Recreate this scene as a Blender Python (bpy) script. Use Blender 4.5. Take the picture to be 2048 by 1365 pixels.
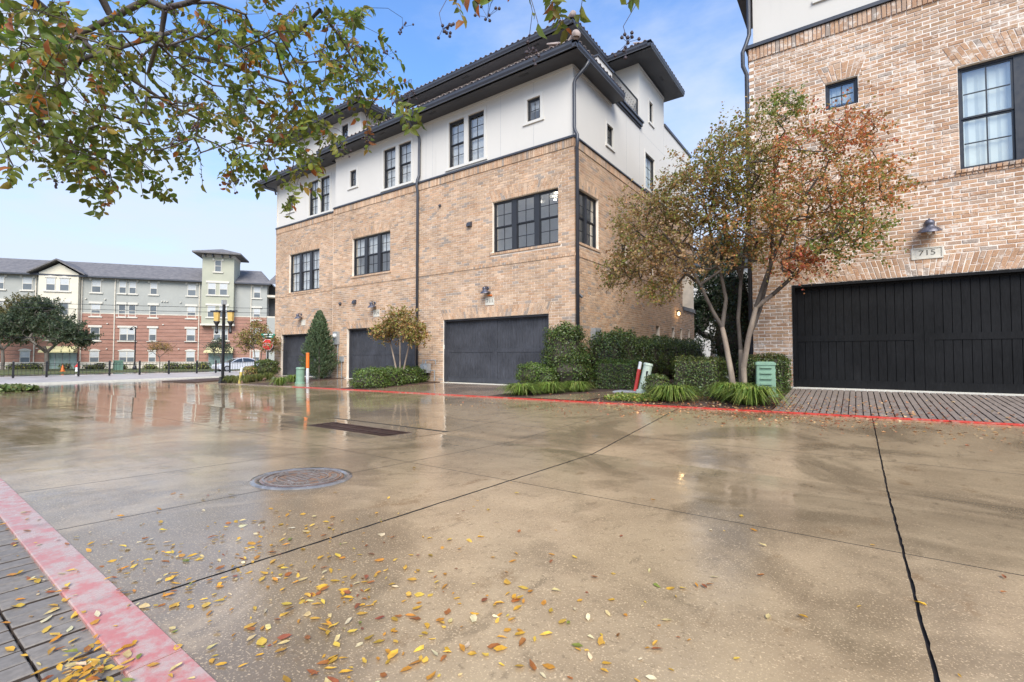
import bpy, math, random
import numpy as np
from mathutils import Vector, Matrix
R = math.radians
random.seed(7); RNG = np.random.default_rng(7)
for o in list(bpy.data.objects): bpy.data.objects.remove(o)
scene = bpy.context.scene
COL = scene.collection

# ---------------------------------------------------------------- camera, sky, sun, exposure
FPX, PITCH, YAW, CAMZ = 957.0, math.atan(30.5/957.0), R(35.75), 1.0
cam_d = bpy.data.cameras.new('camera'); cam = bpy.data.objects.new('camera', cam_d); COL.objects.link(cam)
cam_d.sensor_width = 36.0; cam_d.sensor_fit = 'HORIZONTAL'; cam_d.lens = FPX/2048*36
cam_d.clip_start = 0.05; cam_d.clip_end = 3000
cam.location = (0, 0, CAMZ); cam.rotation_euler = (R(90)+PITCH, 0, YAW)
scene.camera = cam

SUN_EL, SUN_AZ = 42.0, 138.0            # azimuth measured clockwise from +Y
world = bpy.data.worlds.new('World'); scene.world = world; world.use_nodes = True
wn, wl = world.node_tree.nodes, world.node_tree.links
wn.clear()
w_out = wn.new('ShaderNodeOutputWorld'); w_bg = wn.new('ShaderNodeBackground')
w_sky = wn.new('ShaderNodeTexSky'); w_sky.sky_type = 'NISHITA'; w_sky.sun_disc = False
w_sky.sun_elevation = R(SUN_EL); w_sky.sun_rotation = R(SUN_AZ); w_sky.air_density = 1.0; w_sky.dust_density = 0.6; w_sky.ozone_density = 1.6
w_tc = wn.new('ShaderNodeTexCoord'); w_map = wn.new('ShaderNodeMapping'); w_map.inputs['Scale'].default_value = (1.0, 1.0, 2.6)
w_map.inputs['Location'].default_value = (5.1, 4.4, 1.3)
w_no = wn.new('ShaderNodeTexNoise'); w_no.inputs['Scale'].default_value = 1.5; w_no.inputs['Detail'].default_value = 8; w_no.inputs['Roughness'].default_value = 0.56; w_no.inputs['Distortion'].default_value = 0.25
w_sep = wn.new('ShaderNodeSeparateXYZ')
w_el = wn.new('ShaderNodeMapRange'); w_el.inputs['From Min'].default_value = 0.0; w_el.inputs['From Max'].default_value = 0.5
w_el.inputs['To Min'].default_value = 0.36; w_el.inputs['To Max'].default_value = 0.0
w_add = wn.new('ShaderNodeMath'); w_add.operation = 'ADD'
w_cr = wn.new('ShaderNodeMapRange'); w_cr.interpolation_type = 'SMOOTHSTEP'
w_cr.inputs['From Min'].default_value = 0.42; w_cr.inputs['From Max'].default_value = 0.74; w_cr.inputs['To Min'].default_value = 0.04; w_cr.inputs['To Max'].default_value = 0.93
w_mix = wn.new('ShaderNodeMix'); w_mix.data_type = 'RGBA'
wl.new(w_tc.outputs['Generated'], w_map.inputs['Vector']); wl.new(w_map.outputs['Vector'], w_no.inputs['Vector'])
wl.new(w_tc.outputs['Generated'], w_sep.inputs['Vector']); wl.new(w_sep.outputs['Z'], w_el.inputs['Value'])
wl.new(w_no.outputs['Fac'], w_add.inputs[0]); wl.new(w_el.outputs['Result'], w_add.inputs[1])
wl.new(w_add.outputs['Value'], w_cr.inputs['Value']); wl.new(w_cr.outputs['Result'], w_mix.inputs['Factor'])
w_tint = wn.new('ShaderNodeMix'); w_tint.data_type = 'RGBA'; w_tint.blend_type = 'MULTIPLY'; w_tint.inputs['Factor'].default_value = 1.0
w_tint.inputs['B'].default_value = (.86, 1.24, 1.62, 1); wl.new(w_sky.outputs['Color'], w_tint.inputs['A']); wl.new(w_tint.outputs['Result'], w_mix.inputs['A']); w_mix.inputs['B'].default_value = (3.7, 4.1, 4.85, 1)
wl.new(w_mix.outputs['Result'], w_bg.inputs['Color']); w_bg.inputs['Strength'].default_value = 0.064
wl.new(w_bg.outputs['Background'], w_out.inputs['Surface'])

sun_d = bpy.data.lights.new('sun', 'SUN'); sun = bpy.data.objects.new('sun', sun_d); COL.objects.link(sun)
sun_d.energy = 1.5; sun_d.angle = R(40); sun_d.color = (1.0, 0.93, 0.82)
_sd = Vector((math.sin(R(SUN_AZ))*math.cos(R(SUN_EL)), math.cos(R(SUN_AZ))*math.cos(R(SUN_EL)), math.sin(R(SUN_EL))))
sun.rotation_euler = _sd.to_track_quat('Z', 'Y').to_euler(); sun.location = (0, -5, 40)

vs = scene.view_settings; vs.view_transform = 'Standard'; vs.look = 'None'; vs.exposure = 1.75; vs.gamma = 1.0; vs.use_curve_mapping = False
scene.render.engine = 'CYCLES'
scene.cycles.max_bounces = 8; scene.cycles.diffuse_bounces = 3; scene.cycles.glossy_bounces = 4; scene.cycles.transparent_max_bounces = 12
scene.cycles.use_denoising = True

_F0 = np.array([-math.sin(YAW), math.cos(YAW), 0.0]); _RT = np.array([math.cos(YAW), math.sin(YAW), 0.0]); _UZ = np.array([0, 0, 1.0])
_FW = _F0*math.cos(PITCH)+_UZ*math.sin(PITCH); _UP = -_F0*math.sin(PITCH)+_UZ*math.cos(PITCH)
def at(u, v, d):
    """point at horizontal depth d on the sight line of photo pixel (u, v)"""
    q = _FW+_RT*(u-1024)/FPX+_UP*(682.5-v)/FPX
    return np.array([0, 0, CAMZ])+q*(d/np.dot(q, _F0))

# ---------------------------------------------------------------- helpers
def empty(name, loc=(0, 0, 0)):
    o = bpy.data.objects.new(name, None); COL.objects.link(o); o.location = loc; o.empty_display_size = 0.2
    return o
def tag(o, label=None, cat=None, group=None, kind=None):
    if label: o['label'] = label
    if cat: o['category'] = cat
    if group: o['group'] = group
    if kind: o['kind'] = kind
    return o
def org_of(o):
    p = Vector((0, 0, 0))
    while o is not None:
        p = p+o.location; o = o.parent
    return p
def link_obj(name, me, parent=None, loc=(0, 0, 0), rot=None):
    o = bpy.data.objects.new(name, me); COL.objects.link(o); o.parent = parent; o.location = loc
    if rot is not None: o.rotation_euler = rot
    return o

class MB:
    """collects polygons in world coordinates, then becomes one mesh object"""
    def __init__(s): s.v = []; s.f = []; s.c = []; s.col = None
    def color(s, c): s.col = c; return s
    def add(s, vs_, fs_):
        n = len(s.v); s.v.extend([tuple(map(float, p)) for p in vs_])
        s.f.extend([tuple(i+n for i in q) for q in fs_])
        if s.col is not None: s.c.extend([s.col]*len(fs_))
        return s
    def quad(s, a, b, c, d): return s.add([a, b, c, d], [(0, 1, 2, 3)])
    def box(s, x0, x1, y0, y1, z0, z1):
        return s.add([(x0,y0,z0),(x1,y0,z0),(x1,y1,z0),(x0,y1,z0),(x0,y0,z1),(x1,y0,z1),(x1,y1,z1),(x0,y1,z1)],
                     [(0,3,2,1),(4,5,6,7),(0,1,5,4),(1,2,6,5),(2,3,7,6),(3,0,4,7)])
    def obox(s, c, ax, ay, az):
        """oriented box: centre and three half-axis vectors"""
        c, ax, ay, az = map(np.array, (c, ax, ay, az)); P = []
        for k in (-1, 1):
            for i, j in ((-1,-1),(1,-1),(1,1),(-1,1)): P.append(c+ax*i+ay*j+az*k)
        return s.add(P, [(0,3,2,1),(4,5,6,7),(0,1,5,4),(1,2,6,5),(2,3,7,6),(3,0,4,7)])
    def tube(s, pts, r, n=8, cap=True):
        pts = [np.array(p, float) for p in pts]; m = len(pts)
        rs = [r]*m if np.isscalar(r) else list(r)
        base = len(s.v); fs = []; vsx = []; pa = None
        for i, p in enumerate(pts):
            t = pts[min(i+1, m-1)]-pts[max(i-1, 0)]; t = t/(np.linalg.norm(t)+1e-9)
            if pa is None:
                h = np.array([0, 0, 1.0]) if abs(t[2]) < .9 else np.array([1.0, 0, 0]); a = np.cross(t, h)
            else: a = pa-t*np.dot(pa, t)
            a = a/(np.linalg.norm(a)+1e-9); b = np.cross(t, a); pa = a
            for k in range(n):
                th = 2*math.pi*k/n; vsx.append(p+(a*math.cos(th)+b*math.sin(th))*rs[i])
        for i in range(m-1):
            for k in range(n):
                k2 = (k+1) % n; fs.append((i*n+k, i*n+k2, (i+1)*n+k2, (i+1)*n+k))
        if cap: fs.append(tuple(range(n-1, -1, -1))); fs.append(tuple((m-1)*n+k for k in range(n)))
        return s.add(vsx, fs)
    def lathe(s, prof, c, n=20, cap=True, axis=None):
        """prof: (radius, height) pairs around vertical axis at c (or a tilted unit axis)"""
        c = np.array(c, float); az = np.array([0, 0, 1.0]) if axis is None else np.array(axis, float)/np.linalg.norm(axis)
        h = np.array([1.0, 0, 0]) if abs(az[0]) < .9 else np.array([0, 1.0, 0])
        ax = np.cross(h, az); ax /= np.linalg.norm(ax); ay = np.cross(az, ax)
        vsx, fs, m = [], [], len(prof)
        for (r_, z_) in prof:
            for k in range(n):
                th = 2*math.pi*k/n; vsx.append(c+az*z_+(ax*math.cos(th)+ay*math.sin(th))*r_)
        for i in range(m-1):
            for k in range(n):
                k2 = (k+1) % n; fs.append((i*n+k, i*n+k2, (i+1)*n+k2, (i+1)*n+k))
        if cap: fs.append(tuple(range(n-1, -1, -1))); fs.append(tuple((m-1)*n+k for k in range(n)))
        return s.add(vsx, fs)
    def prism(s, poly, ext):
        """polygon of 3D points pushed along vector ext"""
        P = [np.array(p, float) for p in poly]; e = np.array(ext, float); n = len(P)
        fs = [tuple(range(n-1, -1, -1)), tuple(range(n, 2*n))]+[(i, (i+1) % n, n+(i+1) % n, n+i) for i in range(n)]
        return s.add(P+[p+e for p in P], fs)
    def mesh(s, name, m, org=(0, 0, 0), smooth=False):
        me = bpy.data.meshes.new(name)
        ox, oy, oz = org
        me.from_pydata([(x-ox, y-oy, z-oz) for x, y, z in s.v], [], s.f)
        if s.c:
            a = me.attributes.new('Col', 'FLOAT_COLOR', 'FACE')
            a.data.foreach_set('color', np.array([(*c, 1.0) for c in s.c], dtype=np.float32).ravel())
        if m is not None: me.materials.append(m)
        if smooth: me.polygons.foreach_set('use_smooth', [True]*len(me.polygons))
        me.update(); return me
    def build(s, name, m, parent=None, smooth=False, org=None):
        if parent is not None:
            me = s.mesh(name, m, org_of(parent), smooth); return link_obj(name, me, parent)
        org = org if org is not None else (0, 0, 0)
        me = s.mesh(name, m, org, smooth); return link_obj(name, me, None, org)

def np_mesh(name, V, Fq, m, colors=None, smooth=False):
    """fast mesh from numpy arrays: V (n,3), Fq (k,3|4), colors per face (k,3)"""
    me = bpy.data.meshes.new(name); k, w = Fq.shape
    me.vertices.add(len(V)); me.vertices.foreach_set('co', V.astype(np.float32).ravel())
    me.loops.add(k*w); me.loops.foreach_set('vertex_index', Fq.astype(np.int32).ravel())
    me.polygons.add(k); me.polygons.foreach_set('loop_start', np.arange(0, k*w, w, dtype=np.int32))
    if smooth: me.polygons.foreach_set('use_smooth', np.ones(k, dtype=bool))
    if colors is not None:
        a = me.attributes.new('Col', 'FLOAT_COLOR', 'FACE')
        a.data.foreach_set('color', np.concatenate([colors, np.ones((k, 1))], 1).astype(np.float32).ravel())
    if m is not None: me.materials.append(m)
    me.update(calc_edges=True); me.validate(); return me

# ---------------------------------------------------------------- materials
class NT:
    def __init__(s, name):
        s.m = bpy.data.materials.new(name); s.m.use_nodes = True; s.t = s.m.node_tree; s.n = s.t.nodes; s.l = s.t.links
        s.b = s.n['Principled BSDF']; s.out = s.n['Material Output']
    def new(s, typ, **kw):
        n = s.n.new(typ)
        for k, v in kw.items():
            if hasattr(n, k) and k not in n.inputs: setattr(n, k, v)
            else: n.inputs[k].default_value = v
        return n
    def link(s, a, b): s.l.new(a, b)
    def pos(s):
        return s.new('ShaderNodeNewGeometry').outputs['Position']
    def noise(s, scale, detail=4, rough=.55, vec=None, dist=0.0, sc3=None):
        n = s.new('ShaderNodeTexNoise', Scale=scale, Detail=detail, Roughness=rough, Distortion=dist)
        v = vec if vec is not None else s.pos()
        if sc3 is not None:
            mp = s.new('ShaderNodeMapping'); mp.inputs['Scale'].default_value = sc3; s.link(v, mp.inputs['Vector']); v = mp.outputs['Vector']
        s.link(v, n.inputs['Vector']); return n.outputs['Fac']
    def rng(s, v, a, b, c=0.0, d=1.0, smooth=True):
        n = s.new('ShaderNodeMapRange'); n.interpolation_type = 'SMOOTHSTEP' if smooth else 'LINEAR'
        for k, x in (('From Min', a), ('From Max', b), ('To Min', c), ('To Max', d)): n.inputs[k].default_value = x
        s.link(v, n.inputs['Value']); return n.outputs['Result']
    def math(s, op, a, b=None):
        n = s.new('ShaderNodeMath', operation=op)
        for i, x in enumerate((a, b)):
            if x is None: continue
            if isinstance(x, (int, float)): n.inputs[i].default_value = x
            else: s.link(x, n.inputs[i])
        return n.outputs[0]
    def mix(s, fac, a, b, mode='MIX'):
        n = s.new('ShaderNodeMix', data_type='RGBA', blend_type=mode)
        for key, x in (('Factor', fac), ('A', a), ('B', b)):
            if isinstance(x, (int, float)): n.inputs[key].default_value = x
            elif isinstance(x, tuple): n.inputs[key].default_value = (*x, 1.0)
            else: s.link(x, n.inputs[key])
        return n.outputs['Result']
    def bump(s, h, strength=.3, dist=.01):
        n = s.new('ShaderNodeBump'); n.inputs['Strength'].default_value = strength; n.inputs['Distance'].default_value = dist
        s.link(h, n.inputs['Height']); s.link(n.outputs['Normal'], s.b.inputs['Normal']); return n
    def set(s, **kw):
        for k, v in kw.items():
            inp = s.b.inputs[k.replace('_', ' ')]
            if isinstance(v, (int, float)): inp.default_value = v
            elif isinstance(v, tuple): inp.default_value = (*v, 1.0) if len(v) == 3 else v
            else: s.link(v, inp)
        return s

def m_plain(name, c, rough=.5, metal=0.0, var=.12, scale=6.0, bump=0.0, spec=.5, coat=0.0):
    t = NT(name); n = t.noise(scale, 5)
    f = t.rng(n, .3, .7, 1-var, 1+var)
    g = t.new('ShaderNodeCombineXYZ');
    for i in range(3): t.link(f, g.inputs[i])
    t.set(Base_Color=t.mix(1.0, tuple(c), g.outputs[0], 'MULTIPLY'), Metallic=metal, Roughness=t.rng(n, .3, .7, max(.02, rough-.08), min(1, rough+.08)))
    t.b.inputs['Specular IOR Level'].default_value = spec; t.b.inputs['Coat Weight'].default_value = coat
    if bump: t.bump(t.noise(scale*12, 4), bump, .004)
    return t.m
def m_emit(name, c, s):
    t = NT(name); t.set(Base_Color=c, Emission_Color=c, Emission_Strength=s); return t.m
def m_brick(name, mortar, smear, lo, hi):
    """per-brick colour from the Col attribute, grainy, with smears of mortar wash"""
    t = NT(name); a = t.new('ShaderNodeAttribute', attribute_name='Col')
    g = t.noise(60, 4); patch = t.noise(.9, 3); sm = t.noise(9.0, 5, .65, sc3=(1, 1, 1.15))
    gr = t.rng(g, .25, .75, .78, 1.2); cg = t.new('ShaderNodeCombineXYZ')
    for i in range(3): t.link(gr, cg.inputs[i])
    c = t.mix(1.0, a.outputs['Color'], cg.outputs[0], 'MULTIPLY')
    bt = t.noise(.45, 4, .6); pr = t.rng(t.math('ADD', t.math('MULTIPLY', bt, .7), t.math('MULTIPLY', t.noise(2.6, 4, .6, sc3=(1, 1, .25)), .3)), .36, .62, .84, 1.08); cp = t.new('ShaderNodeCombineXYZ')
    for i in range(3): t.link(pr, cp.inputs[i])
    c = t.mix(1.0, c, cp.outputs[0], 'MULTIPLY')
    s2 = t.math('ADD', sm, t.math('MULTIPLY', t.math('SUBTRACT', patch, .5), .35))
    c = t.mix(t.rng(s2, lo, hi, 0.0, smear), c, mortar)
    t.set(Base_Color=c, Roughness=.88); t.b.inputs['Specular IOR Level'].default_value = .25
    t.bump(t.math('ADD', t.noise(45, 5), t.math('MULTIPLY', s2, .6)), .35, .006); return t.m
def m_leaf(name, trans=.35, rough=.42):
    t = NT(name); a = t.new('ShaderNodeAttribute', attribute_name='Col')
    n = t.noise(35, 3); f = t.rng(n, .3, .7, .8, 1.2); g = t.new('ShaderNodeCombineXYZ')
    for i in range(3): t.link(f, g.inputs[i])
    c = t.mix(1.0, a.outputs['Color'], g.outputs[0], 'MULTIPLY')
    t.set(Base_Color=c, Roughness=rough); t.b.inputs['Specular IOR Level'].default_value = .35
    tr = t.new('ShaderNodeBsdfTranslucent'); t.link(c, tr.inputs['Color'])
    mx = t.new('ShaderNodeMixShader'); mx.inputs[0].default_value = trans
    t.link(t.b.outputs[0], mx.inputs[1]); t.link(tr.outputs[0], mx.inputs[2]); t.link(mx.outputs[0], t.out.inputs['Surface']); return t.m
def m_glass(name, tint=(.95, .97, .96), f0=.23):
    """thin window glass: Schlick reflection the same from both sides, the rest passes straight through"""
    t = NT(name); g = t.new('ShaderNodeNewGeometry'); dt = t.new('ShaderNodeVectorMath', operation='DOT_PRODUCT')
    t.link(g.outputs['Incoming'], dt.inputs[0]); t.link(g.outputs['Normal'], dt.inputs[1])
    k = t.math('POWER', t.math('SUBTRACT', 1.0, t.math('ABSOLUTE', dt.outputs['Value'])), 5.0); fac = t.math('ADD', t.math('MULTIPLY', k, 1-f0), f0)
    gl = t.new('ShaderNodeBsdfGlossy', Roughness=.01); tp = t.new('ShaderNodeBsdfTransparent'); tp.inputs['Color'].default_value = (*tint, 1); mx = t.new('ShaderNodeMixShader')
    bn = t.new('ShaderNodeBump'); bn.inputs['Strength'].default_value = .02; bn.inputs['Distance'].default_value = .02
    t.link(t.noise(2.2, 2), bn.inputs['Height']); t.link(bn.outputs['Normal'], gl.inputs['Normal'])
    t.link(fac, mx.inputs[0]); t.link(tp.outputs[0], mx.inputs[1]); t.link(gl.outputs[0], mx.inputs[2]); t.link(mx.outputs[0], t.out.inputs['Surface']); return t.m
def m_bark(name, c1, c2, scale=6):
    t = NT(name); n = t.noise(scale, 5, .6, sc3=(1, 1, .28)); f = t.noise(scale*5, 4)
    t.set(Base_Color=t.mix(t.rng(n, .35, .62), c1, c2), Roughness=.8); t.bump(f, .4, .006); return t.m
def m_wood(name, c, spec=.35):
    """painted timber boards with upright grain"""
    t = NT(name); n = t.noise(14, 6, .7, sc3=(6, 6, .5)); k = t.noise(1.3, 3)
    f = t.math('ADD', t.rng(n, .3, .7, .6, 1.35), t.math('ADD', t.rng(k, .3, .7, -.2, .25), t.rng(t.noise(5, 5, .7, sc3=(1, 1, .2)), .55, .75, 0, .45))); g = t.new('ShaderNodeCombineXYZ')
    for i in range(3): t.link(f, g.inputs[i])
    t.set(Base_Color=t.mix(1.0, c, g.outputs[0], 'MULTIPLY'), Roughness=.62); t.b.inputs['Specular IOR Level'].default_value = spec
    t.bump(n, .35, .004); return t.m

M = {}
M['brick_tan'] = m_brick('brick_tan', (.80, .70, .58), .35, .56, .76)
M['brick_old'] = m_brick('brick_old', (.74, .66, .57), .70, .50, .68)
M['mortar_tan'] = m_plain('mortar_tan', (.86, .75, .62), .9, var=.10, scale=3, bump=.4, spec=.2)
M['mortar_pale'] = m_plain('mortar_pale', (.78, .70, .61), .9, var=.10, scale=3, bump=.4, spec=.2)
def _stucco(name, c):
    t = NT(name); big = t.noise(.35, 4); fine = t.noise(55, 5, .7); drip = t.noise(2.2, 4, .6, sc3=(1, 1, .12))
    cc = t.mix(t.rng(big, .35, .7, 0, .5), c, tuple(x*.93 for x in c)); cc = t.mix(t.rng(drip, .58, .78, 0, .35), cc, tuple(x*.82 for x in c))
    t.set(Base_Color=cc, Roughness=.85); t.b.inputs['Specular IOR Level'].default_value = .2; t.bump(fine, .25, .004); return t.m
M['stucco'] = _stucco('stucco', (.66, .625, .565)); M['stucco_trim'] = _stucco('stucco_trim', (.68, .65, .59))
M['charcoal'] = m_plain('charcoal_paint', (.050, .053, .064), .42, var=.10, scale=2.0)
M['soffit'] = m_plain('soffit_paint', (.058, .060, .068), .55, var=.08, scale=1.2)
M['black_metal'] = m_plain('black_metal', (.018, .018, .020), .4, var=.1)
M['frame'] = m_plain('window_frame_paint', (.024, .025, .029), .35, var=.1)
M['glass'] = m_glass('window_glass'); M['glass_far'] = m_plain('far_glass', (.20, .23, .25), .06, var=.15, scale=.6, spec=.8)
M['blind'] = m_plain('blind', (.72, .71, .69), .7, var=.03); M['shade'] = m_plain('shade', (.70, .74, .67), .8, var=.05, scale=2)
M['room'] = m_plain('room_wall', (.74, .72, .69), .8, var=.05)
M['downlight'] = m_emit('downlight', (1.0, .93, .80), 10.0); M['sconce_glow'] = m_emit('sconce_glow', (1.0, .72, .36), 30.0)
M['tile'] = m_plain('roof_tile_clay', (.34, .27, .235), .75, var=.3, scale=5, bump=.3)
M['garage_blue'] = m_wood('garage_blue', (.050, .052, .060)); M['garage_black'] = m_wood('garage_black', (.009, .009, .0095), .15)
M['limestone'] = m_plain('limestone', (.62, .585, .50), .8, var=.08, scale=8, bump=.3); M['limestone_dark'] = m_plain('limestone_letter', (.13, .12, .10), .8)
M['copper'] = m_plain('weathered_copper', (.115, .112, .135), .38, metal=.45, var=.35, scale=14)
M['orange'] = m_plain('orange_plastic', (.72, .17, .02), .45); M['white_pl'] = m_plain('white_plastic', (.75, .75, .73), .4)
M['grey_metal'] = m_plain('grey_enamel', (.36, .37, .37), .45, metal=.2)
def _paver(name, c, ro=.5):
    t = NT(name); oi = t.new('ShaderNodeObjectInfo'); n = t.noise(40, 4); w = t.noise(1.6, 4)
    cc = t.mix(t.rng(n, .3, .7, 0, .6), c, tuple(x*.55 for x in c)); cc = t.mix(t.math('MULTIPLY', oi.outputs['Random'], .5), cc, (c[0]*.62, c[1]*.66, c[2]*.72))
    t.set(Base_Color=cc, Roughness=t.rng(w, .35, .62, ro-.1, ro+.15)); t.b.inputs['Specular IOR Level'].default_value = .22; t.bump(n, .35, .003); return t.m
M['paver'] = _paver('paver_warm', (.29, .235, .195), .5); M['paver_grey'] = _paver('paver_grey', (.27, .235, .20), .60)
M['mulch'] = None
# ---------------------------------------------------------------- lie of the land
def lerp(x, xs, ys): return float(np.interp(x, xs, ys))
def z_near(x): return lerp(x, [-80, -47, -36, -24, -14, -6, 0, 9], [-.62, -.60, -.50, -.28, -.13, -.01, 0, 0])
def z_valley(x): return lerp(x, [-80, -47, -36, -24, -14, -8, 0, 9], [-.62, -.60, -.52, -.33, -.21, -.16, -.135, -.12])
def z_kerb(x): return lerp(x, [-80, -47, -36, -26, -20, -12.4, -7.5, 2, 9], [-.62, -.60, -.50, -.30, -.18, -.105, -.065, .015, .05])
def z_house(x): return lerp(x, [-80, -47, -36, -28, -25.5, -19, -7.2, -5, -2.1, -1.3, 9], [-.62, -.60, -.48, -.22, -.06, -.03, 0.0, .07, .20, .235, .235])
def gz(x, y):
    if y <= .7: return z_near(x)
    if y <= 5.15: return z_near(x)+(z_valley(x)-z_near(x))*(y-.7)/4.45
    if y <= 9.9: return z_valley(x)+(z_kerb(x)-z_valley(x))*(y-5.15)/4.75
    if y <= 13.4: return z_kerb(x)+(z_house(x)-z_kerb(x))*(y-9.9)/3.5
    return z_house(x)
def gp(u, v, dz=0.0):
    """ground point under photo pixel (u, v)"""
    q = _FW+_RT*(u-1024)/FPX+_UP*(682.5-v)/FPX; z = 0.0
    for _ in range(30):
        p = np.array([0, 0, CAMZ])+q*((z-CAMZ)/q[2]); z = .5*z+.5*(gz(p[0], p[1])+dz)
    return np.array([p[0], p[1], z])

def _concrete(name, dry, wet, gloss=1.0):
    """rain-wet concrete: damp colour everywhere, standing water where the roughness drops"""
    t = NT(name); P = t.pos(); sp = t.new('ShaderNodeSeparateXYZ'); t.link(P, sp.inputs[0])
    big = t.noise(.33, 4, .5, sc3=(.55, 1.3, 1)); mid = t.noise(1.9, 5, .6); fine = t.noise(120, 3, .6); grit = t.noise(38, 4, .7)
    streak = t.noise(1.1, 5, .6, sc3=(.5, 3.2, 1)); spots = t.noise(7, 4, .7, sc3=(1.0, .45, 1))
    # water gathers towards the valley gutter and down the fall to the street
    val = t.math('ABSOLUTE', t.math('SUBTRACT', sp.outputs['Y'], 5.0)); val = t.rng(val, 0.3, 3.2, .17, 0)
    fall = t.rng(sp.outputs['X'], -14, -2.0, .21, 0)
    wetv = t.math('ADD', t.math('ADD', big, val), fall)
    wetv = t.math('ADD', wetv, t.math('MULTIPLY', t.math('SUBTRACT', streak, .5), .62))
    pud = t.rng(wetv, .60, .80)
    c = t.mix(t.rng(mid, .3, .7), dry, wet)
    damp = t.noise(.55, 5, .62, dist=.6); stain = t.noise(3.1, 6, .75, sc3=(1, .6, 1))
    c = t.mix(t.rng(damp, .47, .60, 0, .85), c, tuple(x*.56 for x in wet)); c = t.mix(t.rng(stain, .57, .70, 0, .7), c, (wet[0]*.62, wet[1]*.52, wet[2]*.42))
    c = t.mix(t.rng(spots, .56, .72, 0, .6), c, tuple(x*.55 for x in wet))
    c = t.mix(t.rng(fine, .55, .70, 0, .7), c, tuple(min(1, x*1.75) for x in dry))
    c = t.mix(t.rng(grit, .55, .72, 0, .6), c, tuple(x*.5 for x in wet))
    c = t.mix(t.math('MULTIPLY', pud, .35), c, tuple(x*.7 for x in wet))
    rough = t.math('ADD', t.math('MULTIPLY', t.math('SUBTRACT', 1.0, pud), t.rng(mid, .3, .7, .06, .17)), .02)
    t.set(Base_Color=c, Roughness=rough); t.b.inputs['IOR'].default_value = 1.5
    h = t.math('MULTIPLY', t.math('ADD', fine, t.math('MULTIPLY', grit, .8)), t.math('SUBTRACT', 1.0, t.math('MULTIPLY', pud, .96)))
    bn = t.bump(h, .17*gloss, .003); rp = t.new('ShaderNodeBump'); rp.inputs['Strength'].default_value = .22; rp.inputs['Distance'].default_value = .02
    t.link(t.noise(3.2, 3, .55, sc3=(1, .55, 1)), rp.inputs['Height']); t.link(rp.outputs['Normal'], bn.inputs['Normal']); return t.m
M['concrete'] = _concrete('wet_concrete', (.45, .33, .195), (.335, .24, .14))
M['drive'] = _concrete('drive_concrete', (.38, .275, .185), (.30, .21, .14))
M['street'] = _concrete('street_concrete', (.36, .33, .29), (.27, .245, .215))
M['plaza'] = m_plain('plaza_paving', (.46, .40, .35), .4, var=.15, scale=.6)
M['joint'] = m_plain('joint_sealant', (.022, .022, .024), .5, var=.2, scale=20)
M['soil'] = m_plain('soil', (.07, .05, .038), .95, var=.3, scale=4)
def _mulch():
    t = NT('bark_mulch'); n = t.noise(26, 5, .7); f = t.noise(90, 3)
    t.set(Base_Color=t.mix(t.rng(n, .35, .65), (.045, .026, .018), (.135, .075, .048)), Roughness=.9); t.bump(t.math('ADD', n, f), .9, .03); return t.m
M['mulch'] = _mulch()
def _kerbpaint(name, c, under, lo, hi, rough):
    t = NT(name); n = t.noise(9, 6, .7); b = t.noise(1.2, 3); s = t.math('ADD', n, t.math('MULTIPLY', t.math('SUBTRACT', b, .5), .3))
    cc = t.mix(t.rng(s, lo, hi), c, under); cc = t.mix(t.rng(t.noise(3.5, 6, .7), .56, .74, 0, .6), cc, tuple(x*.5 for x in under)); t.set(Base_Color=cc, Roughness=t.rng(n, .3, .7, rough*.5, rough)); t.b.inputs['IOR'].default_value = 1.4
    t.bump(t.noise(60, 4), .25, .004); return t.m
M['kerb_worn'] = _kerbpaint('worn_red_kerb_paint', (.50, .17, .145), (.47, .34, .29), .38, .60, .32)
M['kerb_red'] = _kerbpaint('red_kerb_paint', (.48, .045, .028), (.38, .19, .14), .48, .68, .45)
def _lawn():
    t = NT('lawn'); n = t.noise(3, 5); f = t.noise(40, 4)
    t.set(Base_Color=t.mix(t.rng(n, .35, .65), (.075, .10, .03), (.13, .125, .05)), Roughness=.9); t.bump(f, .8, .04); return t.m
M['lawn'] = _lawn()

def surf(name, mat, x0, x1, y0, y1, dz, nx=None, ny=None, thick=.12, parent=None, kind='structure', clip=None):
    """sheet that follows the ground, with skirts"""
    nx = nx or max(1, int(math.ceil((x1-x0)/1.5))); ny = ny or max(1, int(math.ceil((y1-y0)/1.2)))
    xs = np.linspace(x0, x1, nx+1); ys = sorted(set([round(float(q), 4) for q in np.linspace(y0, y1, ny+1)]+[k for k in (.7, 5.15, 9.9, 13.4) if y0 < k < y1]))
    b = MB(); V = []; idx = {}
    for j, y in enumerate(ys):
        for i, x in enumerate(xs): idx[i, j] = len(V); V.append((x, y, gz(x, y)+dz))
    F_ = []; ny = len(ys)-1
    for j in range(ny):
        for i in range(nx): F_.append((idx[i, j], idx[i+1, j], idx[i+1, j+1], idx[i, j+1]))
    rim = [(i, 0) for i in range(nx)]+[(nx, j) for j in range(ny)]+[(i, ny) for i in range(nx, 0, -1)]+[(0, j) for j in range(ny, 0, -1)]
    base = len(V)
    for q in rim: x, y, z = V[idx[q]]; V.append((x, y, z-thick))
    n = len(rim)
    for k in range(n): F_.append((idx[rim[k]], base+k, base+(k+1) % n, idx[rim[(k+1) % n]]))
    b.add(V, F_); o = b.build(name, mat, parent)
    if parent is None: tag(o, kind=kind)
    return o

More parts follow.
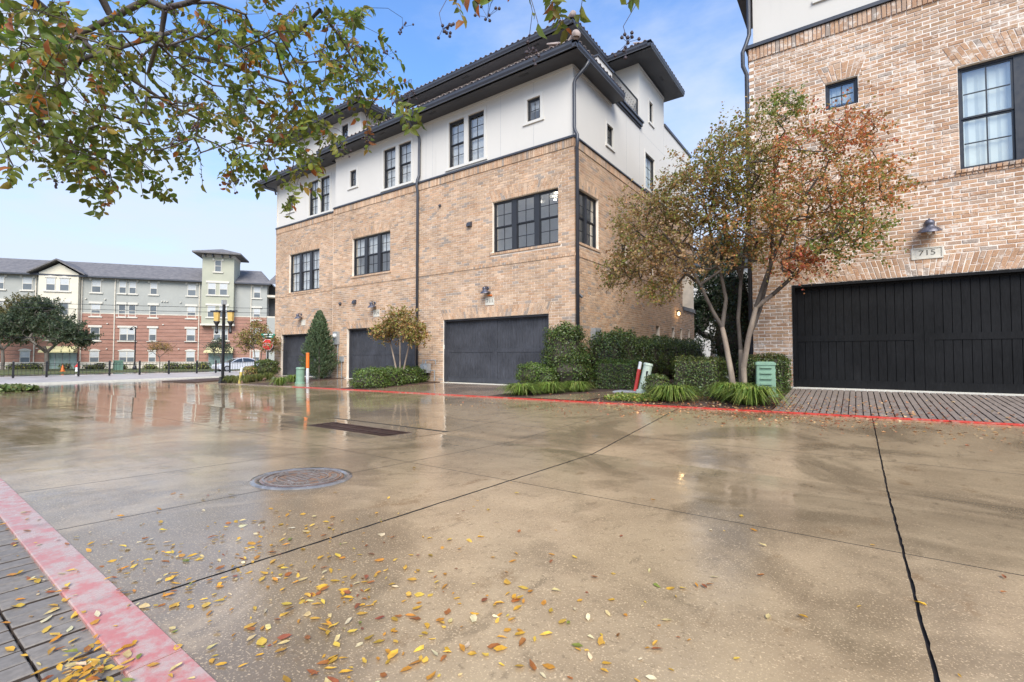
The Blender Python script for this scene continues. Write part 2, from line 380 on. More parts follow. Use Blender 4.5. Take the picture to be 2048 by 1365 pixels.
# ground sheet out to the horizon
def ground_sheet():
    xs = [-900, -400, -200, -120, -80, -60, -47, -41, -36, -30, -26, -22, -18, -14, -10, -6, -3, -1, 2, 5, 9, 20, 60, 200, 600]
    ys = [-600, -200, -60, -20, -6, -1, .7, 3, 5.15, 7.5, 9.9, 11.6, 13.4, 18, 30, 60, 120, 250, 500, 900]
    b = MB(); V = [(x, y, gz(x, y)-.10) for y in ys for x in xs]; nx = len(xs)
    b.add(V, [(j*nx+i, j*nx+i+1, (j+1)*nx+i+1, (j+1)*nx+i) for j in range(len(ys)-1) for i in range(nx-1)])
    tag(b.build('ground', M['soil']), kind='structure')
ground_sheet()

# --- the alley: cast slabs with sealed joints, a shallow valley along its middle
for q in ((-29, -8.03, .60, 9.85), (-5.05, 9, .60, 9.85), (-8.03, -5.05, .60, 4.085), (-8.03, -5.05, 5.375, 9.85)): surf('joint_bed', M['joint'], *q, -.016, nx=30, ny=20, thick=.05)
alley = empty('alley_pavement', (-6, 5, 0)); tag(alley, kind='structure')
def xj(k, y):            # the wandering cross joint near x = -2.6
    return -2.425-.022*(y-.6) if y < 5.15 else -2.53-.11*(y-5.15)*.72
slab_x = [-29, -25.4, -21.9, -18.4, -15.0, -11.6, -8.03, -5.05, -3.78, 'J', .19, 3.3, 6.3, 9]
G = .005
def slab(xa, xb, ya, yb):
    ga = .009 if xa == 'J' else (.007 if xa == .19 else G); gb = .009 if xb == 'J' else (.007 if xb == .19 else G)
    nx, ny = 7, 60
    b = MB(); V = []
    for j in range(ny+1):
        y = ya+G+(yb-ya-2*G)*j/ny
        if ya < 5.15 < yb and abs(y-5.15) < (yb-ya)/ny/2: y = 5.15
        wb = random.uniform(-.0022, .0022)+.0012*math.sin(y*9.1)+.0014*math.sin(y*23.7+1); x0 = (xj(0, y) if xa == 'J' else xa)+ga+(wb if xa in ('J', .19) else 0); x1 = (xj(0, y) if xb == 'J' else xb)-gb+(wb*.6 if xb in ('J', .19) else 0)
        for i in range(nx+1):
            x = x0+(x1-x0)*i/nx; V.append((x, y, gz(x, y)))
    w = nx+1; F_ = [(j*w+i, j*w+i+1, (j+1)*w+i+1, (j+1)*w+i) for j in range(ny) for i in range(nx)]
    rim = list(range(nx))+[j*w+nx for j in range(ny)]+[ny*w+i for i in range(nx, 0, -1)]+[j*w for j in range(ny, 0, -1)]
    n0 = len(V)
    for q in rim: x, y, z = V[q]; V.append((x, y, z-.03))
    n = len(rim); F_ += [(rim[k], n0+k, n0+(k+1) % n, rim[(k+1) % n]) for k in range(n)]
    o_ = b.add(V, F_).build('slab', M['concrete'], alley); o_.data.materials.append(M['joint'])
    for k in range(nx*ny, nx*ny+n): o_.data.polygons[k].material_index = 1
for i in range(len(slab_x)-1):
    xa, xb = slab_x[i], slab_x[i+1]
    rows = [.62, 3.42, 6.40, 9.765]
    if xa == -8.03: rows = [.62, 3.42, 4.08, 5.38, 6.40, 9.765]
    for j in range(len(rows)-1):
        if xa == -8.03 and rows[j] == 4.08: continue
        slab(xa, xb, rows[j], rows[j+1])

# --- storm drain: concrete apron round a two-bay iron grate
GX0, GX1, GY0, GY1 = -7.42, -5.42, 4.46, 4.98
drain = empty('storm_drain', (-6.5, 4.7, -.15)); tag(drain, 'long iron storm drain grate set in a concrete apron in the alley', 'drain')
b = MB()
def _aq(x0, x1, y0, y1):
    n = 6
    for k in range(n):
        xa, xb = x0+(x1-x0)*k/n, x0+(x1-x0)*(k+1)/n
        b.quad(*[(x, y, gz(x, min(y, 5.15))-.003) for x, y in ((xa, y0), (xb, y0), (xb, y1), (xa, y1))])
_aq(-8.02, GX0, 4.09, 5.37); _aq(GX1, -5.06, 4.09, 5.37); _aq(GX0, GX1, 4.09, GY0); _aq(GX0, GX1, GY1, 5.37)
b.build('apron', M['concrete'], drain)
zg = gz(-6.5, 4.6)-.010
M['iron'] = m_plain('rusty_iron', (.075, .042, .034), .42, metal=.5, var=.35, scale=9, bump=.3); M['dark'] = m_plain('dark_pit', (.008, .007, .006), .9)
b = MB(); b.box(GX0-.005, GX1+.005, GY0-.005, GY0+.035, zg-.05, zg+.004); b.box(GX0-.005, GX1+.005, GY1-.035, GY1+.005, zg-.05, zg+.004)
b.box(GX0-.005, GX0+.035, GY0+.035, GY1-.035, zg-.05, zg+.004); b.box(GX1-.035, GX1+.005, GY0+.035, GY1-.035, zg-.05, zg+.004)
b.box(GX0+.035, GX1-.035, 4.70, 4.735, zg-.05, zg+.004); b.build('grate_frame', M['iron'], drain)
bm = MB(); bm.box(-.009, .009, -.095, .095, -.03, 0); gme = bm.mesh('bar', M['iron'])
bl = MB(); bl.box(-.022, .022, -.095, .095, -.03, .002); gml = bl.mesh('cross_bar', M['iron'])
oo = org_of(drain)
for k in range(58):
    x = GX0+.05+(GX1-GX0-.1)*k/57
    for yc in (4.598, 4.838): link_obj('bar', gml if k % 19 == 0 else gme, drain, (x-oo.x, yc-oo.y, zg-.004-oo.z))
b = MB(); b.box(GX0+.01, GX1-.01, GY0+.01, GY1-.01, zg-.40, zg-.38); b.build('sump', M['dark'], drain)

# --- manhole cover
mc = np.array([-3.92, 2.34]); mz = gz(*mc)+.004
man = empty('manhole_cover', (mc[0], mc[1], mz)); tag(man, 'round rusty iron manhole cover with raised rings in wet concrete', 'manhole cover')
M['iron_wet'] = m_plain('wet_iron', (.24, .125, .08), .14, metal=.25, var=.35, scale=18, spec=.7)
M['iron_ring'] = m_plain('worn_iron', (.30, .28, .26), .20, metal=.35, var=.25, scale=14)
b = MB(); b.lathe([(.345, -.02), (.345, .006), (.405, .008), (.412, -.02)], (mc[0], mc[1], mz), 48, cap=False); b.build('ring_frame', M['iron_ring'], man, True)
b = MB(); b.lathe([(.338, -.02), (.338, .004), (.33, .006)], (mc[0], mc[1], mz), 48); b.build('cover_plate', M['iron_wet'], man)
b = MB()
for r0 in (.20, .305): b.lathe([(r0, .006), (r0, .012), (r0+.012, .012), (r0+.012, .006)], (mc[0], mc[1], mz), 40, cap=False)
for k in range(-3, 4):
    L = math.sqrt(max(.0, .19**2-(k*.05)**2))*.9
    if k % 2: b.box(mc[0]-L, mc[0]+L, mc[1]+k*.05-.006, mc[1]+k*.05+.006, mz+.006, mz+.011)
    else: b.box(mc[0]-L*.55, mc[0]+L*.55, mc[1]+k*.05-.012, mc[1]+k*.05+.012, mz+.006, mz+.012)
b.build('raised_rings', M['iron_ring'], man)
b = MB(); rr = random.Random(3)
for k in range(44):
    if k % 11 in (9, 10): continue
    th = 2*math.pi*k/44; c = (mc[0]+.256*math.cos(th), mc[1]+.256*math.sin(th), mz+.008); e, n_ = np.array([-math.sin(th), math.cos(th), 0]), np.array([math.cos(th), math.sin(th), 0])
    b.obox(c, e*.004, n_*.022, (0, 0, .003)); b.obox(np.array(c)+n_*rr.choice((-.018, 0, .018))+e*.009, e*.008, n_*.004, (0, 0, .003))
    if rr.random() < .6: b.obox(np.array(c)+e*.016, e*.004, n_*.022, (0, 0, .003))
b.build('raised_lettering', M['iron_ring'], man)
man.rotation_euler = (math.atan((z_valley(-3.9)-z_near(-3.9))/4.45), 0, 0)

# --- kerbs
def kerb(name, mat, x0, x1, y0, y1, h, step, drop, bev=.012, slant=0.0):
    root = empty(name, (0, (y0+y1)/2, 0)); tag(root, kind='structure')
    x = x0
    while x < x1-.01:
        xe = min(x+step, x1); b = MB(); n = 4; V = []
        for k in range(n+1):
            xx = x+.003+(xe-x-.006)*k/n; z = gz(xx, y0 if y0 < 5 else 9.9)
            s_ = slant*(xx+3.7); V += [(xx, y0+s_, z-drop), (xx, y0+s_, z+h-bev), (xx, y0+s_+bev, z+h), (xx, y1+s_-bev, z+h), (xx, y1+s_, z+h-bev), (xx, y1+s_, z-drop)]
        F_ = [(k*6+i, k*6+i+1, (k+1)*6+i+1, (k+1)*6+i) for k in range(n) for i in range(5)]+[(0, 1, 2, 3, 4, 5), tuple(n*6+i for i in (5, 4, 3, 2, 1, 0))]
        b.add(V, F_).build('kerb_stone', mat, root); x = xe
kerb('near_kerb', M['kerb_worn'], -20.0, 2.6, .575, .73, .007, 3.02, .16, bev=.004, slant=-.019)
kerb('far_kerb', M['kerb_red'], -17.2, 9.0, 9.765, 9.875, .022, 3.02, .12)

kerb('far_kerb_plain', M['drive'], -21.6, -17.2, 9.765, 9.875, .022, 2.2, .12)
# --- driveways, walk, planting beds behind the far kerb
surf('driveway', M['drive'], -13.05, -7.95, 9.88, 13.52, .012)
surf('driveway', M['drive'], -19.15, -14.42, 9.88, 13.52, .012)
surf('driveway', M['drive'], -25.9, -20.75, 9.88, 13.9, .012)
surf('door_threshold', M['limestone'], -12.95, -8.15, 13.30, 13.62, .022, ny=1)
surf('door_threshold', M['limestone'], -19.0, -14.47, 13.30, 13.62, .022, ny=1)
surf('door_threshold', M['limestone'], -25.28, -21.0, 13.60, 13.95, .022, ny=1)
surf('door_threshold', M['limestone'], -1.25, 3.65, 13.22, 13.62, .022, ny=1)
surf('planting_bed', M['mulch'], -14.41, -13.06, 9.88, 13.4, .03)
surf('planting_bed', M['mulch'], -20.74, -19.16, 9.88, 13.5, .03)
surf('planting_bed', M['mulch'], -30.6, -25.95, 10.0, 13.9, .05)
surf('planting_bed', M['mulch'], -7.94, -1.30, 9.88, 13.38, .02, ny=6)
surf('side_garden', M['mulch'], -7.2, -2.1, 13.39, 40, .02, ny=6)
# walk slanting back from the kerb between the beds
b = MB(); wp = [((-6.75, 9.89), (-5.1, 9.89)), ((-6.15, 11.0), (-4.9, 11.0)), ((-5.4, 12.1), (-4.65, 12.1)), ((-4.75, 14.2), (-3.95, 14.2)), ((-4.9, 40), (-3.9, 40))]
for (a, c), (d, e) in zip(wp[:-1], wp[1:]): b.quad(*[(x, y, gz(x, y)+.034) for x, y in (a, c, e, d)])
tag(b.build('walk', M['drive']), kind='structure')

# --- pavers: permeable brick pavers, long side running away from the alley
def pavers(name, x0, x1, y0, y1, mat, dz, px_, py_, keep, seed, rowdir):
    root = empty(name, ((x0+x1)/2, (y0+y1)/2, gz((x0+x1)/2, (y0+y1)/2))); tag(root, kind='structure'); o0 = org_of(root); rr = random.Random(seed)
    def block(ln=None):
        w, l = px_/2-.0075, (ln or py_)/2-.0045; b = MB(); e = .004
        V = [(-w, -l, -.04), (w, -l, -.04), (w, l, -.04), (-w, l, -.04), (-w, -l, -e), (w, -l, -e), (w, l, -e), (-w, l, -e), (-w+e, -l+e, 0), (w-e, -l+e, 0), (w-e, l-e, 0), (-w+e, l-e, 0)]
        b.add(V, [(0,1,5,4),(1,2,6,5),(2,3,7,6),(3,0,4,7),(4,5,9,8),(5,6,10,9),(6,7,11,10),(7,4,8,11),(8,9,10,11)]); return b
    def dk(m_):
        m_.materials.append(M['soil'])
        for k in range(4): m_.polygons[k].material_index = 1
        return m_
    me = dk(block().mesh('paver', mat)); allp = []; me2 = {}
    nx = int((x1-x0)/px_); ny = int((y1-y0)/py_)+1
    for i in range(nx):
        for j in range(ny):
            x = x0+(i+.5)*px_; y = y0+(j+.5+(.5 if (i % 2 and rowdir) else 0)-(.25 if rowdir else 0))*py_
            ya, yb = max(y-py_/2, y0), min(y+py_/2, y1)
            if yb-ya < .05: continue
            allp.append((x, (ya+yb)/2, yb-ya))
    allp.sort(key=lambda p: (p[0]-.0)**2+p[1]**2 if rowdir else -p[0]*0+abs(p[1]-y1))
    rest = MB()
    for k, (x, y, ln) in enumerate(allp):
        z = gz(x, y)+dz+rr.uniform(-.003, .003)
        rx = (gz(x, y+.05)-gz(x, y-.05))/.1; rot = (math.atan(rx)+rr.uniform(-.008, .008), rr.uniform(-.008, .008), rr.uniform(-.01, .01))
        if k < keep: link_obj('paver', me if abs(ln-py_) < .001 else me2[round(ln, 2)] if round(ln, 2) in me2 else me2.setdefault(round(ln, 2), dk(block(ln).mesh('paver', mat))), root, (x-o0.x, y-o0.y, z-o0.z), rot)
        else:
            Rm = Matrix.Rotation(rot[2], 3, 'Z') @ Matrix.Rotation(rot[0], 3, 'X'); q = block(ln)
            rest.add([Rm @ Vector(v)+Vector((x, y, z)) for v in q.v], q.f)
    if rest.v:
        o_ = tag(rest.build('paver_field', mat, root), kind='stuff'); o_.data.materials.append(M['soil'])
        for k in range(len(o_.data.polygons)): o_.data.polygons[k].material_index = 1 if k % 9 < 4 else 0
    return root
surf('paver_bed', M['soil'], -1.29, 9, 9.88, 13.25, -.012); surf('paver_bed', M['soil'], -20, 2.5, -3, .60, -.035, nx=30)
pavers('paver_drive', -1.28, 6.0, 9.885, 13.22, M['paver'], .014, .104, .21, 300, 5, True)
pavers('paver_walk', -6.6, .5, -.30, .61, M['paver_grey'], -.009, .106, .2275, 300, 6, False)

# --- cross street, plaza, lawn by the apartments
surf('street', M['street'], -36, -29.01, -60, 90, -.004, nx=6, ny=40)
surf('street_kerb', M['limestone'], -36.2, -36.01, -60, 90, .09, nx=1, ny=40)
surf('plaza', M['plaza'], -51, -36.21, -60, 90, .085, nx=8, ny=40)
surf('far_street', M['street'], -60, -51.01, -60, 120, .0, nx=4, ny=40)
surf('lawn', M['lawn'], -110, -60.01, -40, 120, .06, nx=6, ny=20)
surf('street_apron', M['street'], -29, -20.05, -12, .6, -.006, nx=8, ny=6)
surf('side_pavement', M['drive'], -29, -26, 13.95, 90, .02, nx=3, ny=30)
# ---------------------------------------------------------------- brickwork
CH, BL = .088, .262                   # course height, brick pitch
PAL_TAN = [(.54,.345,.215),(.58,.39,.25),(.50,.315,.195),(.61,.43,.29),(.49,.345,.24),(.56,.385,.255),(.45,.31,.21),(.53,.36,.235)]
PAL_OLD = [(.46,.275,.165),(.50,.315,.20),(.43,.255,.155),(.53,.36,.245),(.44,.305,.215),(.48,.30,.18)]
class Frame:
    """a wall plane: a along the wall, z up, w outwards"""
    def __init__(s, o, t, n): s.o = np.array([*o, 0.0]); s.t = np.array([*t, 0.0]); s.n = np.array([*n, 0.0])
    def p(s, a, z, w=0.0): return tuple(s.o+s.t*a+s.n*w+np.array([0, 0, z]))
    def box(s, b, a0, a1, z0, z1, w0, w1):
        P = [s.p(a, z, w) for z in (z0, z1) for a, w in ((a0, w1), (a1, w1), (a1, w0), (a0, w0))]
        return b.add(P, [(0,3,2,1),(4,5,6,7),(0,1,5,4),(1,2,6,5),(2,3,7,6),(3,0,4,7)])
def pick(pal, rr, dark=.06):
    c = pal[rr.randrange(len(pal))]; k = rr.uniform(.9, 1.1)
    if rr.random() < dark: c = (.36, .29, .235)
    return tuple(x*k for x in c)
class Bricks:
    def __init__(s, fr, pal, seed, bevel=False, jit=.0025, dark=.06):
        s.fr, s.pal, s.rr, s.bev, s.jit, s.dark = fr, pal, random.Random(seed), bevel, jit, dark; s.mb = MB(); s.full = []
    def quadbrick(s, A, w0, w1):
        """brick from four (a, z) corners"""
        b = s.mb; b.color(pick(s.pal, s.rr, s.dark)); j = s.jit; rr = s.rr
        A = [(a+rr.uniform(-j, j), z+rr.uniform(-j, j)*.7) for a, z in A]; w1 = w1+rr.uniform(-j, j)
        if not s.bev:
            P = [s.fr.p(a, z, w0) for a, z in A]+[s.fr.p(a, z, w1) for a, z in A]
            b.add(P, [(0,1,5,4),(1,2,6,5),(2,3,7,6),(3,0,4,7),(4,5,6,7)])
        else:
            ca, cz = sum(a for a, _ in A)/4, sum(z for _, z in A)/4; e = .006
            I = [(a-math.copysign(e, a-ca), z-math.copysign(e, z-cz)) for a, z in A]
            P = [s.fr.p(a, z, w0) for a, z in A]+[s.fr.p(a, z, w1-.005) for a, z in A]+[s.fr.p(a, z, w1) for a, z in I]
            b.add(P, [(0,1,5,4),(1,2,6,5),(2,3,7,6),(3,0,4,7),(4,5,9,8),(5,6,10,9),(6,7,11,10),(7,4,8,11),(8,9,10,11)])
    def rect(s, a0, a1, z0, z1, w0=-.03, w1=0.0): s.quadbrick([(a0, z0), (a1, z0), (a1, z1), (a0, z1)], w0, w1)
    def field(s, a0, a1, z0, z1, holes, traps=(), gap=.016, lo_off=None, hi_off=None, near=None):
        """running bond between a0..a1, z0..z1 round rectangular holes and arch trapezia"""
        n = int(round((z1-z0)/CH))
        for k in range(n):
            za, zb = z0+k*CH, z0+(k+1)*CH; lo = a0+(lo_off(k) if lo_off else 0); hi = a1-(hi_off(k) if hi_off else 0)
            blk = [(h[0], h[1]) for h in holes if h[2] < zb-.02 and h[3] > za+.02]
            for (b0, b1, t0, t1, y0, y1) in traps:
                zm = (za+zb)/2
                if y0 < zm < y1: q = (zm-y0)/(y1-y0); blk.append((b0+(t0-b0)*q, b1+(t1-b1)*q))
            blk.sort(); spans = []; cur = lo
            for p, q in blk:
                if q <= cur or p >= hi: continue
                if p > cur: spans.append((cur, p))
                cur = max(cur, q)
            if cur < hi: spans.append((cur, hi))
            off = (BL/2 if k % 2 else 0)+a0-2*BL
            for p, q in spans:
                m0 = int(math.floor((p-off)/BL+1e-6)); x = p
                while x < q-.004:
                    e = min(off+(m0+1)*BL, q); m0 += 1
                    if e-x < .004: x = e; continue
                    if q-e < .05 and q-e > 0: e = q
                    dpt = -.03
                    if lo_off and abs(x-lo) < 1e-6 and abs(x-a0) < 1e-6: dpt = -.115
                    if hi_off and abs(e-hi) < 1e-6 and abs(hi-a1) < 1e-6: dpt = -.115
                    xa, xb = (x if abs(x-lo) < 1e-6 else x+gap/2), (e if abs(e-hi) < 1e-6 else e-gap/2)
                    if xb-xa > .02:
                        if near and abs((e-x)-BL) < .001 and near(x, za): s.full.append(((x+e)/2, (za+zb)/2))
                        else: s.rect(xa, xb, za+gap/2, zb-gap/2, dpt)
                    x = e
    def soldier(s, a0, a1, z0, z1, proud=.02, pitch=.0875, gap=.012):
        n = max(1, int(round((a1-a0)/pitch))); p = (a1-a0)/n
        for k in range(n): s.rect(a0+k*p+gap/2, a0+(k+1)*p-gap/2, z0+gap/2, z1-gap/2, -.03, proud)
    def arch(s, a0, a1, z0, h, tilt=24, pitch=.0875, gap=.012, base=0.0):
        """flat jack arch over an opening: slanted bricks in two broken tiers"""
        h = base+round((z0+h-base)/CH)*CH-z0
        n = max(2, int(round((a1-a0)/pitch))); n += n % 2; p = (a1-a0)/n; mid = (a0+a1)/2
        for k in range(n):
            c0, c1 = a0+k*p, a0+(k+1)*p
            def sh(x):
                q = (x-mid)/((a1-a0)/2); return math.tan(R(tilt))*math.copysign(min(1, .25+abs(q)*.9), q) if abs(x-mid) > 1e-6 else 0
            s0, s1 = sh(c0), sh(c1); brk = h*(.64 if k % 2 else .36)
            for (za, zb) in ((0, brk), (brk, h)):
                s.quadbrick([(c0+s0*za+gap/2, z0+za+gap/2), (c1+s1*za-gap/2, z0+za+gap/2), (c1+s1*zb-gap/2, z0+zb-gap/2), (c0+s0*zb+gap/2, z0+zb-gap/2)], -.03, .001)
        return (a0, a1, a0-math.tan(R(tilt))*h*1.0, a1+math.tan(R(tilt))*h*1.0, z0, z0+h)
    def build(s, parent, mat, name='brick_courses'):
        if s.full:
            o0 = np.array(org_of(parent)); vmes = []
            for v in range(10):
                q = Bricks(Frame((0, 0), s.fr.t[:2], s.fr.n[:2]), s.pal, 100+v, s.bev, 0.0, s.dark); q.rect(-BL/2+.008, BL/2-.008, -CH/2+.008, CH/2-.008); vmes.append(q.mb.mesh('brick', mat))
            for (a, z) in s.full:
                j = s.jit; w = np.array(s.fr.p(a+s.rr.uniform(-j, j), z+s.rr.uniform(-j, j), s.rr.uniform(-j, j)))-o0
                rot = Matrix.Rotation(s.rr.uniform(-.012, .012), 3, Vector(s.fr.n)).to_euler()
                link_obj('brick', vmes[s.rr.randrange(10)], parent, tuple(w), rot)
        return tag(s.mb.build(name, mat, parent), kind='stuff')
def wall_face(b, fr, a0, a1, z0, z1, holes, w, reveal=.2):
    """flat face with rectangular openings and their reveals"""
    A = sorted({a0, a1, *[h[0] for h in holes], *[h[1] for h in holes]}); Z = sorted({z0, z1, *[h[2] for h in holes], *[h[3] for h in holes]})
    A = [x for x in A if a0 <= x <= a1]; Z = [x for x in Z if z0 <= x <= z1]
    for i in range(len(A)-1):
        for j in range(len(Z)-1):
            ca, cz = (A[i]+A[i+1])/2, (Z[j]+Z[j+1])/2
            if any(h[0] < ca < h[1] and h[2] < cz < h[3] for h in holes): continue
            b.quad(fr.p(A[i], Z[j], w), fr.p(A[i+1], Z[j], w), fr.p(A[i+1], Z[j+1], w), fr.p(A[i], Z[j+1], w))
    for h in holes:
        p, q, y0, y1 = h[:4]; d = w-reveal
        for (c1, c2) in (((p, y0), (p, y1)), ((q, y1), (q, y0)), ((p, y1), (q, y1)), ((q, y0), (p, y0))):
            b.quad(fr.p(*c1, w), fr.p(*c2, w), fr.p(*c2, d), fr.p(*c1, d))

# ---------------------------------------------------------------- windows and doors
WR = random.Random(11)
def window(root, fr, a0, a1, z0, z1, w, units=1, mull=.19, sash=2, cols=2, rows=2, blind=None, mat='frame', label=None, lights=(), room=True):
    """part 'window' (frame) with sub-parts pane, muntin, blind; w = depth of its outer face"""
    b = MB(); j = .05; mt = MB(); panes = []
    fr.box(b, a0, a1, z0, z0+j, w-.09, w); fr.box(b, a0, a1, z1-j, z1, w-.09, w)
    fr.box(b, a0, a0+j, z0+j, z1-j, w-.09, w); fr.box(b, a1-j, a1, z0+j, z1-j, w-.09, w)
    tw = (a1-a0-2*j-mull*(units-1))/units
    for k in range(units):
        u0 = a0+j+k*(tw+mull); u1 = u0+tw
        if k: fr.box(b, u0-mull, u0, z0+j, z1-j, w-.09, w-.004)
        zs = [z0+j, z1-j] if sash == 1 else [z0+j, (z0+z1)/2, z1-j]
        for si in range(len(zs)-1):
            s0, s1 = zs[si], zs[si+1]; ws = w-.025-(.03 if (sash == 2 and si == 0) else 0); st = .035
            fr.box(b, u0, u1, s0, s0+st, ws-.03, ws); fr.box(b, u0, u1, s1-st, s1, ws-.03, ws)
            fr.box(b, u0, u0+st, s0+st, s1-st, ws-.03, ws); fr.box(b, u1-st, u1, s0+st, s1-st, ws-.03, ws)
            g0, g1, h0, h1 = u0+st, u1-st, s0+st, s1-st; mw = .011
            ga = [g0+(g1-g0)*i/cols for i in range(cols+1)]; gh = [h0+(h1-h0)*i/rows for i in range(rows+1)]
            for x in ga[1:-1]: fr.box(mt, x-mw, x+mw, h0, h1, ws-.028, ws-.006)
            for i in range(cols):
                for y in gh[1:-1]: fr.box(mt, ga[i]+mw, ga[i+1]-mw, y-mw, y+mw, ws-.027, ws-.007)
                for r_ in range(rows): panes.append((ga[i], ga[i+1], gh[r_], gh[r_+1], ws-.018))
    o = b.build('window', M[mat], root)
    if label: o['label'] = label
    if mt.v: mt.build('muntin', M[mat], o)
    for (p, q, y0, y1, ww) in panes:
        tl, tv = WR.gauss(0, .0035), WR.gauss(0, .0035); g = MB()
        da, dz_ = (q-p)/2, (y1-y0)/2
        g.quad(fr.p(p, y0, ww-tl*da-tv*dz_), fr.p(q, y0, ww+tl*da-tv*dz_), fr.p(q, y1, ww+tl*da+tv*dz_), fr.p(p, y1, ww-tl*da+tv*dz_)); g.build('pane', M['glass'], o)
    # the room behind
    g = MB(); D = 1.6; wb = w-.095
    A0, A1, Z0, Z1 = a0-.12, a1+.12, z0-.12, z1+.12
    for q in (((A0,Z0,-D),(A1,Z0,-D),(A1,Z1,-D),(A0,Z1,-D)), ((A0,Z0,0),(A0,Z0,-D),(A0,Z1,-D),(A0,Z1,0)), ((A1,Z0,-D),(A1,Z0,0),(A1,Z1,0),(A1,Z1,-D)),
              ((A0,Z1,0),(A0,Z1,-D),(A1,Z1,-D),(A1,Z1,0)), ((A0,Z0,-D),(A0,Z0,0),(A1,Z0,0),(A1,Z0,-D))):
        g.quad(*[fr.p(a, z, wb+d) for a, z, d in q])
    for q in ((A0, a0, Z0, Z1), (a1, A1, Z0, Z1), (a0, a1, Z0, z0), (a0, a1, z1, Z1)): g.quad(*[fr.p(a, z, wb) for a, z in ((q[0], q[2]), (q[1], q[2]), (q[1], q[3]), (q[0], q[3]))])
    if room: g.build('room', M['room'], o)
    for (la, lz) in lights:
        d = MB(); c = np.array(fr.p(la, z1+.25, wb-lz)); d.lathe([(.05, -.012), (.05, 0)], c, 14); d.build('downlight', M['downlight'], o)
    if blind:
        tw = (a1-a0-2*j-mull*(units-1))/units
        for k in range(units):
            u0 = a0+j+k*(tw+mull)+.015; u1 = u0+tw-.03; frac = blind[1] if not callable(blind[1]) else blind[1](k); bb = MB(); zt = z1-j-.02; zb = zt-(z1-z0-2*j-.04)*frac
            if blind[0] == 'blind':
                n = int((zt-zb)/.05)
                for i in range(n):
                    zz = zt-(i+.5)*.05; P = [fr.p(u0, zz+.026, wb-.058), fr.p(u1, zz+.026, wb-.058), fr.p(u1, zz-.027, wb-.048), fr.p(u0, zz-.027, wb-.048)]; bb.quad(*P)
                if bb.v: bb.build('blind', M['blind'], o)
            else:
                n = 14; V = []
                for i in range(n+1):
                    a = u0+(u1-u0)*i/n; ww = wb-.05-.012*math.sin(i*2.1+k); V += [fr.p(a, zb, ww), fr.p(a, zt, ww)]
                bb.add(V, [(2*i, 2*i+2, 2*i+3, 2*i+1) for i in range(n)]); bb.build('shade', M['shade'], o)
    return o
def garage_door(root, fr, a0, a1, z0, z1, w, mat, pitch, centre, midz=.50, bottom=.17, edge=.10):
    """part 'garage_door' (backing) with stiles, rails and every plank as sub-parts"""
    b = MB(); fr.box(b, a0, a1, z0, z1, w-.10, w-.03); o = b.build('garage_door', M[mat], root); o0 = org_of(o)
    zm = z0+(z1-z0)*midz; c0, c1 = (a0+a1)/2-centre/2, (a0+a1)/2+centre/2
    def bar(name, p, q, y0, y1, e=0.0): bb = MB(); fr.box(bb, p, q, y0, y1, w-.03, w+e); bb.build(name, M[mat], o)
    bar('stile', a0, a0+edge, z0, z1, .004); bar('stile', a1-edge, a1, z0, z1, .004)
    bar('stile', c0, (c0+c1)/2-.004, z0, z1, .004); bar('stile', (c0+c1)/2+.004, c1, z0, z1, .004)
    for (p, q) in ((a0+edge, c0), (c1, a1-edge)):
        bar('rail', p, q, z0, z0+bottom); bar('rail', p, q, zm-.07, zm+.07); bar('rail', p, q, z1-.10, z1)
        n = int(round((q-p)/pitch)); pw = (q-p)/n
        for (y0, y1) in ((z0+bottom, zm-.07), (zm+.07, z1-.10)):
            bb = MB(); e = .004; g = .0035; wv, hv = pw/2-g, (y1-y0)/2
            fz = Frame((0, 0), fr.t[:2], fr.n[:2])
            V = [fz.p(a, z, d) for a, z, d in ((-wv,-hv,-.02),(wv,-hv,-.02),(wv,hv,-.02),(-wv,hv,-.02),(-wv,-hv,-e),(wv,-hv,-e),(wv,hv,-e),(-wv,hv,-e),(-wv+e,-hv,0),(wv-e,-hv,0),(wv-e,hv,0),(-wv+e,hv,0))]
            bb.add(V, [(0,1,5,4),(1,2,6,5),(2,3,7,6),(3,0,4,7),(4,5,9,8),(5,6,10,9),(6,7,11,10),(7,4,8,11),(8,9,10,11)]); me = bb.mesh('plank', M[mat])
            for k in range(n):
                c = np.array(fr.p(p+(k+.5)*pw, (y0+y1)/2, w-.012+WR.uniform(-.0015, .0015)))-np.array(o0); link_obj('plank', me, o, tuple(c))
    bb = MB(); fr.box(bb, a0-.0, a0+.0+.06, z0, z1, w+.004, w+.14); bb.build('jamb', M[mat], o)
    bb = MB(); fr.box(bb, a1-.06, a1, z0, z1, w+.004, w+.14); bb.build('jamb', M[mat], o)
    bb = MB(); fr.box(bb, a0+.06, a1-.06, z1-.06, z1, w+.004, w+.14); bb.build('jamb', M[mat], o)
    return o
def text_mesh(txt, size, ext, mat, name='lettering'):
    cu = bpy.data.curves.new(name, 'FONT'); cu.body = txt; cu.size = size; cu.extrude = ext; cu.align_x = 'CENTER'; cu.align_y = 'CENTER'
    o = bpy.data.objects.new(name, cu); COL.objects.link(o); dg = bpy.context.evaluated_depsgraph_get(); me = bpy.data.meshes.new_from_object(o.evaluated_get(dg))
    bpy.data.objects.remove(o); me.materials.clear(); me.materials.append(mat); me.name = name; return me
def put_text(txt, size, fr, a, z, w, mat, parent, ext=.002, name='lettering', sx=1.0):
    me = text_mesh(txt, size, ext, mat, name); X, Zv, N = Vector(fr.t), Vector((0, 0, 1)), Vector(fr.n)
    Mx = Matrix((X*sx, Zv, N)).transposed(); me.transform(Mx.to_4x4()); q = Vector(fr.p(a, z, w))
    return link_obj(name, me, parent, q-org_of(parent) if parent else q)
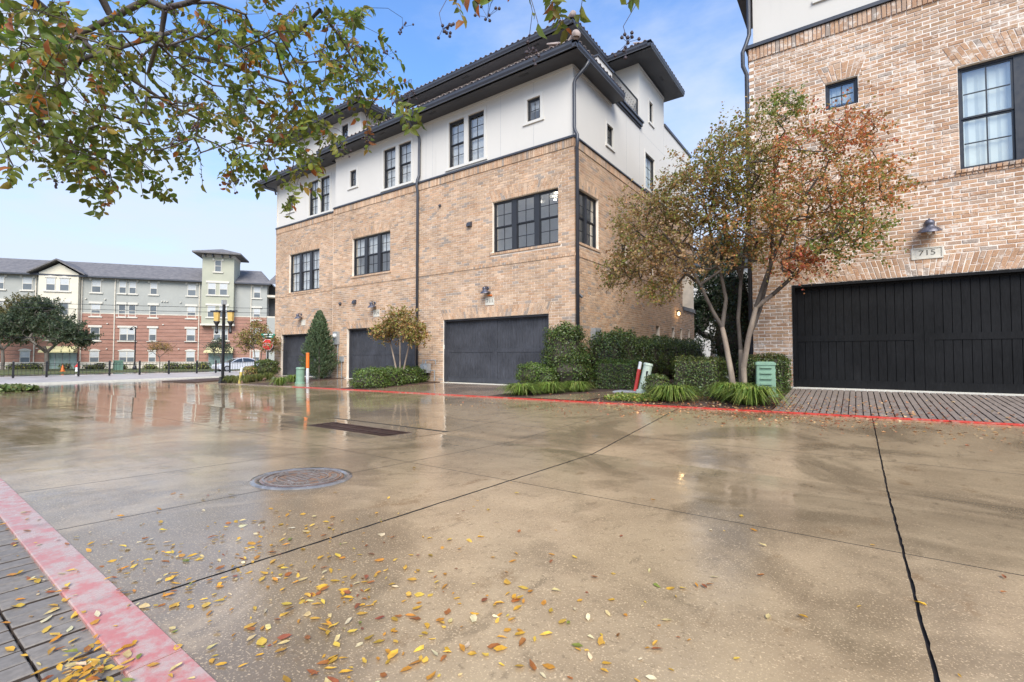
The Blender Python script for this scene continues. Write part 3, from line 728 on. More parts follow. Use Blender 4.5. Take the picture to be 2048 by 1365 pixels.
def plaque(root, fr, a, z, wd, h, txt, w=.004):
    b = MB(); fr.box(b, a-wd/2, a+wd/2, z-h/2, z+h/2, -.03, w); t = .028*wd/.5
    for q in ((a-wd/2, a+wd/2, z-h/2, z-h/2+t), (a-wd/2, a+wd/2, z+h/2-t, z+h/2), (a-wd/2, a-wd/2+t, z-h/2+t, z+h/2-t), (a+wd/2-t, a+wd/2, z-h/2+t, z+h/2-t)): fr.box(b, *q, w, w+.014)
    o = b.build('number_plaque', M['limestone'], root)
    if txt: put_text(txt, h*.62, fr, a, z+h*.02, w+.003, M['limestone_dark'], o, sx=1.25)
    return o
def wall_lamp(name, p, n, label, s=1.0, bell=True):
    """gooseneck barn lamp: back plate, arm, cap, bell shade, bulb"""
    p, n = np.array(p, float), np.array([*n, 0.0]); root = empty(name, tuple(p)); tag(root, label, 'lamp', 'barn lamps over the garage doors')
    b = MB(); b.lathe([(.062*s, 0), (.062*s, .018), (.045*s, .028)], p+np.array([0, 0, .10*s]), 16, axis=n); b.build('back_plate', M['copper'], root, True)
    b = MB(); b.tube([p+np.array([0, 0, .10*s]), p+n*.10*s+np.array([0, 0, .15*s]), p+n*.17*s+np.array([0, 0, .145*s]), p+n*.19*s+np.array([0, 0, .08*s])], .016*s, 8); b.build('arm', M['copper'], root, True)
    ax = np.array([n[0]*.22, n[1]*.22, 1.0]); c = p+n*.19*s
    b = MB(); b.lathe([(.0, .13*s), (.05*s, .125*s), (.075*s, .09*s), (.08*s, .05*s), (.07*s, .02*s), (.085*s, .0), (.13*s, -.03*s), (.185*s, -.085*s), (.19*s, -.098*s), (.18*s, -.092*s), (.12*s, -.04*s), (.06*s, -.01*s)], c, 24, cap=False, axis=ax); b.build('shade', M['copper'], root, True)
    b = MB(); b.lathe([(.0, -.15*s), (.03*s, -.135*s), (.04*s, -.11*s), (.03*s, -.07*s), (.02*s, -.02*s)], c, 12, cap=False, axis=ax); b.build('bulb', M['white_pl'], root, True)
    return root
def eave_run(b, p0, p1, out, z, w=.11, h=.225):
    """gutter profile between two points; out = outward unit vector"""
    p0, p1, out = np.array([*p0, 0.]), np.array([*p1, 0.]), np.array([*out, 0.])
    prof = [(-.03, 0), (.055, 0), (.075, .05), (w, .12), (w, h-.02), (w+.012, h-.01), (w+.012, h+.004), (w-.02, h+.004), (w-.02, h-.03), (-.03, h-.03)]
    P = [p0+out*(o-w)+np.array([0, 0, z+q]) for o, q in prof]; b.prism(P, p1-p0)
_tile_me = {}
def barrel(L=.46, r=.092):
    n = 8; b = MB(); V = []
    for (y, rr_) in ((0, r), (L, r*.82)):
        for q in (rr_, rr_-.016):
            for k in range(n+1):
                th = math.pi*k/n; V.append((math.cos(th)*q, y, math.sin(th)*q))
    m = n+1; F_ = []
    for k in range(n):
        F_ += [(k, k+1, 2*m+k+1, 2*m+k), (m+k+1, m+k, 3*m+k, 3*m+k+1), (k+1, k, m+k, m+k+1), (2*m+k, 2*m+k+1, 3*m+k+1, 3*m+k)]
    F_ += [(0, 2*m, 3*m, m), (m-1, 2*m-1, 4*m-1, 3*m-1)]
    b.add(V, F_); return b
def tile_row(parent, p0, p1, up, z, slope, pitch=.27, courses=3):
    """barrel tiles along an eave: the edge row tile by tile, the courses above as one field"""
    p0, p1, up = np.array([*p0, 0.]), np.array([*p1, 0.]), np.array([*up, 0.]); L = np.linalg.norm(p1-p0); e = (p1-p0)/L
    yv = up+np.array([0, 0, slope]); yv /= np.linalg.norm(yv); zv = np.cross(e, yv);
    if zv[2] < 0: zv = -zv
    Mx = Matrix((Vector(e), Vector(yv), Vector(zv))).transposed(); key = tuple(np.round(np.concatenate([e, yv]), 4))
    if key not in _tile_me:
        b = barrel(); me = b.mesh('roof_tile', M['tile'], smooth=False); me.transform(Mx.to_4x4()); _tile_me[key] = me
    n = int(L/pitch); o0 = np.array(org_of(parent)); fld = MB(); bb = barrel()
    for k in range(n):
        c = p0+e*(L/n*(k+.5))+up*.07+np.array([0, 0, z-.012]); link_obj('roof_tile', _tile_me[key], parent, tuple(c+zv*WR.uniform(-.006, .006)-o0))
        for q in range(1, courses):
            cc = c+yv*(.40*q)+zv*.012; fld.add([np.array(Mx @ Vector(v))+cc for v in bb.v], bb.f)
    if fld.v: tag(fld.build('tile_courses', M['tile'], parent), kind='stuff')
def vent_hood(root, fr, a, z, s, name='vent_hood', square=True):
    b = MB()
    if square: b.add([fr.p(a-s, z-s, 0), fr.p(a+s, z-s, 0), fr.p(a+s, z+s, 0), fr.p(a-s, z+s, 0), fr.p(a-s*.9, z-s*.9, s*1.3), fr.p(a+s*.9, z-s*.9, s*1.3), fr.p(a+s*.9, z+s*.5, s*.9), fr.p(a-s*.9, z+s*.5, s*.9)], [(0,1,5,4),(1,2,6,5),(2,3,7,6),(3,0,4,7),(4,5,6,7)])
    else: b.lathe([(s, 0), (s, s*.9), (s*.7, s*1.3), (0, s*1.4)], fr.p(a, z, 0), 12, cap=False, axis=fr.n)
    return b.build(name, M['charcoal'], root)
# ---------------------------------------------------------------- the brick townhouse row
FR = Frame((0, 13.4), (1, 0), (0, -1)); FR3 = Frame((0, 13.7), (1, 0), (0, -1)); SD = Frame((-7.2, 0), (0, 1), (1, 0))
SF = Frame((0, 13.47), (1, 0), (0, -1)); SF3 = Frame((0, 13.77), (1, 0), (0, -1)); SS = Frame((-7.28, 0), (0, 1), (1, 0))
ZT, ZS, ZE = 8.0, 4.20, 10.45
BW = -.010                                  # mortar face sits this far behind the brick faces
def trim_win(b, fr, a0, a1, z0, z1):
    t = .11
    fr.box(b, a0-t, a1+t, z1, z1+t, 0, .02); fr.box(b, a0-t, a0, z0, z1, 0, .02); fr.box(b, a1, a1+t, z0, z1, 0, .02); fr.box(b, a0-t-.05, a1+t+.05, z0-.09, z0, 0, .05)
def house_front(root, fr, sf, a0, a1, garage, win, upper, small, seed, hi_off=None, endpad=0.0):
    """brick front with garage and triple window, stucco top storey with its windows"""
    gh = .37; ga = (garage[0], garage[1], -.3, garage[2]); wa = (win[0], win[1], win[2], win[3])
    br = Bricks(fr, PAL_TAN, seed)
    n0 = int(round((ZS+.20)/CH)); zs = n0*CH-.20
    tg = br.arch(garage[0]-.02, garage[1]+.02, garage[2]+.004, gh, 20, base=-.20); tw = br.arch(win[0]-.02, win[1]+.02, win[3]+.004, gh, 22, base=zs+CH)
    sill = (win[0]-.10, win[1]+.10, win[2]-.088, win[2])
    br.soldier(sill[0], sill[1], sill[2], sill[3], .035)
    n0 = int(round((ZS+.20)/CH)); zs = n0*CH-.20
    br.field(a0, a1, -.20, zs, [ga], [tg], hi_off=hi_off)
    br.soldier(a0, a1, zs, zs+CH, .022)
    n1 = int(math.floor((ZT-.24-zs-CH)/CH)); zt = zs+CH+n1*CH
    br.field(a0, a1, zs+CH, zt, [wa, sill], [tw], hi_off=hi_off)
    br.soldier(a0, a1, zt, ZT, .024)
    br.build(root, M['brick_tan'])
    b = MB(); wall_face(b, fr, a0, a1-.012 if hi_off else a1, -.4, ZT, [ga, wa], BW, .32); b.build('wall', M['mortar_tan'], root)
    b = MB(); holes = list(upper)+list(small); wall_face(b, sf, a0, a1-.08 if hi_off else a1, ZT, ZE+.05, holes, 0, .14); b.build('stucco_wall', M['stucco'], root)
    b = MB()
    us = sorted(upper); trim_win(b, sf, us[0][0], us[-1][1], us[0][2], us[0][3])
    for l, r_ in zip(us[:-1], us[1:]): sf.box(b, l[1], r_[0], l[2], l[3], 0, .012)
    for s_ in small: trim_win(b, sf, *s_)
    sf.box(b, a0, a1-.08 if hi_off else a1, ZE-.10, ZE-.003, 0, .03); b.build('stucco_trim', M['stucco_trim'], root)
    b = MB(); fr.box(b, a0, a1+endpad, ZT+.002, ZT+.05, -.10, .065); fr.box(b, a0, a1+endpad-.03, ZT+.05, ZT+.085, -.10, .03); b.build('flashing', M['charcoal'], root)
U711 = [(-12.72, -11.94, 8.28, 10.08), (-11.74, -10.96, 8.28, 10.08)]; S711 = [(-9.05, -8.52, 9.03, 9.82)]
h711 = empty('townhouse', (-10.8, 13.4, 0)); tag(h711, 'end townhouse of tan brick and white stucco, numbered 711, nearest the gap', 'townhouse', 'townhouses of the brick row')
house_front(h711, FR, SF, -14.35, -7.2, (-12.92, -8.17, 2.40), (-10.51, -7.80, 4.69, 6.52), U711, S711, 21, hi_off=lambda k: 0.0 if k % 2 else .118)
h709 = empty('townhouse', (-17.2, 13.4, 0)); tag(h709, 'middle townhouse of the row, garage behind the small bronze tree', 'townhouse', 'townhouses of the brick row')
U709 = [(-16.6, -15.82, 8.25, 9.98), (-15.63, -14.85, 8.25, 9.98)]; S709 = [(-18.98, -18.51, 8.83, 9.6)]
house_front(h709, FR, SF, -20.12, -14.352, (-19.0, -14.47, 2.26), (-18.66, -16.05, 4.64, 6.38), U709, S709, 22)
h707 = empty('townhouse', (-23, 13.7, 0)); tag(h707, 'far end townhouse of the row, garage half hidden by the conifer', 'townhouse', 'townhouses of the brick row')
U707 = [(-22.85, -22.05, 8.22, 10.0), (-21.85, -21.05, 8.22, 10.0)]; S707 = [(-24.9, -24.35, 8.8, 9.66)]
house_front(h707, FR3, SF3, -25.93, -20.124, (-25.26, -21.0, 2.16), (-24.55, -21.76, 4.38, 6.42), U707, S707, 23)
for root, fr, sf, win, ups, sms, lights, bl in ((h711, FR, SF, (-10.51, -7.80, 4.69, 6.52), U711, S711, [(-9.6, 1.5), (-8.5, .9)], None), (h709, FR, SF, (-18.66, -16.05, 4.64, 6.38), U709, S709, [], ('blind', .45)), (h707, FR3, SF3, (-24.55, -21.76, 4.38, 6.42), U707, S707, [], ('blind', 1.0))):
    window(root, fr, *win, -.10, units=3, mull=.20, blind=bl, lights=lights, room=root is not h711)
    for u_ in ups: window(root, sf, *u_, -.05, units=1, blind=('blind', 1.0))
    for s_ in sms: window(root, sf, *s_, -.05, units=1, sash=1, blind=('blind', .5))
garage_door(h711, FR, -12.92, -8.17, .03, 2.40, -.20, 'garage_blue', .118, .20, edge=.12)
garage_door(h709, FR, -19.0, -14.47, .0, 2.26, -.26, 'garage_blue', .118, .20, edge=.12)
garage_door(h707, FR3, -25.26, -21.0, -.03, 2.16, -.26, 'garage_blue', .118, .20, edge=.12)
# side of the end house
br = Bricks(SD, PAL_TAN, 31); YE = 27.1
swin = (13.62, 15.16, 4.69, 6.45); s3w = [(20.95, 21.42, 1.45, 2.36), (23.2, 23.6, 1.45, 2.38), (24.5, 24.85, 1.45, 2.39), (25.9, 26.25, 1.45, 2.40)]
mid = [(17.15, 17.65, 4.55, 5.35), (20.2, 20.7, 4.6, 5.3), (25.0, 27.102, 3.55, 6.4)]
lo = lambda k: 0.0 if (k+1) % 2 else .118
zs = int(round((ZS+.20)/CH))*CH-.20; tw = br.arch(13.60, 15.18, 6.454, .37, 20, base=zs+CH); hol = [swin, (swin[0]-.06, swin[1]+.1, swin[2]-.088, swin[2]), *s3w, *mid]
br.soldier(swin[0]-.06, swin[1]+.1, swin[2]-.088, swin[2], .035)
n0 = int(round((ZS+.20)/CH)); zs = n0*CH-.20; n1 = int(math.floor((ZT-.24-zs-CH)/CH)); zt = zs+CH+n1*CH
def lo1(k): return .118 if k % 2 else 0.0
br.field(13.4, YE, -.20, zs, hol, [], lo_off=lo1); br.soldier(13.425, 25.0, zs, zs+CH, .022)
br.field(13.4, YE, zs+CH, zt, hol, [tw], lo_off=lo1); br.soldier(13.425, YE, zt, ZT, .024)
br.build(h711, M['brick_tan'], 'side_brick_courses')
b = MB(); wall_face(b, SD, 13.412, YE, -.4, ZT, [swin, *s3w, *mid], BW, .32)
b.quad((-7.21, YE, -.4), (-20, YE, -.4), (-20, YE, ZT), (-7.21, YE, ZT)); b.build('side_wall', M['mortar_tan'], h711)
window(h711, SD, *swin, -.10, units=2, mull=.16, lights=[(14.2, .6), (14.9, 1.4)], room=False)
b = MB(); rx0, rx1, ry0, ry1, rz0, rz1 = -11.4, -7.53, 13.73, 17.6, 4.3, 6.82
for q in (((rx0,ry0,rz0),(rx1,ry0,rz0),(rx1,ry1,rz0),(rx0,ry1,rz0)), ((rx0,ry0,rz1),(rx0,ry1,rz1),(rx1,ry1,rz1),(rx1,ry0,rz1)), ((rx0,ry0,rz0),(rx0,ry1,rz0),(rx0,ry1,rz1),(rx0,ry0,rz1)), ((rx0,ry1,rz0),(rx1,ry1,rz0),(rx1,ry1,rz1),(rx0,ry1,rz1))): b.quad(*q)
b.build('corner_room', M['room'], h711)
for q in s3w: window(h711, SD, *q, -.16, sash=1, cols=1, rows=1)
for q in mid[:2]: window(h711, SD, *q, -.08, sash=1)
# porch recess at the back corner
b = MB(); SD.box(b, 24.98, 27.14, 3.36, 3.55, -.30, .06); b.build('porch_ledge', M['charcoal'], h711)
b = MB(); b.box(-8.6, -8.5, 24.9, 27.1, 3.5, 6.4); b.build('porch_screen', M['iron'], h711)
# stucco above, stair tower, terrace
TW = (19.3, 22.55); hs = [(16.05, 16.62, 8.78, 9.56), (20.0, 21.15, 8.35, 9.85)]; ht = [(20.55, 21.0, 11.45, 12.35)]
b = MB(); wall_face(b, SS, 13.47, 16.66, ZT, ZE+.05, [hs[0]], 0, .14)
wall_face(b, SS, 16.66, TW[0], ZT, 10.72, [], 0, .14); b.quad(SS.p(16.4, ZE+.04, -.01), SS.p(16.66, ZE+.04, -.01), SS.p(16.66, 10.72, -.01), SS.p(16.4, 10.72, -.01))
wall_face(b, SS, TW[0], TW[1], ZT, 13.45, [hs[1], ht[0]], 0, .14); wall_face(b, SS, TW[1], YE, ZT, 12.0, [], 0, .14)
b.quad((-10.5, TW[0], 10.6), (-7.28, TW[0], 10.6), (-7.28, TW[0], 13.45), (-10.5, TW[0], 13.45)); b.quad((-10.5, TW[1], 10.6), (-7.28, TW[1], 10.6), (-7.28, TW[1], 13.45), (-10.5, TW[1], 13.45)); b.quad((-10.5, TW[0], 10.6), (-10.5, TW[1], 10.6), (-10.5, TW[1], 13.45), (-10.5, TW[0], 13.45))
b.quad((-14, YE, ZT), (-7.28, YE, ZT), (-7.28, YE, 12.0), (-14, YE, 12.0)); b.build('side_stucco_wall', M['stucco'], h711)
b = MB(); t = .09
for q in ((15.97, 16.70, 8.70, 9.64), (19.9, 21.25, 8.25, 9.95), (20.45, 21.1, 11.35, 12.45)):
    p, r_, y0, y1 = q; SS.box(b, p, r_, y1-t, y1, 0, .02); SS.box(b, p, p+t, y0, y1-t, 0, .02); SS.box(b, r_-t, r_, y0, y1-t, 0, .02); SS.box(b, p-.04, r_+.04, y0-.03, y0+.06, 0, .05)
SS.box(b, 13.47, 16.5, ZE-.10, ZE-.003, 0, .03); SS.box(b, TW[0], TW[1], 13.28, 13.38, 0, .03); b.build('side_trim', M['stucco_trim'], h711)
window(h711, SS, 16.05, 16.62, 8.78, 9.56, -.05, sash=1, blind=('shade', 1.0)); window(h711, SS, *hs[1], -.05, sash=1, cols=2, rows=3, blind=('shade', 1.0)); window(h711, SS, *ht[0], -.05, sash=1, cols=1, rows=3)
b = MB(); SD.box(b, 13.401, YE, ZT+.002, ZT+.05, -.10, .065); SD.box(b, 13.401, YE, ZT+.05, ZT+.085, -.10, .03); b.build('side_flashing', M['charcoal'], h711)
b = MB(); SS.box(b, 16.45, 19.42, 10.64, 10.72, -.15, .05); SS.box(b, 16.43, 19.45, 10.72, 10.86, -.15, .11); SS.box(b, 16.41, 19.48, 10.86, 10.93, -.15, .16); SS.box(b, TW[1]+.01, YE+.05, 12.0, 12.12, -.2, .06); b.build('terrace_moulding', M['charcoal'], h711)
b = MB(); b.box(-8.0, -7.285, 15.35, 16.58, 10.5, 11.68); b.build('parapet_pier', M['stucco'], h711)
b = MB(); b.box(-8.05, -7.24, 15.30, 16.63, 11.68, 11.74); b.build('pier_cap', M['charcoal'], h711)
rail = MB(); SS.box(rail, 16.58, 19.2, 11.80, 11.84, -.06, -.01); SS.box(rail, 16.58, 19.2, 11.02, 11.045, -.05, -.02); SS.box(rail, 19.18, 19.22, 10.93, 11.84, -.06, -.01); ro = rail.build('balcony_rail', M['black_metal'], h711)
bm = MB(); bm.box(-.006, .006, -.006, .006, 0, .76)
for zc in (.2, .5): bm.lathe([(.006, zc-.03), (.02, zc), (.006, zc+.03)], (0, 0, 0), 6, cap=False)
bm2 = MB(); bm2.box(-.006, .006, -.006, .006, 0, .76); bm2.lathe([(.006, .32), (.02, .35), (.006, .38)], (0, 0, 0), 6, cap=False)
mes = [bm.mesh('baluster', M['black_metal']), bm2.mesh('baluster', M['black_metal'])]; o0 = org_of(h711)
for k in range(24): link_obj('baluster', mes[k % 2], ro, (-7.315-o0.x, 16.66+k*.106-o0.y, 11.045-o0.z))
# roofs: eave boxes, gutters, tiles
def roof(root, name, poly_low, z, runs, slabs, soffit, vents=()):
    b = MB()
    for P in slabs: b.prism(P, (0, 0, -.05))
    o = b.build(name, M['tile'], root)
    b = MB()
    for P in soffit: b.prism([(x, y, z) for x, y in P], (0, 0, .03))
    b.build('soffit', M['soffit'], o)
    for (p0, p1, out) in runs:
        b = MB(); eave_run(b, p0, p1, out, z+(.002 if out[0] else 0)); b.build('gutter', M['charcoal'], o)
    for (x, y, dx, dy) in vents:
        b = MB()
        for k in range(3):
            cx, cy = x+dx*.13*(k-1), y+dy*.13*(k-1); b.box(cx-.05, cx+.05, cy-.05, cy+.05, z-.008, z-.002)
        b.build('soffit_vent', M['black_metal'], o)
    return o
SL = .34; GZ = ZE+.20
r1 = roof(h711, 'roof', None, ZE, [((-14.35, 12.70), (-6.75, 12.70), (0, -1)), ((-6.75, 12.70), (-6.75, 16.52), (1, 0))],
  [[(-14.35, 12.76, GZ), (-6.80, 12.76, GZ), (-9.5, 15.46, GZ+2.7*SL), (-14.35, 15.46, GZ+2.7*SL)], [(-6.80, 12.76, GZ), (-6.80, 16.5, GZ), (-9.5, 16.5, GZ+2.7*SL), (-9.5, 15.46, GZ+2.7*SL)], [(-14.35, 15.46, GZ+2.7*SL), (-9.5, 15.46, GZ+2.7*SL), (-9.5, 17, GZ+2.7*SL), (-14.35, 17, GZ+2.7*SL)]],
  [[(-14.35, 12.72), (-6.77, 12.72), (-6.77, 13.47), (-14.35, 13.47)], [(-7.28, 13.47), (-6.77, 13.47), (-6.77, 16.5), (-7.28, 16.5)]], [(-8.9, 13.05, 1, 0), (-13.2, 13.05, 1, 0)])
tile_row(r1, (-14.35, 12.66), (-6.95, 12.66), (0, 1), GZ+.03, SL); tile_row(r1, (-6.70, 12.9), (-6.70, 16.5), (-1, 0), GZ+.03, SL)
b = MB(); b.tube([(-6.72, 12.68, GZ+.10), (-8.1, 14.06, GZ+.10+1.38*SL), (-9.5, 15.46, GZ+.10+2.78*SL)], [.13, .12, .12], 10)
b.lathe([(0, .15), (.10, .12), (.145, .04), (.15, -.02), (.12, -.08)], (-6.76, 12.72, GZ+.12), 14, cap=False); b.build('hip_tile', M['tile'], r1, True)
b = MB(); b.prism([(-6.77, 16.52, ZE-.002), (-7.28, 16.52, ZE-.002), (-7.28, 16.52, GZ+.15), (-6.77, 16.52, GZ)], (0, .02, 0)); b.build('eave_return', M['charcoal'], r1)
r2 = roof(h709, 'roof', None, ZE, [((-20.55, 12.70), (-14.352, 12.70), (0, -1))], [[(-20.5, 12.76, GZ), (-14.352, 12.76, GZ), (-14.352, 15.46, GZ+2.7*SL), (-20.5, 15.46, GZ+2.7*SL)]], [[(-20.5, 12.72), (-14.352, 12.72), (-14.352, 13.47), (-20.5, 13.47)]], [(-16.2, 13.05, 1, 0), (-18.9, 13.05, 1, 0)])
tile_row(r2, (-20.5, 12.66), (-14.36, 12.66), (0, 1), GZ+.03, SL)
r3 = roof(h707, 'roof', None, ZE, [((-27.0, 13.05), (-20.552, 13.05), (0, -1)), ((-27.0, 13.05), (-27.0, 27), (-1, 0))], [[(-26.95, 13.11, GZ), (-20.5, 13.11, GZ), (-20.5, 15.8, GZ+2.7*SL), (-24.3, 15.8, GZ+2.7*SL)], [(-26.95, 13.11, GZ), (-24.3, 15.8, GZ+2.7*SL), (-24.3, 27, GZ+2.7*SL), (-26.95, 27, GZ)]],
  [[(-26.98, 13.07), (-20.5, 13.07), (-20.5, 13.77), (-26.98, 13.77)], [(-26.98, 13.77), (-25.93, 13.77), (-25.93, 27), (-26.98, 27)]], [(-23.5, 13.4, 1, 0)])
tile_row(r3, (-26.9, 13.01), (-20.56, 13.01), (0, 1), GZ+.03, SL)
b = MB(); b.quad((-25.93, 13.71, -.4), (-25.93, 27, -.4), (-25.93, 27, ZE), (-25.93, 13.71, ZE)); b.quad((-25.93, 27, -.4), (-14, 27, -.4), (-14, 27, ZE), (-25.93, 27, ZE)); b.build('gable_wall', M['stucco'], h707)
b = MB(); b.quad((-20.122, 13.39, -.3), (-20.122, 13.75, -.3), (-20.122, 13.75, ZT), (-20.122, 13.39, ZT)); b.build('return_wall', M['brick_tan'] if False else M['mortar_tan'], h709)
# upper storeys
ZU = 13.40; GU = ZU+.20
b = MB(); b.box(-17.4, -9.05, 16.15, 22, 11.0, ZU+.04); b.build('penthouse_wall', M['stucco'], h711)
r4 = roof(h711, 'upper_roof', None, ZU, [((-18.2, 15.40), (-8.30, 15.40), (0, -1)), ((-8.30, 15.40), (-8.30, 22), (1, 0))],
  [[(-18.15, 15.46, GU), (-8.36, 15.46, GU), (-11.6, 18.7, GU+3.24*SL), (-18.15, 18.7, GU+3.24*SL)], [(-8.36, 15.46, GU), (-8.36, 22, GU), (-11.6, 22, GU+3.24*SL), (-11.6, 18.7, GU+3.24*SL)]],
  [[(-18.15, 15.42), (-8.33, 15.42), (-8.33, 16.15), (-18.15, 16.15)], [(-9.05, 16.15), (-8.33, 16.15), (-8.33, 22), (-9.05, 22)]], [(-10.2, 15.75, 1, 0), (-13.9, 15.75, 1, 0)])
tile_row(r4, (-18.15, 15.36), (-8.45, 15.36), (0, 1), GU+.03, SL, courses=2); tile_row(r4, (-8.25, 15.6), (-8.25, 22), (-1, 0), GU+.03, SL, courses=2)
b = MB(); b.tube([(-8.28, 15.38, GU+.08), (-11.6, 18.7, GU+.10+3.24*SL)], .12, 10); b.build('hip_tile', M['tile'], r4, True)
PF = Frame((0, 14.9), (1, 0), (0, -1)); PS = Frame((-20.15, 0), (0, 1), (1, 0))
b = MB(); wall_face(b, PF, -26, -20.15, 10.6, ZU+.04, [(-21.75, -21.2, 12.35, 13.1)], 0, .12); wall_face(b, PS, 14.9, 22, 10.6, ZU+.04, [], 0); b.build('penthouse_wall', M['stucco'], h707)
b = MB(); trim_win(b, PF, -21.75, -21.2, 12.35, 13.1); b.build('penthouse_trim', M['stucco_trim'], h707)
window(h707, PF, -21.75, -21.2, 12.35, 13.1, -.04, sash=1)
r5 = roof(h707, 'upper_roof', None, ZU, [((-26.8, 14.15), (-19.40, 14.15), (0, -1)), ((-19.40, 14.15), (-19.40, 22), (1, 0))],
  [[(-26.8, 14.21, GU), (-19.46, 14.21, GU), (-23.1, 17.85, GU+3.6*SL)], [(-19.46, 14.21, GU), (-19.46, 22, GU), (-23.1, 22, GU+3.6*SL), (-23.1, 17.85, GU+3.6*SL)], [(-26.8, 14.21, GU), (-23.1, 17.85, GU+3.6*SL), (-23.1, 22, GU+3.6*SL), (-26.8, 22, GU)]],
  [[(-26.8, 14.17), (-19.43, 14.17), (-19.43, 14.9), (-26.8, 14.9)], [(-20.15, 14.9), (-19.43, 14.9), (-19.43, 22), (-20.15, 22)]], [(-22.5, 14.5, 1, 0)])
tile_row(r5, (-26.8, 14.11), (-19.55, 14.11), (0, 1), GU+.03, SL, courses=2); tile_row(r5, (-19.35, 14.35), (-19.35, 22), (-1, 0), GU+.03, SL, courses=2)
b = MB(); b.tube([(-19.38, 14.13, GU+.08), (-23.1, 17.85, GU+.10+3.6*SL)], .12, 10); b.build('hip_tile', M['tile'], r5, True)
r6 = roof(h711, 'tower_roof', None, ZU+.03, [((-11.4, 18.42), (-6.44, 18.42), (0, -1)), ((-6.44, 18.42), (-6.44, 23.1), (1, 0))],
  [[(-11.3, 18.48, GU), (-6.5, 18.48, GU), (-8.9, 20.8, GU+2.3*SL)], [(-6.5, 18.48, GU), (-6.5, 23.1, GU), (-8.9, 20.8, GU+2.3*SL)], [(-6.5, 23.1, GU), (-11.3, 23.1, GU), (-8.9, 20.8, GU+2.3*SL)], [(-11.3, 23.1, GU), (-11.3, 18.48, GU), (-8.9, 20.8, GU+2.3*SL)]],
  [[(-11.3, 18.44), (-6.47, 18.44), (-6.47, 23.08), (-11.3, 23.08)]], [(-6.85, 21.0, 0, 1)])
tile_row(r6, (-11.3, 18.38), (-6.55, 18.38), (0, 1), GU+.06, SL, courses=2); tile_row(r6, (-6.40, 18.6), (-6.40, 23.1), (-1, 0), GU+.06, SL, courses=2)
b = MB()
for (a, z0, z1) in ((-8.79, 8.10, 8.88), (-8.79, 9.98, 10.34), (-10.2, 8.1, 10.34), (-13.6, 8.1, 10.34), (-13.98, 8.1, 10.34)): SF.box(b, a-.004, a+.004, z0, z1, 0, .0015)
tag(b.build('control_joints', M['grey_metal'], h711), kind='stuff'); b = MB()
for (a, z0, z1) in ((17.9, 8.1, 10.6), (19.32, 8.1, 13.2), (22.5, 8.1, 13.2)): SS.box(b, a-.004, a+.004, z0, z1, 0, .0015)
SS.box(b, 19.34, 22.5, 10.58, 10.588, 0, .0015); tag(b.build('side_control_joints', M['grey_metal'], h711), kind='stuff')
# downspouts, plaques, vents, small fittings
def pipe(root, pts, r_=.05, name='downspout', n=10):
    b = MB(); b.tube(pts, r_, n); o = b.build(name, M['charcoal'], root, True)
    return o
pipe(h711, [(-6.80, 13.62, ZE+.03), (-6.80, 13.60, ZE-.08), (-6.86, 13.56, ZE-.20), (-7.14, 13.44, ZE-.52), (-7.20, 13.42, ZE-.66), (-7.20, 13.42, ZT+.35), (-7.17, 13.40, ZT+.22), (-7.06, 13.36, ZT+.02), (-7.06, 13.36, ZT-.22), (-7.10, 13.40, ZT-.38), (-7.125, 13.46, ZT-.5), (-7.125, 13.46, .0)], .056)
pipe(h709, [(-14.30, 12.80, ZE+.03), (-14.30, 12.80, ZE-.10), (-14.30, 12.98, ZE-.24), (-14.30, 13.36, ZE-.50), (-14.30, 13.40, ZE-.62), (-14.30, 13.40, ZT+.35), (-14.30, 13.30, ZT+.12), (-14.30, 13.27, ZT-.15), (-14.30, 13.33, ZT-.35), (-14.30, 13.335, .02)], .056)
pipe(h707, [(-26.3, 13.2, ZE+.03), (-26.3, 13.3, ZE-.12), (-26.0, 13.6, ZE-.2), (-25.98, 13.68, ZE-.5)], .05)
plaque(h711, FR, -10.62, 2.97, .40, .28, '711'); plaque(h709, FR, -16.9, 2.87, .40, .30, '709'); plaque(h707, FR3, -23.1, 2.74, .36, .30, None)
vent_hood(h711, FR, -11.57, 5.90, .10); vent_hood(h711, FR, -13.1, 6.88, .055, square=False); vent_hood(h709, FR, -18.42, 3.47, .10); vent_hood(h709, FR, -19.5, 3.45, .07, square=False)
b = MB(); FR.box(b, -12.94, -12.90, 1.28, 1.44, -.08, -.05); b.build('keypad', M['white_pl'], h711)
b = MB(); FR.box(b, -10.70, -10.52, 3.16, 3.20, 0, .05); b.build('sensor_light', M['orange'], h711)
for (y, z) in ((13.62, 2.98), (21.3, 3.36)):
    b = MB(); b.lathe([(.03, 0), (.03, .05)], SD.p(y, z, 0), 8, axis=(1, 0, 0)); b.lathe([(.035, 0), (.055, .14)], SD.p(y, z, .05), 10, axis=(.5, .2, -.6)); b.build('flood_light', M['charcoal'], h711)
b = MB(); SD.box(b, 14.5, 14.98, 1.28, 1.95, 0, .16); SD.box(b, 14.53, 14.95, 1.31, 1.92, .16, .175); b.build('electric_panel', M['grey_metal'], h711)
M['lit_glass'] = m_emit('lit_glass', (1.0, .74, .38), 1.6)
sc_ = empty('wall_sconce', (-7.2, 24.0, 3.0)); tag(sc_, 'lit lantern glowing on the side brick wall at the far corner', 'lamp')
b = MB(); SD.box(b, 23.94, 24.08, 3.0, 3.28, 0, .02); SD.box(b, 23.96, 24.06, 3.24, 3.28, .02, .14); b.build('bracket', M['black_metal'], sc_)
b = MB(); b.lathe([(.03, -.08), (.055, -.03), (.05, .07), (.02, .10)], SD.p(24.01, 3.10, .09), 10); b.build('lamp_glass', M['lit_glass'], sc_, True)
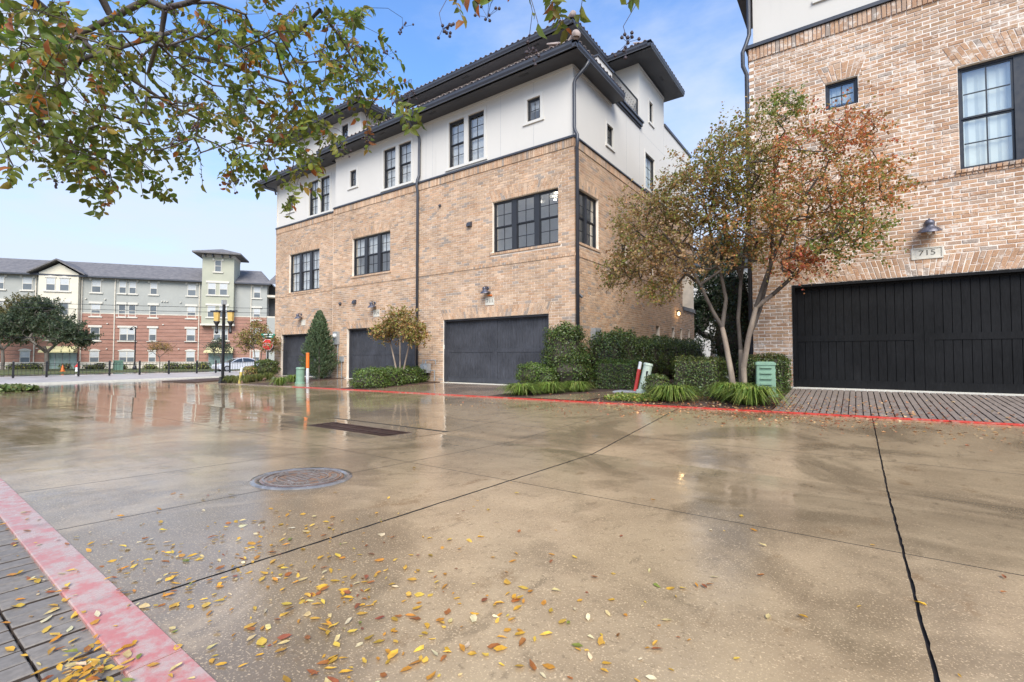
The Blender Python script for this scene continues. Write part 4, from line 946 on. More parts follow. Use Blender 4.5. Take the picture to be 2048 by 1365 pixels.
ld = bpy.data.lights.new('sconce_light', 'POINT'); ld.energy = 1.5; ld.color = (1, .66, .30); ld.shadow_soft_size = .06; lo_ = link_obj('sconce_light', ld, sc_, (.20, 0.01, .10))
wall_lamp('wall_lamp', FR.p(-10.71, 3.35), (0, -1), 'barn lamp on the brick above the 711 plaque', 1.0)
wall_lamp('wall_lamp', FR.p(-17.01, 3.22), (0, -1), 'barn lamp above the middle garage, over the bronze tree', 1.0)
wall_lamp('wall_lamp', FR3.p(-23.30, 3.06), (0, -1), 'barn lamp above the far garage, left of the conifer', 1.0)
# brick base block at the wall foot
b = MB(); FR.box(b, -8.12, -7.19, -.2, .16, 0, .006); b.build('foundation_block', M['limestone'], h711)

# ---------------------------------------------------------------- the house on the right, number 715
h715 = empty('townhouse', (1.2, 13.4, .2)); tag(h715, 'townhouse of whitewashed old brick numbered 715 with a wide black garage door', 'townhouse')
XA, XB = -2.12, 7.5; Z0, ZT5 = .06, 8.90
g5 = (-1.25, 3.62, -.1, 2.72); w5 = (1.82, 4.6, 4.87, 7.04); w6 = (-.49, .14, 6.82, 7.46)
br = Bricks(FR, PAL_OLD, 51, bevel=True, jit=.005, dark=.03)
Zb = .50; zs5 = Zb+int(round((4.70-Zb)/CH))*CH; tg = br.arch(g5[0]-.02, g5[1]+.02, g5[3]+.004, .40, 26, base=Zb); tw = br.arch(w5[0]-.02, w5[1]+.02, w5[3]+.004, .44, 24, base=zs5+.07); ts = br.arch(w6[0]-.02, w6[1]+.02, w6[3]+.004, .40, 20, base=zs5+.07)
sill = (w5[0]-.08, w5[1]+.08, w5[2]-.09, w5[2]); plq = (.99, 1.53, 3.07, 3.33)
Zb = .50; nb = int(round((4.70-Zb)/CH)); zs5 = Zb+nb*CH
hl = [g5, w5, sill, w6, plq]; lo5 = lambda k: 0.0 if k % 2 else .118
near = lambda a, z: (-2.0 < a < 2.7 and z < 4.3 and (z > 3.35 or (a < -1.3 and z > 1.0))) or (a > 1.0 and a < 1.8 and z > 4.8)
br.field(XA, XB, Zb, zs5, hl, [tg], gap=.016, lo_off=lo5, near=near); br.soldier(XA, XB, zs5, zs5+.07, .024, gap=.016)
n1 = int(math.floor((ZT5-.24-zs5-.07)/CH)); zt5 = zs5+.07+n1*CH
br.field(XA, XB, zs5+.07, zt5, hl, [tw, ts], gap=.016, lo_off=lo5, near=near); br.soldier(XA, XB, zt5, ZT5, .03, gap=.015); br.soldier(sill[0], sill[1], sill[2], sill[3], .05, gap=.016)
br.soldier(XA, g5[0]-.01, Zb-.24, Zb, .002, gap=.016); br.soldier(g5[1]+.01, XB, Zb-.24, Zb, .002, gap=.016)
br.full = sorted(br.full, key=lambda q: (q[0]-1.2)**2+(q[1]-3.4)**2)
for q in br.full[300:]: br.rect(q[0]-BL/2+.008, q[0]+BL/2-.008, q[1]-CH/2+.008, q[1]+CH/2-.008)
br.full = br.full[:300]
br.build(h715, M['brick_old'])
SD5 = Frame((XA, 0), (0, 1), (-1, 0)); bs = Bricks(SD5, PAL_OLD, 52, jit=.004); bs.field(13.4, 22, Zb, Zb+int((zt5-Zb)/CH)*CH, [], gap=.016, lo_off=lambda k: .118 if k % 2 else 0.0); bs.soldier(13.43, 22, Zb+int((zt5-Zb)/CH)*CH, ZT5, .03); bs.build(h715, M['brick_old'], 'side_brick_courses')
b = MB(); wall_face(b, FR, XA+.008, XB, -.1, ZT5, [g5, w5, w6], -.007, .30)
SD5q = [(XA+.008, y, z) for y, z in ((13.408, -.1), (30, -.1), (30, ZT5), (13.408, ZT5))]; b.quad(*SD5q); b.build('wall', M['mortar_pale'], h715)
b = MB(); FR.box(b, XA-.004, g5[0]-.005, -.1, Zb-.24, -.05, .008); FR.box(b, g5[1]+.005, XB, -.1, Zb-.24, -.05, .008); b.build('foundation_block', M['limestone'], h715)
b = MB(); wall_face(b, SF, XA+.10, XB, ZT5, 11.75, [(-.55, .35, 9.62, 11.2)], 0, .14); b.quad(*[(XA+.10, y, z) for y, z in ((13.47, ZT5), (30, ZT5), (30, 11.75), (13.47, 11.75))]); b.build('stucco_wall', M['stucco'], h715)
b = MB(); trim_win(b, SF, -.55, .35, 9.62, 11.2); b.build('stucco_trim', M['stucco_trim'], h715); window(h715, SF, -.55, .35, 9.62, 11.2, -.05, blind=('blind', 1.0))
b = MB(); FR.box(b, XA-.07, XB, ZT5+.002, ZT5+.07, -.1, .075); FR.box(b, XA-.03, XB, ZT5+.07, ZT5+.11, -.1, .035); b.box(XA-.07, XA+.1, 13.402, 30, ZT5+.001, ZT5+.069); b.build('flashing', M['charcoal'], h715)
window(h715, FR, *w5, -.10, units=3, mull=.16, blind=('shade', 1.0)); window(h715, FR, *w6, -.09, sash=1, blind=('shade', .8))
garage_door(h715, FR, -1.25, 3.62, .245, 2.72, -.13, 'garage_black', .150, .34, midz=.475, bottom=.20, edge=.09)
plaque(h715, FR, 1.26, 3.20, .52, .25, '715', .006)
wall_lamp('wall_lamp', FR.p(1.29, 3.72), (0, -1), 'barn lamp with copper bell shade above the 715 plaque', 1.12)
r7 = roof(h715, 'roof', None, 11.62, [((-2.72, 12.75), (8, 12.75), (0, -1)), ((-2.72, 12.75), (-2.72, 16.9), (-1, 0))], [[(-2.7, 12.8, 11.8), (8, 12.8, 11.8), (8, 16, 12.9), (-.2, 16, 12.9)], [(-2.7, 12.8, 11.8), (-.2, 16, 12.9), (-.2, 16.9, 12.9), (-2.7, 16.9, 11.8)]], [[(-2.7, 12.77), (8, 12.77), (8, 13.47), (-2.7, 13.47)], [(-2.7, 13.47), (-2.02, 13.47), (-2.02, 16.88), (-2.7, 16.88)]])
tile_row(r7, (-2.7, 12.71), (8, 12.71), (0, 1), 11.85, SL, courses=2)
pipe(h715, [(-2.10, 13.30, 11.6), (-2.10, 13.38, 11.3), (-2.10, 13.40, 9.3), (-2.17, 13.36, 9.05), (-2.25, 13.34, 8.85), (-2.25, 13.36, 8.5), (-2.18, 13.44, 8.3), (-2.175, 13.46, .2)], .05)
b = MB(); b.quad((XB, 13.4, -.1), (XB, 30, -.1), (XB, 30, 11.75), (XB, 13.4, 11.75)); b.quad((XB, 30, -.1), (XA, 30, -.1), (XA, 30, 11.75), (XB, 30, 11.75)); b.build('back_wall', M['stucco'], h715)
# ---------------------------------------------------------------- plants
M['leaf_tree'] = m_leaf('crape_leaf', .45, .45); M['leaf_over'] = m_leaf('overhead_leaf', .55, .40); M['leaf_hedge'] = m_leaf('hedge_leaf', .22, .30); M['leaf_grass'] = m_leaf('grass_blade', .3, .4)
M['leaf_dry'] = m_leaf('fallen_leaf', .12, .42)
M['bark_crape'] = m_bark('crape_bark', (.34, .265, .195), (.19, .145, .11), 5); M['bark_dark'] = m_bark('dark_bark', (.055, .042, .034), (.10, .08, .062), 8); M['bark_oak'] = m_bark('oak_bark', (.10, .085, .07), (.16, .135, .11), 4)
M['stem'] = m_plain('stem', (.055, .045, .03), .85, var=.3)
LEAF4 = (np.array([(0, 0, 0), (.5, .42, .10), (1, 0, -.05), (.5, -.42, .10)]), np.array([(0, 1, 2), (0, 2, 3)]))
LEAF8 = (np.array([(0, 0, 0), (.25, .26, .07), (.62, .25, .05), (1, 0, -.10), (.62, -.25, .05), (.25, -.26, .07), (.25, 0, 0), (.62, 0, -.02)]), np.array([(0, 6, 1, 1), (6, 7, 2, 1), (7, 3, 2, 2), (0, 5, 6, 6), (6, 5, 4, 7), (7, 4, 3, 3)]))
def unit(v): return v/(np.linalg.norm(v, axis=-1, keepdims=True)+1e-9)
def leaf_mesh(name, P, D, N, S, C, mat, tpl=LEAF4):
    """one mesh of leaves: base points, directions, up normals, sizes, colours"""
    T, Fc = tpl; D = unit(D); B = unit(np.cross(N, D)); U = np.cross(D, B)
    V = (P[:, None, :]+S[:, None, None]*(T[None, :, 0, None]*D[:, None, :]+T[None, :, 1, None]*B[:, None, :]+T[None, :, 2, None]*U[:, None, :])).reshape(-1, 3)
    k = len(P)
    if Fc.shape[1] == 4:
        tri = []
        for q in Fc:
            tri.append(q[:3]);
            if q[3] != q[2]: tri.append((q[0], q[2], q[3]))
        Fc = np.array(tri)
    Ft = (Fc[None]+(np.arange(k)*len(T))[:, None, None]).reshape(-1, 3)
    return np_mesh(name, V, Ft, mat, np.repeat(C, len(Fc), 0))
def palette(cols, n, rng, var=.18):
    c = np.array(cols)[rng.integers(0, len(cols), n)]; return np.clip(c*(1+rng.normal(0, var, (n, 1)))*(1+rng.normal(0, var*.35, (n, 3))), .004, .9)
class Skel:
    """branch skeleton grown towards a set of targets"""
    def __init__(s, pts, parents, rng): s.p = [np.array(q, float) for q in pts]; s.par = list(parents); s.rng = rng; s.tips = []; s.base = len(pts)
    def grow(s, targets, step=.3, wob=.05, lift=.0, skip=1):
        T = np.array(targets); root = s.p[0]
        order = np.argsort(np.linalg.norm(T-np.mean(np.array(s.p), 0), axis=1))
        arr = np.zeros((len(s.p)+len(T)*14+10, 3)); arr[:len(s.p)] = s.p; n = len(s.p)
        for i in order:
            t = T[i]; d = np.linalg.norm(arr[skip:n]-t, axis=1)+np.maximum(0, arr[skip:n, 2]-t[2])*.35; j = int(np.argmin(d))+skip; a = arr[j]; L = np.linalg.norm(t-a); m = max(1, min(12, int(L/step)))
            cur = j
            for k in range(1, m+1):
                q = a+(t-a)*k/m
                if k < m: q = q+s.rng.normal(0, wob, 3)*min(1, L)+np.array([0, 0, lift*math.sin(math.pi*k/m)*L])
                s.p.append(q); s.par.append(cur); arr[n] = q; cur = n; n += 1
            s.tips.append(cur)
    def radii(s, r_tip, expo=.42, rmax=None):
        cnt = np.zeros(len(s.p))
        for t in s.tips: cnt[t] += 1
        for i in range(len(s.p)-1, 0, -1):
            if s.par[i] >= 0: cnt[s.par[i]] += max(cnt[i], .0)
        s.r = r_tip*np.maximum(cnt, 1)**expo
        if rmax: s.r = np.minimum(s.r, rmax)
        return s.r
    def tubes(s, b, n=6, rmin=0.0, over=None):
        for i in range(1, len(s.p)):
            j = s.par[i]
            if j < 0: continue
            r0, r1 = (over[j], over[i]) if over is not None else (s.r[j], s.r[i])
            r0 = min(r0, r1*1.9)
            if r1 < rmin: continue
            m = n if r1 > .015 else (5 if r1 > .006 else 3)
            b.tube([s.p[j], s.p[i]], [r0, r1], m, cap=False)
def sprays(sk, rng, per, L, size, droop=.25, spread=.5, jit=.05):
    """leaf base points and directions in short twigs round every tip"""
    P, D = [], []
    for t in sk.tips:
        a = sk.p[t]; g = a-sk.p[sk.par[t]]; g = g/(np.linalg.norm(g)+1e-6)
        for w in range(2):
            d = unit(g+rng.normal(0, spread, 3)+np.array([0, 0, -droop*rng.random()]))
            h = unit(np.cross(d, rng.normal(0, 1, 3)))
            n = per//2; l = L*rng.uniform(.6, 1.3)
            for k in range(n):
                q = a+d*l*(k+.5)/n+np.array([0, 0, -droop*.5*l*((k+.5)/n)**2])+rng.normal(0, jit, 3)*.3
                P.append(q); D.append(d*.55+h*(1 if k % 2 else -1)+rng.normal(0, .25, 3)+np.array([0, 0, -.15]))
    return np.array(P), np.array(D)
def crown_targets(lobes, rng, shell=.55):
    """points inside ellipsoid lobes (centre, radii, count), denser near the outside"""
    T, W = [], []
    for li, (c, r_, n) in enumerate(lobes):
        q = unit(rng.normal(0, 1, (n, 3)))*(shell+(1-shell)*rng.random((n, 1)))**1.0*(rng.random((n, 1))**.25)
        T.append(np.array(c)+q*np.array(r_)); W += [li]*n
    return np.concatenate(T), np.array(W)
def tree(name, label, cat, trunks, lobes, lobe_cols, seed, leaf=.055, per=12, spray=.26, r_tip=.0035, bark='bark_crape', twig='bark_dark', leafmat='leaf_tree', step=.3, wob=.04, trunk_r=None, group=None, tpl=LEAF4, expo=.42, lift=.03, droop=.25, tan_r=0.0):
    """trunks: list of polylines with radii [(point, r)...]; lobes with colour palettes per lobe"""
    rng = np.random.default_rng(seed); pts, par, rad = [], [], []
    for tr in trunks:
        for k, (q, r_) in enumerate(tr):
            if k == 0 and len(tr[0]) and isinstance(q, int): par_ = q; continue
            pts.append(np.array(q, float)); rad.append(r_); par.append(-1 if k == 0 else len(pts)-2)
        if isinstance(tr[0][0], int): par[len(pts)-(len(tr)-1)] = tr[0][0]
    root = empty(name, tuple(pts[0])); tag(root, label, cat, group)
    sk = Skel(pts, par, rng); T, W = crown_targets(lobes, rng)
    idx = [i for i in range(len(pts))]
    sk.grow(T, step, wob, lift, skip=2); sk.radii(r_tip, expo)
    nb = len(pts); over = np.array(sk.r); over[:nb] = rad
    bt = MB(); bb = MB()
    for i in range(1, len(sk.p)):
        j = sk.par[i]
        if j < 0: continue
        r0, r1 = over[j], over[i]
        if i >= nb: r0 = min(r0, r1*1.6)
        (bt if (i < nb and r1 > tan_r) else bb).tube([sk.p[j], sk.p[i]], [r0, r1], 9 if i < nb else (6 if r1 > .012 else (4 if r1 > .005 else 3)), cap=False)
    bt.build('trunk', M[bark], root, True); tag(bb.build('branches', M[twig], root, True), kind='stuff')
    # leaves coloured by the nearest lobe
    P, D = sprays(sk, rng, per, spray, leaf, droop)
    cen = np.array([l[0] for l in lobes]); rr_ = np.array([l[1] for l in lobes])
    dd = (((P[:, None]-cen[None])/rr_[None])**2).sum(2); w = dd.argmin(1); C = np.zeros((len(P), 3))
    for li in range(len(lobes)):
        m_ = w == li; C[m_] = palette(lobe_cols[li], int(m_.sum()), rng)
    N = rng.normal(0, .6, P.shape)+np.array([0, 0, 1.0]); S = leaf*rng.uniform(.65, 1.25, len(P))
    me = leaf_mesh('crown', P-np.array(root.location), D, N, S, C, M[leafmat], tpl); tag(link_obj('crown', me, root), kind='stuff')
    return root, sk
OLV = [(0.277, 0.277, 0.065), (0.349, 0.314, 0.081), (0.218, 0.241, 0.058)]; GRN = [(0.189, 0.262, 0.062), (0.233, 0.306, 0.073), (0.153, 0.218, 0.058)]
BRZ = [(0.437, 0.262, 0.110), (0.495, 0.291, 0.116), (0.364, 0.218, 0.095), (0.320, 0.262, 0.087)]; ORG = [(0.699, 0.277, 0.102), (0.612, 0.218, 0.095), (0.720, 0.349, 0.131)]; RED = [(0.641, 0.183, 0.116), (0.553, 0.146, 0.102), (0.699, 0.248, 0.131)]; TANL = [(0.437, 0.291, 0.146), (0.495, 0.349, 0.189), (0.349, 0.218, 0.110)]

# --- crape myrtle between the two houses (three stems)
def A(u, v, y):
    """photo pixel on the vertical plane Y = y"""
    q = _FW+_RT*(u-1024)/FPX+_UP*(682.5-v)/FPX; return np.array([0, 0, CAMZ])+q*(y/q[1])
yt = 11.5
tr = [[(A(1468, 790, yt), 0.0697), (A(1462, 745, yt), 0.0615), (A(1450, 680, yt), 0.0558), (A(1444, 655, yt), 0.0508), (A(1425, 622, yt-.1), 0.0410), (A(1400, 570, yt-.3), 0.0344), (A(1372, 520, yt-.5), 0.0279), (A(1330, 470, yt-.7), 0.0197)],
      [(A(1489, 790, yt+.1), 0.0672), (A(1487, 735, yt+.1), 0.0607), (A(1497, 675, yt+.1), 0.0574), (A(1512, 615, yt+.15), 0.0492), (A(1530, 560, yt+.1), 0.0410), (A(1553, 500, yt), 0.0344), (A(1585, 430, yt-.2), 0.0279), (A(1640, 350, yt-.4), 0.0180)],
      [(A(1482, 790, yt+.25), 0.0492), (A(1481, 700, yt+.3), 0.0451), (A(1476, 640, yt+.3), 0.0410), (A(1482, 560, yt+.4), 0.0369), (A(1490, 490, yt+.4), 0.0312), (A(1500, 420, yt+.3), 0.0246), (A(1510, 340, yt+.2), 0.0164)]]
def off(trk, i, k, pts):   # side limb starting at point k of trunk i
    st = sum(len(t) for t in tr[:i])+k; return [(st, 0)]+pts
tr2 = [off(tr, 0, 3, [(A(1452, 600, yt+.2), .042), (A(1440, 540, yt+.4), .036), (A(1420, 460, yt+.5), .028), (A(1405, 390, yt+.5), .02)]),
       off(tr, 1, 3, [(A(1545, 590, yt+.2), .045), (A(1590, 550, yt+.0), .036), (A(1640, 500, yt-.3), .028), (A(1700, 460, yt-.5), .022)]),
       off(tr, 1, 2, [(A(1520, 620, yt+.4), .04), (A(1540, 540, yt+.7), .034), (A(1545, 440, yt+.8), .026), (A(1550, 330, yt+.6), .02)]),
       off(tr, 0, 5, [(A(1370, 545, yt-.1), .03), (A(1320, 500, yt+.1), .024), (A(1270, 460, yt+.1), .018)])]
class _T(list): pass
def lobe(u, v, y, ru, rv, ry, n):
    c = A(u, v, y); k = (np.dot(c, _F0))/FPX; return (c, (ru*k, ry, rv*k), n)
lob = [lobe(1245, 545, yt-.4, 50, 45, .6, 65), lobe(1330, 575, yt-.4, 45, 30, .5, 41), lobe(1290, 460, yt-.4, 85, 110, 1.0, 214), lobe(1390, 400, yt-.2, 95, 110, 1.2, 294), lobe(1360, 520, yt-.3, 110, 60, 1.0, 142), lobe(1480, 330, yt, 100, 110, 1.2, 312), lobe(1495, 460, yt+.2, 100, 90, 1.2, 214),
       lobe(1610, 320, yt, 110, 105, 1.1, 85), lobe(1690, 270, yt-.2, 85, 70, .9, 63), lobe(1600, 430, yt-.2, 105, 90, 1.1, 121), lobe(1720, 380, yt-.4, 95, 75, .9, 113), lobe(1690, 470, yt-.5, 95, 55, .8, 79), lobe(1560, 215, yt, 45, 35, .6, 38), lobe(1595, 520, yt-.2, 55, 38, .6, 67)]
lcol = [BRZ+OLV+TANL, BRZ+OLV, BRZ+OLV+TANL, BRZ+OLV+[(.27, .15, .06)], BRZ+TANL, OLV+BRZ+OLV, BRZ+OLV+ORG[:1], ORG+RED[:1]+BRZ+OLV, RED[:1]+ORG+BRZ, BRZ+ORG+OLV, OLV+ORG+BRZ[:2], OLV+GRN+BRZ[:2]+ORG[:1], OLV+GRN, ORG+RED+BRZ]
tree('crape_myrtle_tree', 'three-stemmed crape myrtle with bronze and red leaves between the two houses', 'tree', tr+tr2, lob, lcol, 61, leaf=.060, per=22, spray=.34, step=.28, wob=.025, expo=.37, group=None, tan_r=.042)

# --- small crape myrtle in the round bush, one by the street, one further left
def small_crape(name, label, u, vb, vt, y, hw, n, seed, cols, stems=3, leaf=.055, vm=None):
    rng = random.Random(seed); tl = []; vm = vm or (vb*.45+vt*.55)
    for s_ in range(stems):
        du = (s_-(stems-1)/2)*hw*.45; tl.append([(A(u+du*.25, vb, y), .035), (A(u+du*.4, vb*.75+vm*.25, y), .030), (A(u+du*.7, vb*.3+vm*.7, y+rng.uniform(-.2, .2)), .024), (A(u+du*1.1, vm, y+rng.uniform(-.3, .3)), .018), (A(u+du*1.3, vm*.6+vt*.4, y+rng.uniform(-.4, .4)), .012)])
    hv = (vb-vt)*.30; lb = [lobe(u-hw*.45, vm+hv*.1, y, hw*.55, hv*.6, .6, n//3), lobe(u+hw*.45, vm+hv*.15, y, hw*.55, hv*.6, .6, n//3), lobe(u, vt+hv*.75, y, hw*.6, hv*.8, .7, n//3)]
    return tree(name, label, 'tree', tl, lb, [cols, cols, cols], seed, leaf=leaf, per=12, spray=.26, step=.25, wob=.04)
small_crape('crape_myrtle_tree', 'small bronze crape myrtle growing out of the bush beside the downspout', 800, 742, 612, 11.9, 62, 420, 62, BRZ+OLV+TANL[:1], 3, .08, 660)
small_crape('crape_myrtle_tree', 'thin bronze crape myrtle beside the stop sign', 516, 757, 636, 13.0, 46, 360, 63, BRZ+OLV+[(.2, .11, .06)], 2, .08, 680)

# --- trees beyond
def far_tree(name, label, u, vb, d, lobes_px, cols, seed, leaf, per, trunk_r, n_each, stems=1, group=None, bark='bark_oak', vfork=None):
    q = at(u, vb, d); k = d/FPX; vf = vfork or vb-30
    tl = [[(q, trunk_r), (at(u+2, (vb+vf)/2, d), trunk_r*.85), (at(u+1, vf, d), trunk_r*.75), (at(u-4, vf-12, d), trunk_r*.5)]]
    for du in (-1, 1): tl.append([(2, 0), (at(u+du*18, vf-14, d+du), trunk_r*.45), (at(u+du*36, vf-26, d-du), trunk_r*.3)])
    lb = [(at(a, b, d+dd), (ru*k, ru*k*.8, rv*k), int(n_each*ru*rv/900)+12) for a, b, ru, rv, dd in lobes_px]
    return tree(name, label, 'tree', tl, lb, [cols]*len(lb), seed, leaf=leaf, per=per, spray=leaf*4.5, step=.8, wob=.12, bark=bark, twig='bark_oak', r_tip=.012, group=group, droop=.1)
OAK = [(.085, .11, .055), (.11, .135, .07), (.13, .155, .085), (.07, .092, .048)]
far_tree('live_oak_tree', 'broad dark green live oak by the entrance awning behind the fence', 92, 748, 50, [(110, 655, 48, 30, 0), (55, 640, 50, 32, 1), (140, 670, 40, 22, -1), (30, 660, 45, 30, -1), (85, 620, 45, 24, 1), (165, 675, 22, 14, 0)], OAK, 71, .19, 26, .24, 110, vfork=705)
far_tree('street_tree', 'olive and yellow tree behind the live oak at the left edge', 4, 748, 54, [(45, 612, 36, 22, 2), (8, 640, 30, 40, 0), (-20, 650, 40, 50, 0), (70, 620, 26, 16, 2)], [(.17, .15, .05), (.13, .125, .045), (.21, .17, .06)], 72, .19, 22, .18, 80, vfork=700)
far_tree('crape_myrtle_tree', 'small bare-looking crape myrtle standing on the apartment lawn', 318, 742, 57, [(318, 694, 20, 9, 0), (308, 698, 12, 6, 0), (332, 696, 12, 6, 0)], BRZ, 73, .13, 12, .05, 160, vfork=715)
far_tree('young_oak_tree', 'young grey green tree before the right hand apartment entrance', 440, 744, 52, [(438, 690, 18, 14, 0), (426, 695, 12, 9, 0), (452, 697, 14, 9, 0)], OAK, 74, .13, 14, .06, 160, vfork=715)
far_tree('evergreen_tree', 'tall dark evergreen far behind the gap between the houses', 1425, 720, 34, [(1425, 590, 46, 70, 0), (1445, 520, 40, 50, 2), (1400, 640, 34, 50, 0), (1470, 600, 40, 70, 2)], [(.035, .055, .022), (.05, .07, .03), (.065, .085, .045)], 75, .17, 24, .2, 60, vfork=680)
far_tree('evergreen_tree', 'paler grey green tree behind the tall evergreen, beyond the gap', 1470, 715, 44, [(1490, 520, 40, 45, 0), (1400, 540, 40, 45, 3), (1440, 500, 40, 40, 3)], [(.10, .125, .075), (.13, .15, .09)], 76, .20, 20, .2, 50, vfork=660)

# --- shrubs and hedges: a solid dark filler core inside, leaves over the whole surface
def shrub(name, label, cat, boxes, cols, seed, leaf=.04, dens=900, group=None, top=None, shaggy=.05, round_=.0):
    """boxes: (x0,x1,y0,y1,z0,z1) blocks with rounded shoulders, or ellipsoids ('e', c, r)"""
    rng = np.random.default_rng(seed); P, N = [], []; core = MB(); first = None
    for bx in boxes:
        if bx[0] == 'e':
            c, r_ = np.array(bx[1], float), np.array(bx[2], float); area = 4*math.pi*((r_[0]*r_[1])**1.6/3+(r_[0]*r_[2])**1.6/3+(r_[1]*r_[2])**1.6/3)**(1/1.6)
            n = int(area*dens*.8); q = unit(rng.normal(0, 1, (n, 3))); q[:, 2] = np.where(q[:, 2] < -.55, -q[:, 2], q[:, 2])
            lump = 1+.10*np.sin(q[:, :1]*7+seed)*np.sin(q[:, 1:2]*6+1)+.07*np.sin(q[:, 2:]*9+2)
            P.append(c+q*r_*lump*(1-shaggy*2+shaggy*3*rng.random((n, 1))**1.5)); N.append(q)
            core.lathe([(.0, -r_[2]*.8), (r_[0]*.6, -r_[2]*.6), (r_[0]*.80, 0), (r_[0]*.6, r_[2]*.55), (0, r_[2]*.78)], c, 10, cap=False); base = (c[0], c[1], c[2]-r_[2])
        else:
            x0, x1, y0, y1, z0, z1 = bx; sx, sy, sz_ = x1-x0, y1-y0, z1-z0
            for (ax, sg, ar) in ((0, -1, sy*sz_), (0, 1, sy*sz_), (1, -1, sx*sz_), (1, 1, sx*sz_), (2, 1, sx*sy)):
                n = int(ar*dens); q = rng.random((n, 3))*np.array([sx, sy, sz_])+np.array([x0, y0, z0]); nn = np.zeros((n, 3)); nn[:, ax] = sg; q[:, ax] = (x0, y0, z0)[ax] if sg < 0 else (x1, y1, z1)[ax]
                c = np.array([(x0+x1)/2, (y0+y1)/2, (z0+z1)/2]); h = np.array([sx, sy, sz_])/2
                rel = np.abs((q-c)/h); rd = np.clip((rel-.80)/.20, 0, 1); ex = np.sum(rd, 1)-1
                q = q-np.sign(q-c)*np.clip(ex, 0, 1)[:, None]*rd*.10*np.array([1, 1, .8])
                q = q+nn*(rng.random((n, 1))**1.4*shaggy*2-shaggy*1.2)+nn*(.03*np.sin(q[:, :1]*5)*np.sin(q[:, 1:2]*4+q[:, 2:]*5))
                P.append(q); N.append(nn+np.array([0, 0, .3]))
            i = .07; core.box(x0+i, x1-i, y0+i, y1-i, z0-.05, z1-i); base = ((x0+x1)/2, (y0+y1)/2, z0)
        first = first or base
    P = np.concatenate(P); N = np.concatenate(N); root = empty(name, first); tag(root, label, cat, group)
    core.build('stems', M['stem'], root)  # solid filler added in place of stems so the leaves are not see-through
    D = np.cross(N, rng.normal(0, 1, P.shape))+N*.45+rng.normal(0, .2, P.shape); C = palette(cols, len(P), rng, .22)
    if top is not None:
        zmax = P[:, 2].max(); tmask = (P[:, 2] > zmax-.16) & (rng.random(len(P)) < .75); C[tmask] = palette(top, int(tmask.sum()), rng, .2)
    me = leaf_mesh('foliage', P-np.array(first), D, N+rng.normal(0, .45, P.shape), leaf*rng.uniform(.6, 1.25, len(P)), C, M['leaf_hedge'])
    tag(link_obj('foliage', me, root), kind='stuff'); return root
HDG = [(.075, .115, .03), (.10, .145, .036), (.06, .092, .026), (.125, .165, .045)]; NEWG = [(.11, .17, .03), (.14, .20, .04), (.09, .14, .03)]; YEL = [(.15, .16, .035), (.10, .12, .03), (.07, .09, .025)]
def H(u, v, y): return A(u, v, y)
p0, p1 = H(1352, 790, 12.0), H(1455, 790, 12.3)
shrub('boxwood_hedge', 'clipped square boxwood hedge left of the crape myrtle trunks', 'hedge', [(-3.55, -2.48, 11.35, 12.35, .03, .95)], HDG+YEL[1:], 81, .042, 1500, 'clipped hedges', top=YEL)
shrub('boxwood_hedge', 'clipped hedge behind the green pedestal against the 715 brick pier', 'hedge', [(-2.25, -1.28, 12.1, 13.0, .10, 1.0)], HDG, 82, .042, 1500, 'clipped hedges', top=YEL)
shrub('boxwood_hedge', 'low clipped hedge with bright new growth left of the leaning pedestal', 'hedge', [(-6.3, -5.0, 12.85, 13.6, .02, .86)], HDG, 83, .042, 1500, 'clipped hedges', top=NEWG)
c = H(1147, 715, 12.9)
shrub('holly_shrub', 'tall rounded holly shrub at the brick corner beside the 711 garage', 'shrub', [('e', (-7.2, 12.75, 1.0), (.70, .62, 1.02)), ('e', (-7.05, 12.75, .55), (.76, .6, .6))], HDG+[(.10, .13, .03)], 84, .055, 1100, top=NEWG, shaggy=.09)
shrub('boxwood_shrub', 'small bright green shrub at the right foot of the 711 garage door', 'shrub', [('e', (-7.98, 12.15, .40), (.50, .45, .42)), ('e', (-7.45, 12.1, .32), (.35, .35, .36))], NEWG+HDG[:2], 85, .045, 1500, shaggy=.07)
shrub('holly_hedge', 'long loose holly hedge running along the side brick wall', 'hedge', [('e', (-6.55, 14.3+k*1.25, .85+.06*math.sin(k*2.3)), (.62, .85, .95+.1*math.sin(k*1.7))) for k in range(9)], HDG+[(.05, .075, .035)], 86, .06, 620, top=HDG+NEWG[:1], shaggy=.10)
shrub('boxwood_shrub', 'little round shrub just right of the leaning pale pedestal', 'shrub', [('e', (-3.98, 11.6, .28), (.33, .30, .29))], HDG+YEL, 87, .04, 1700, shaggy=.07)
shrub('holly_shrub', 'dark upright evergreen column left of the 715 house corner', 'shrub', [('e', (-3.25, 17.0, 1.6), (.75, .75, 1.7)), ('e', (-3.2, 17.0, 2.7), (.55, .55, 1.1))], [(.03, .045, .016), (.04, .06, .02), (.025, .04, .014)], 88, .07, 520, shaggy=.09)
shrub('yaupon_shrub', 'wide leafy green bush at the kerb under the small bronze tree', 'shrub', [('e', (-13.65, 10.55, .12), (.68, .62, .48)), ('e', (-13.75, 11.4, .15), (.62, .62, .46)), ('e', (-13.85, 12.25, .18), (.60, .62, .45)), ('e', (-13.95, 12.9, .18), (.5, .5, .42))], NEWG+HDG+[(.12, .155, .04)], 89, .055, 1000, shaggy=.10)
g0 = gp(533, 756); shrub('yaupon_shrub', 'rounded green shrub at the left brick corner under the stop sign', 'shrub', [('e', (g0[0], g0[1], g0[2]+.45), (.62, .6, .5))], HDG+YEL, 90, .06, 900)
g0 = gp(502, 758); shrub('nandina_shrub', 'low rust coloured shrub beside the green shrub near the lamp post', 'shrub', [('e', (g0[0], g0[1], g0[2]+.3), (.45, .45, .34))], BRZ+OLV, 91, .06, 800)
g0 = gp(478, 768);
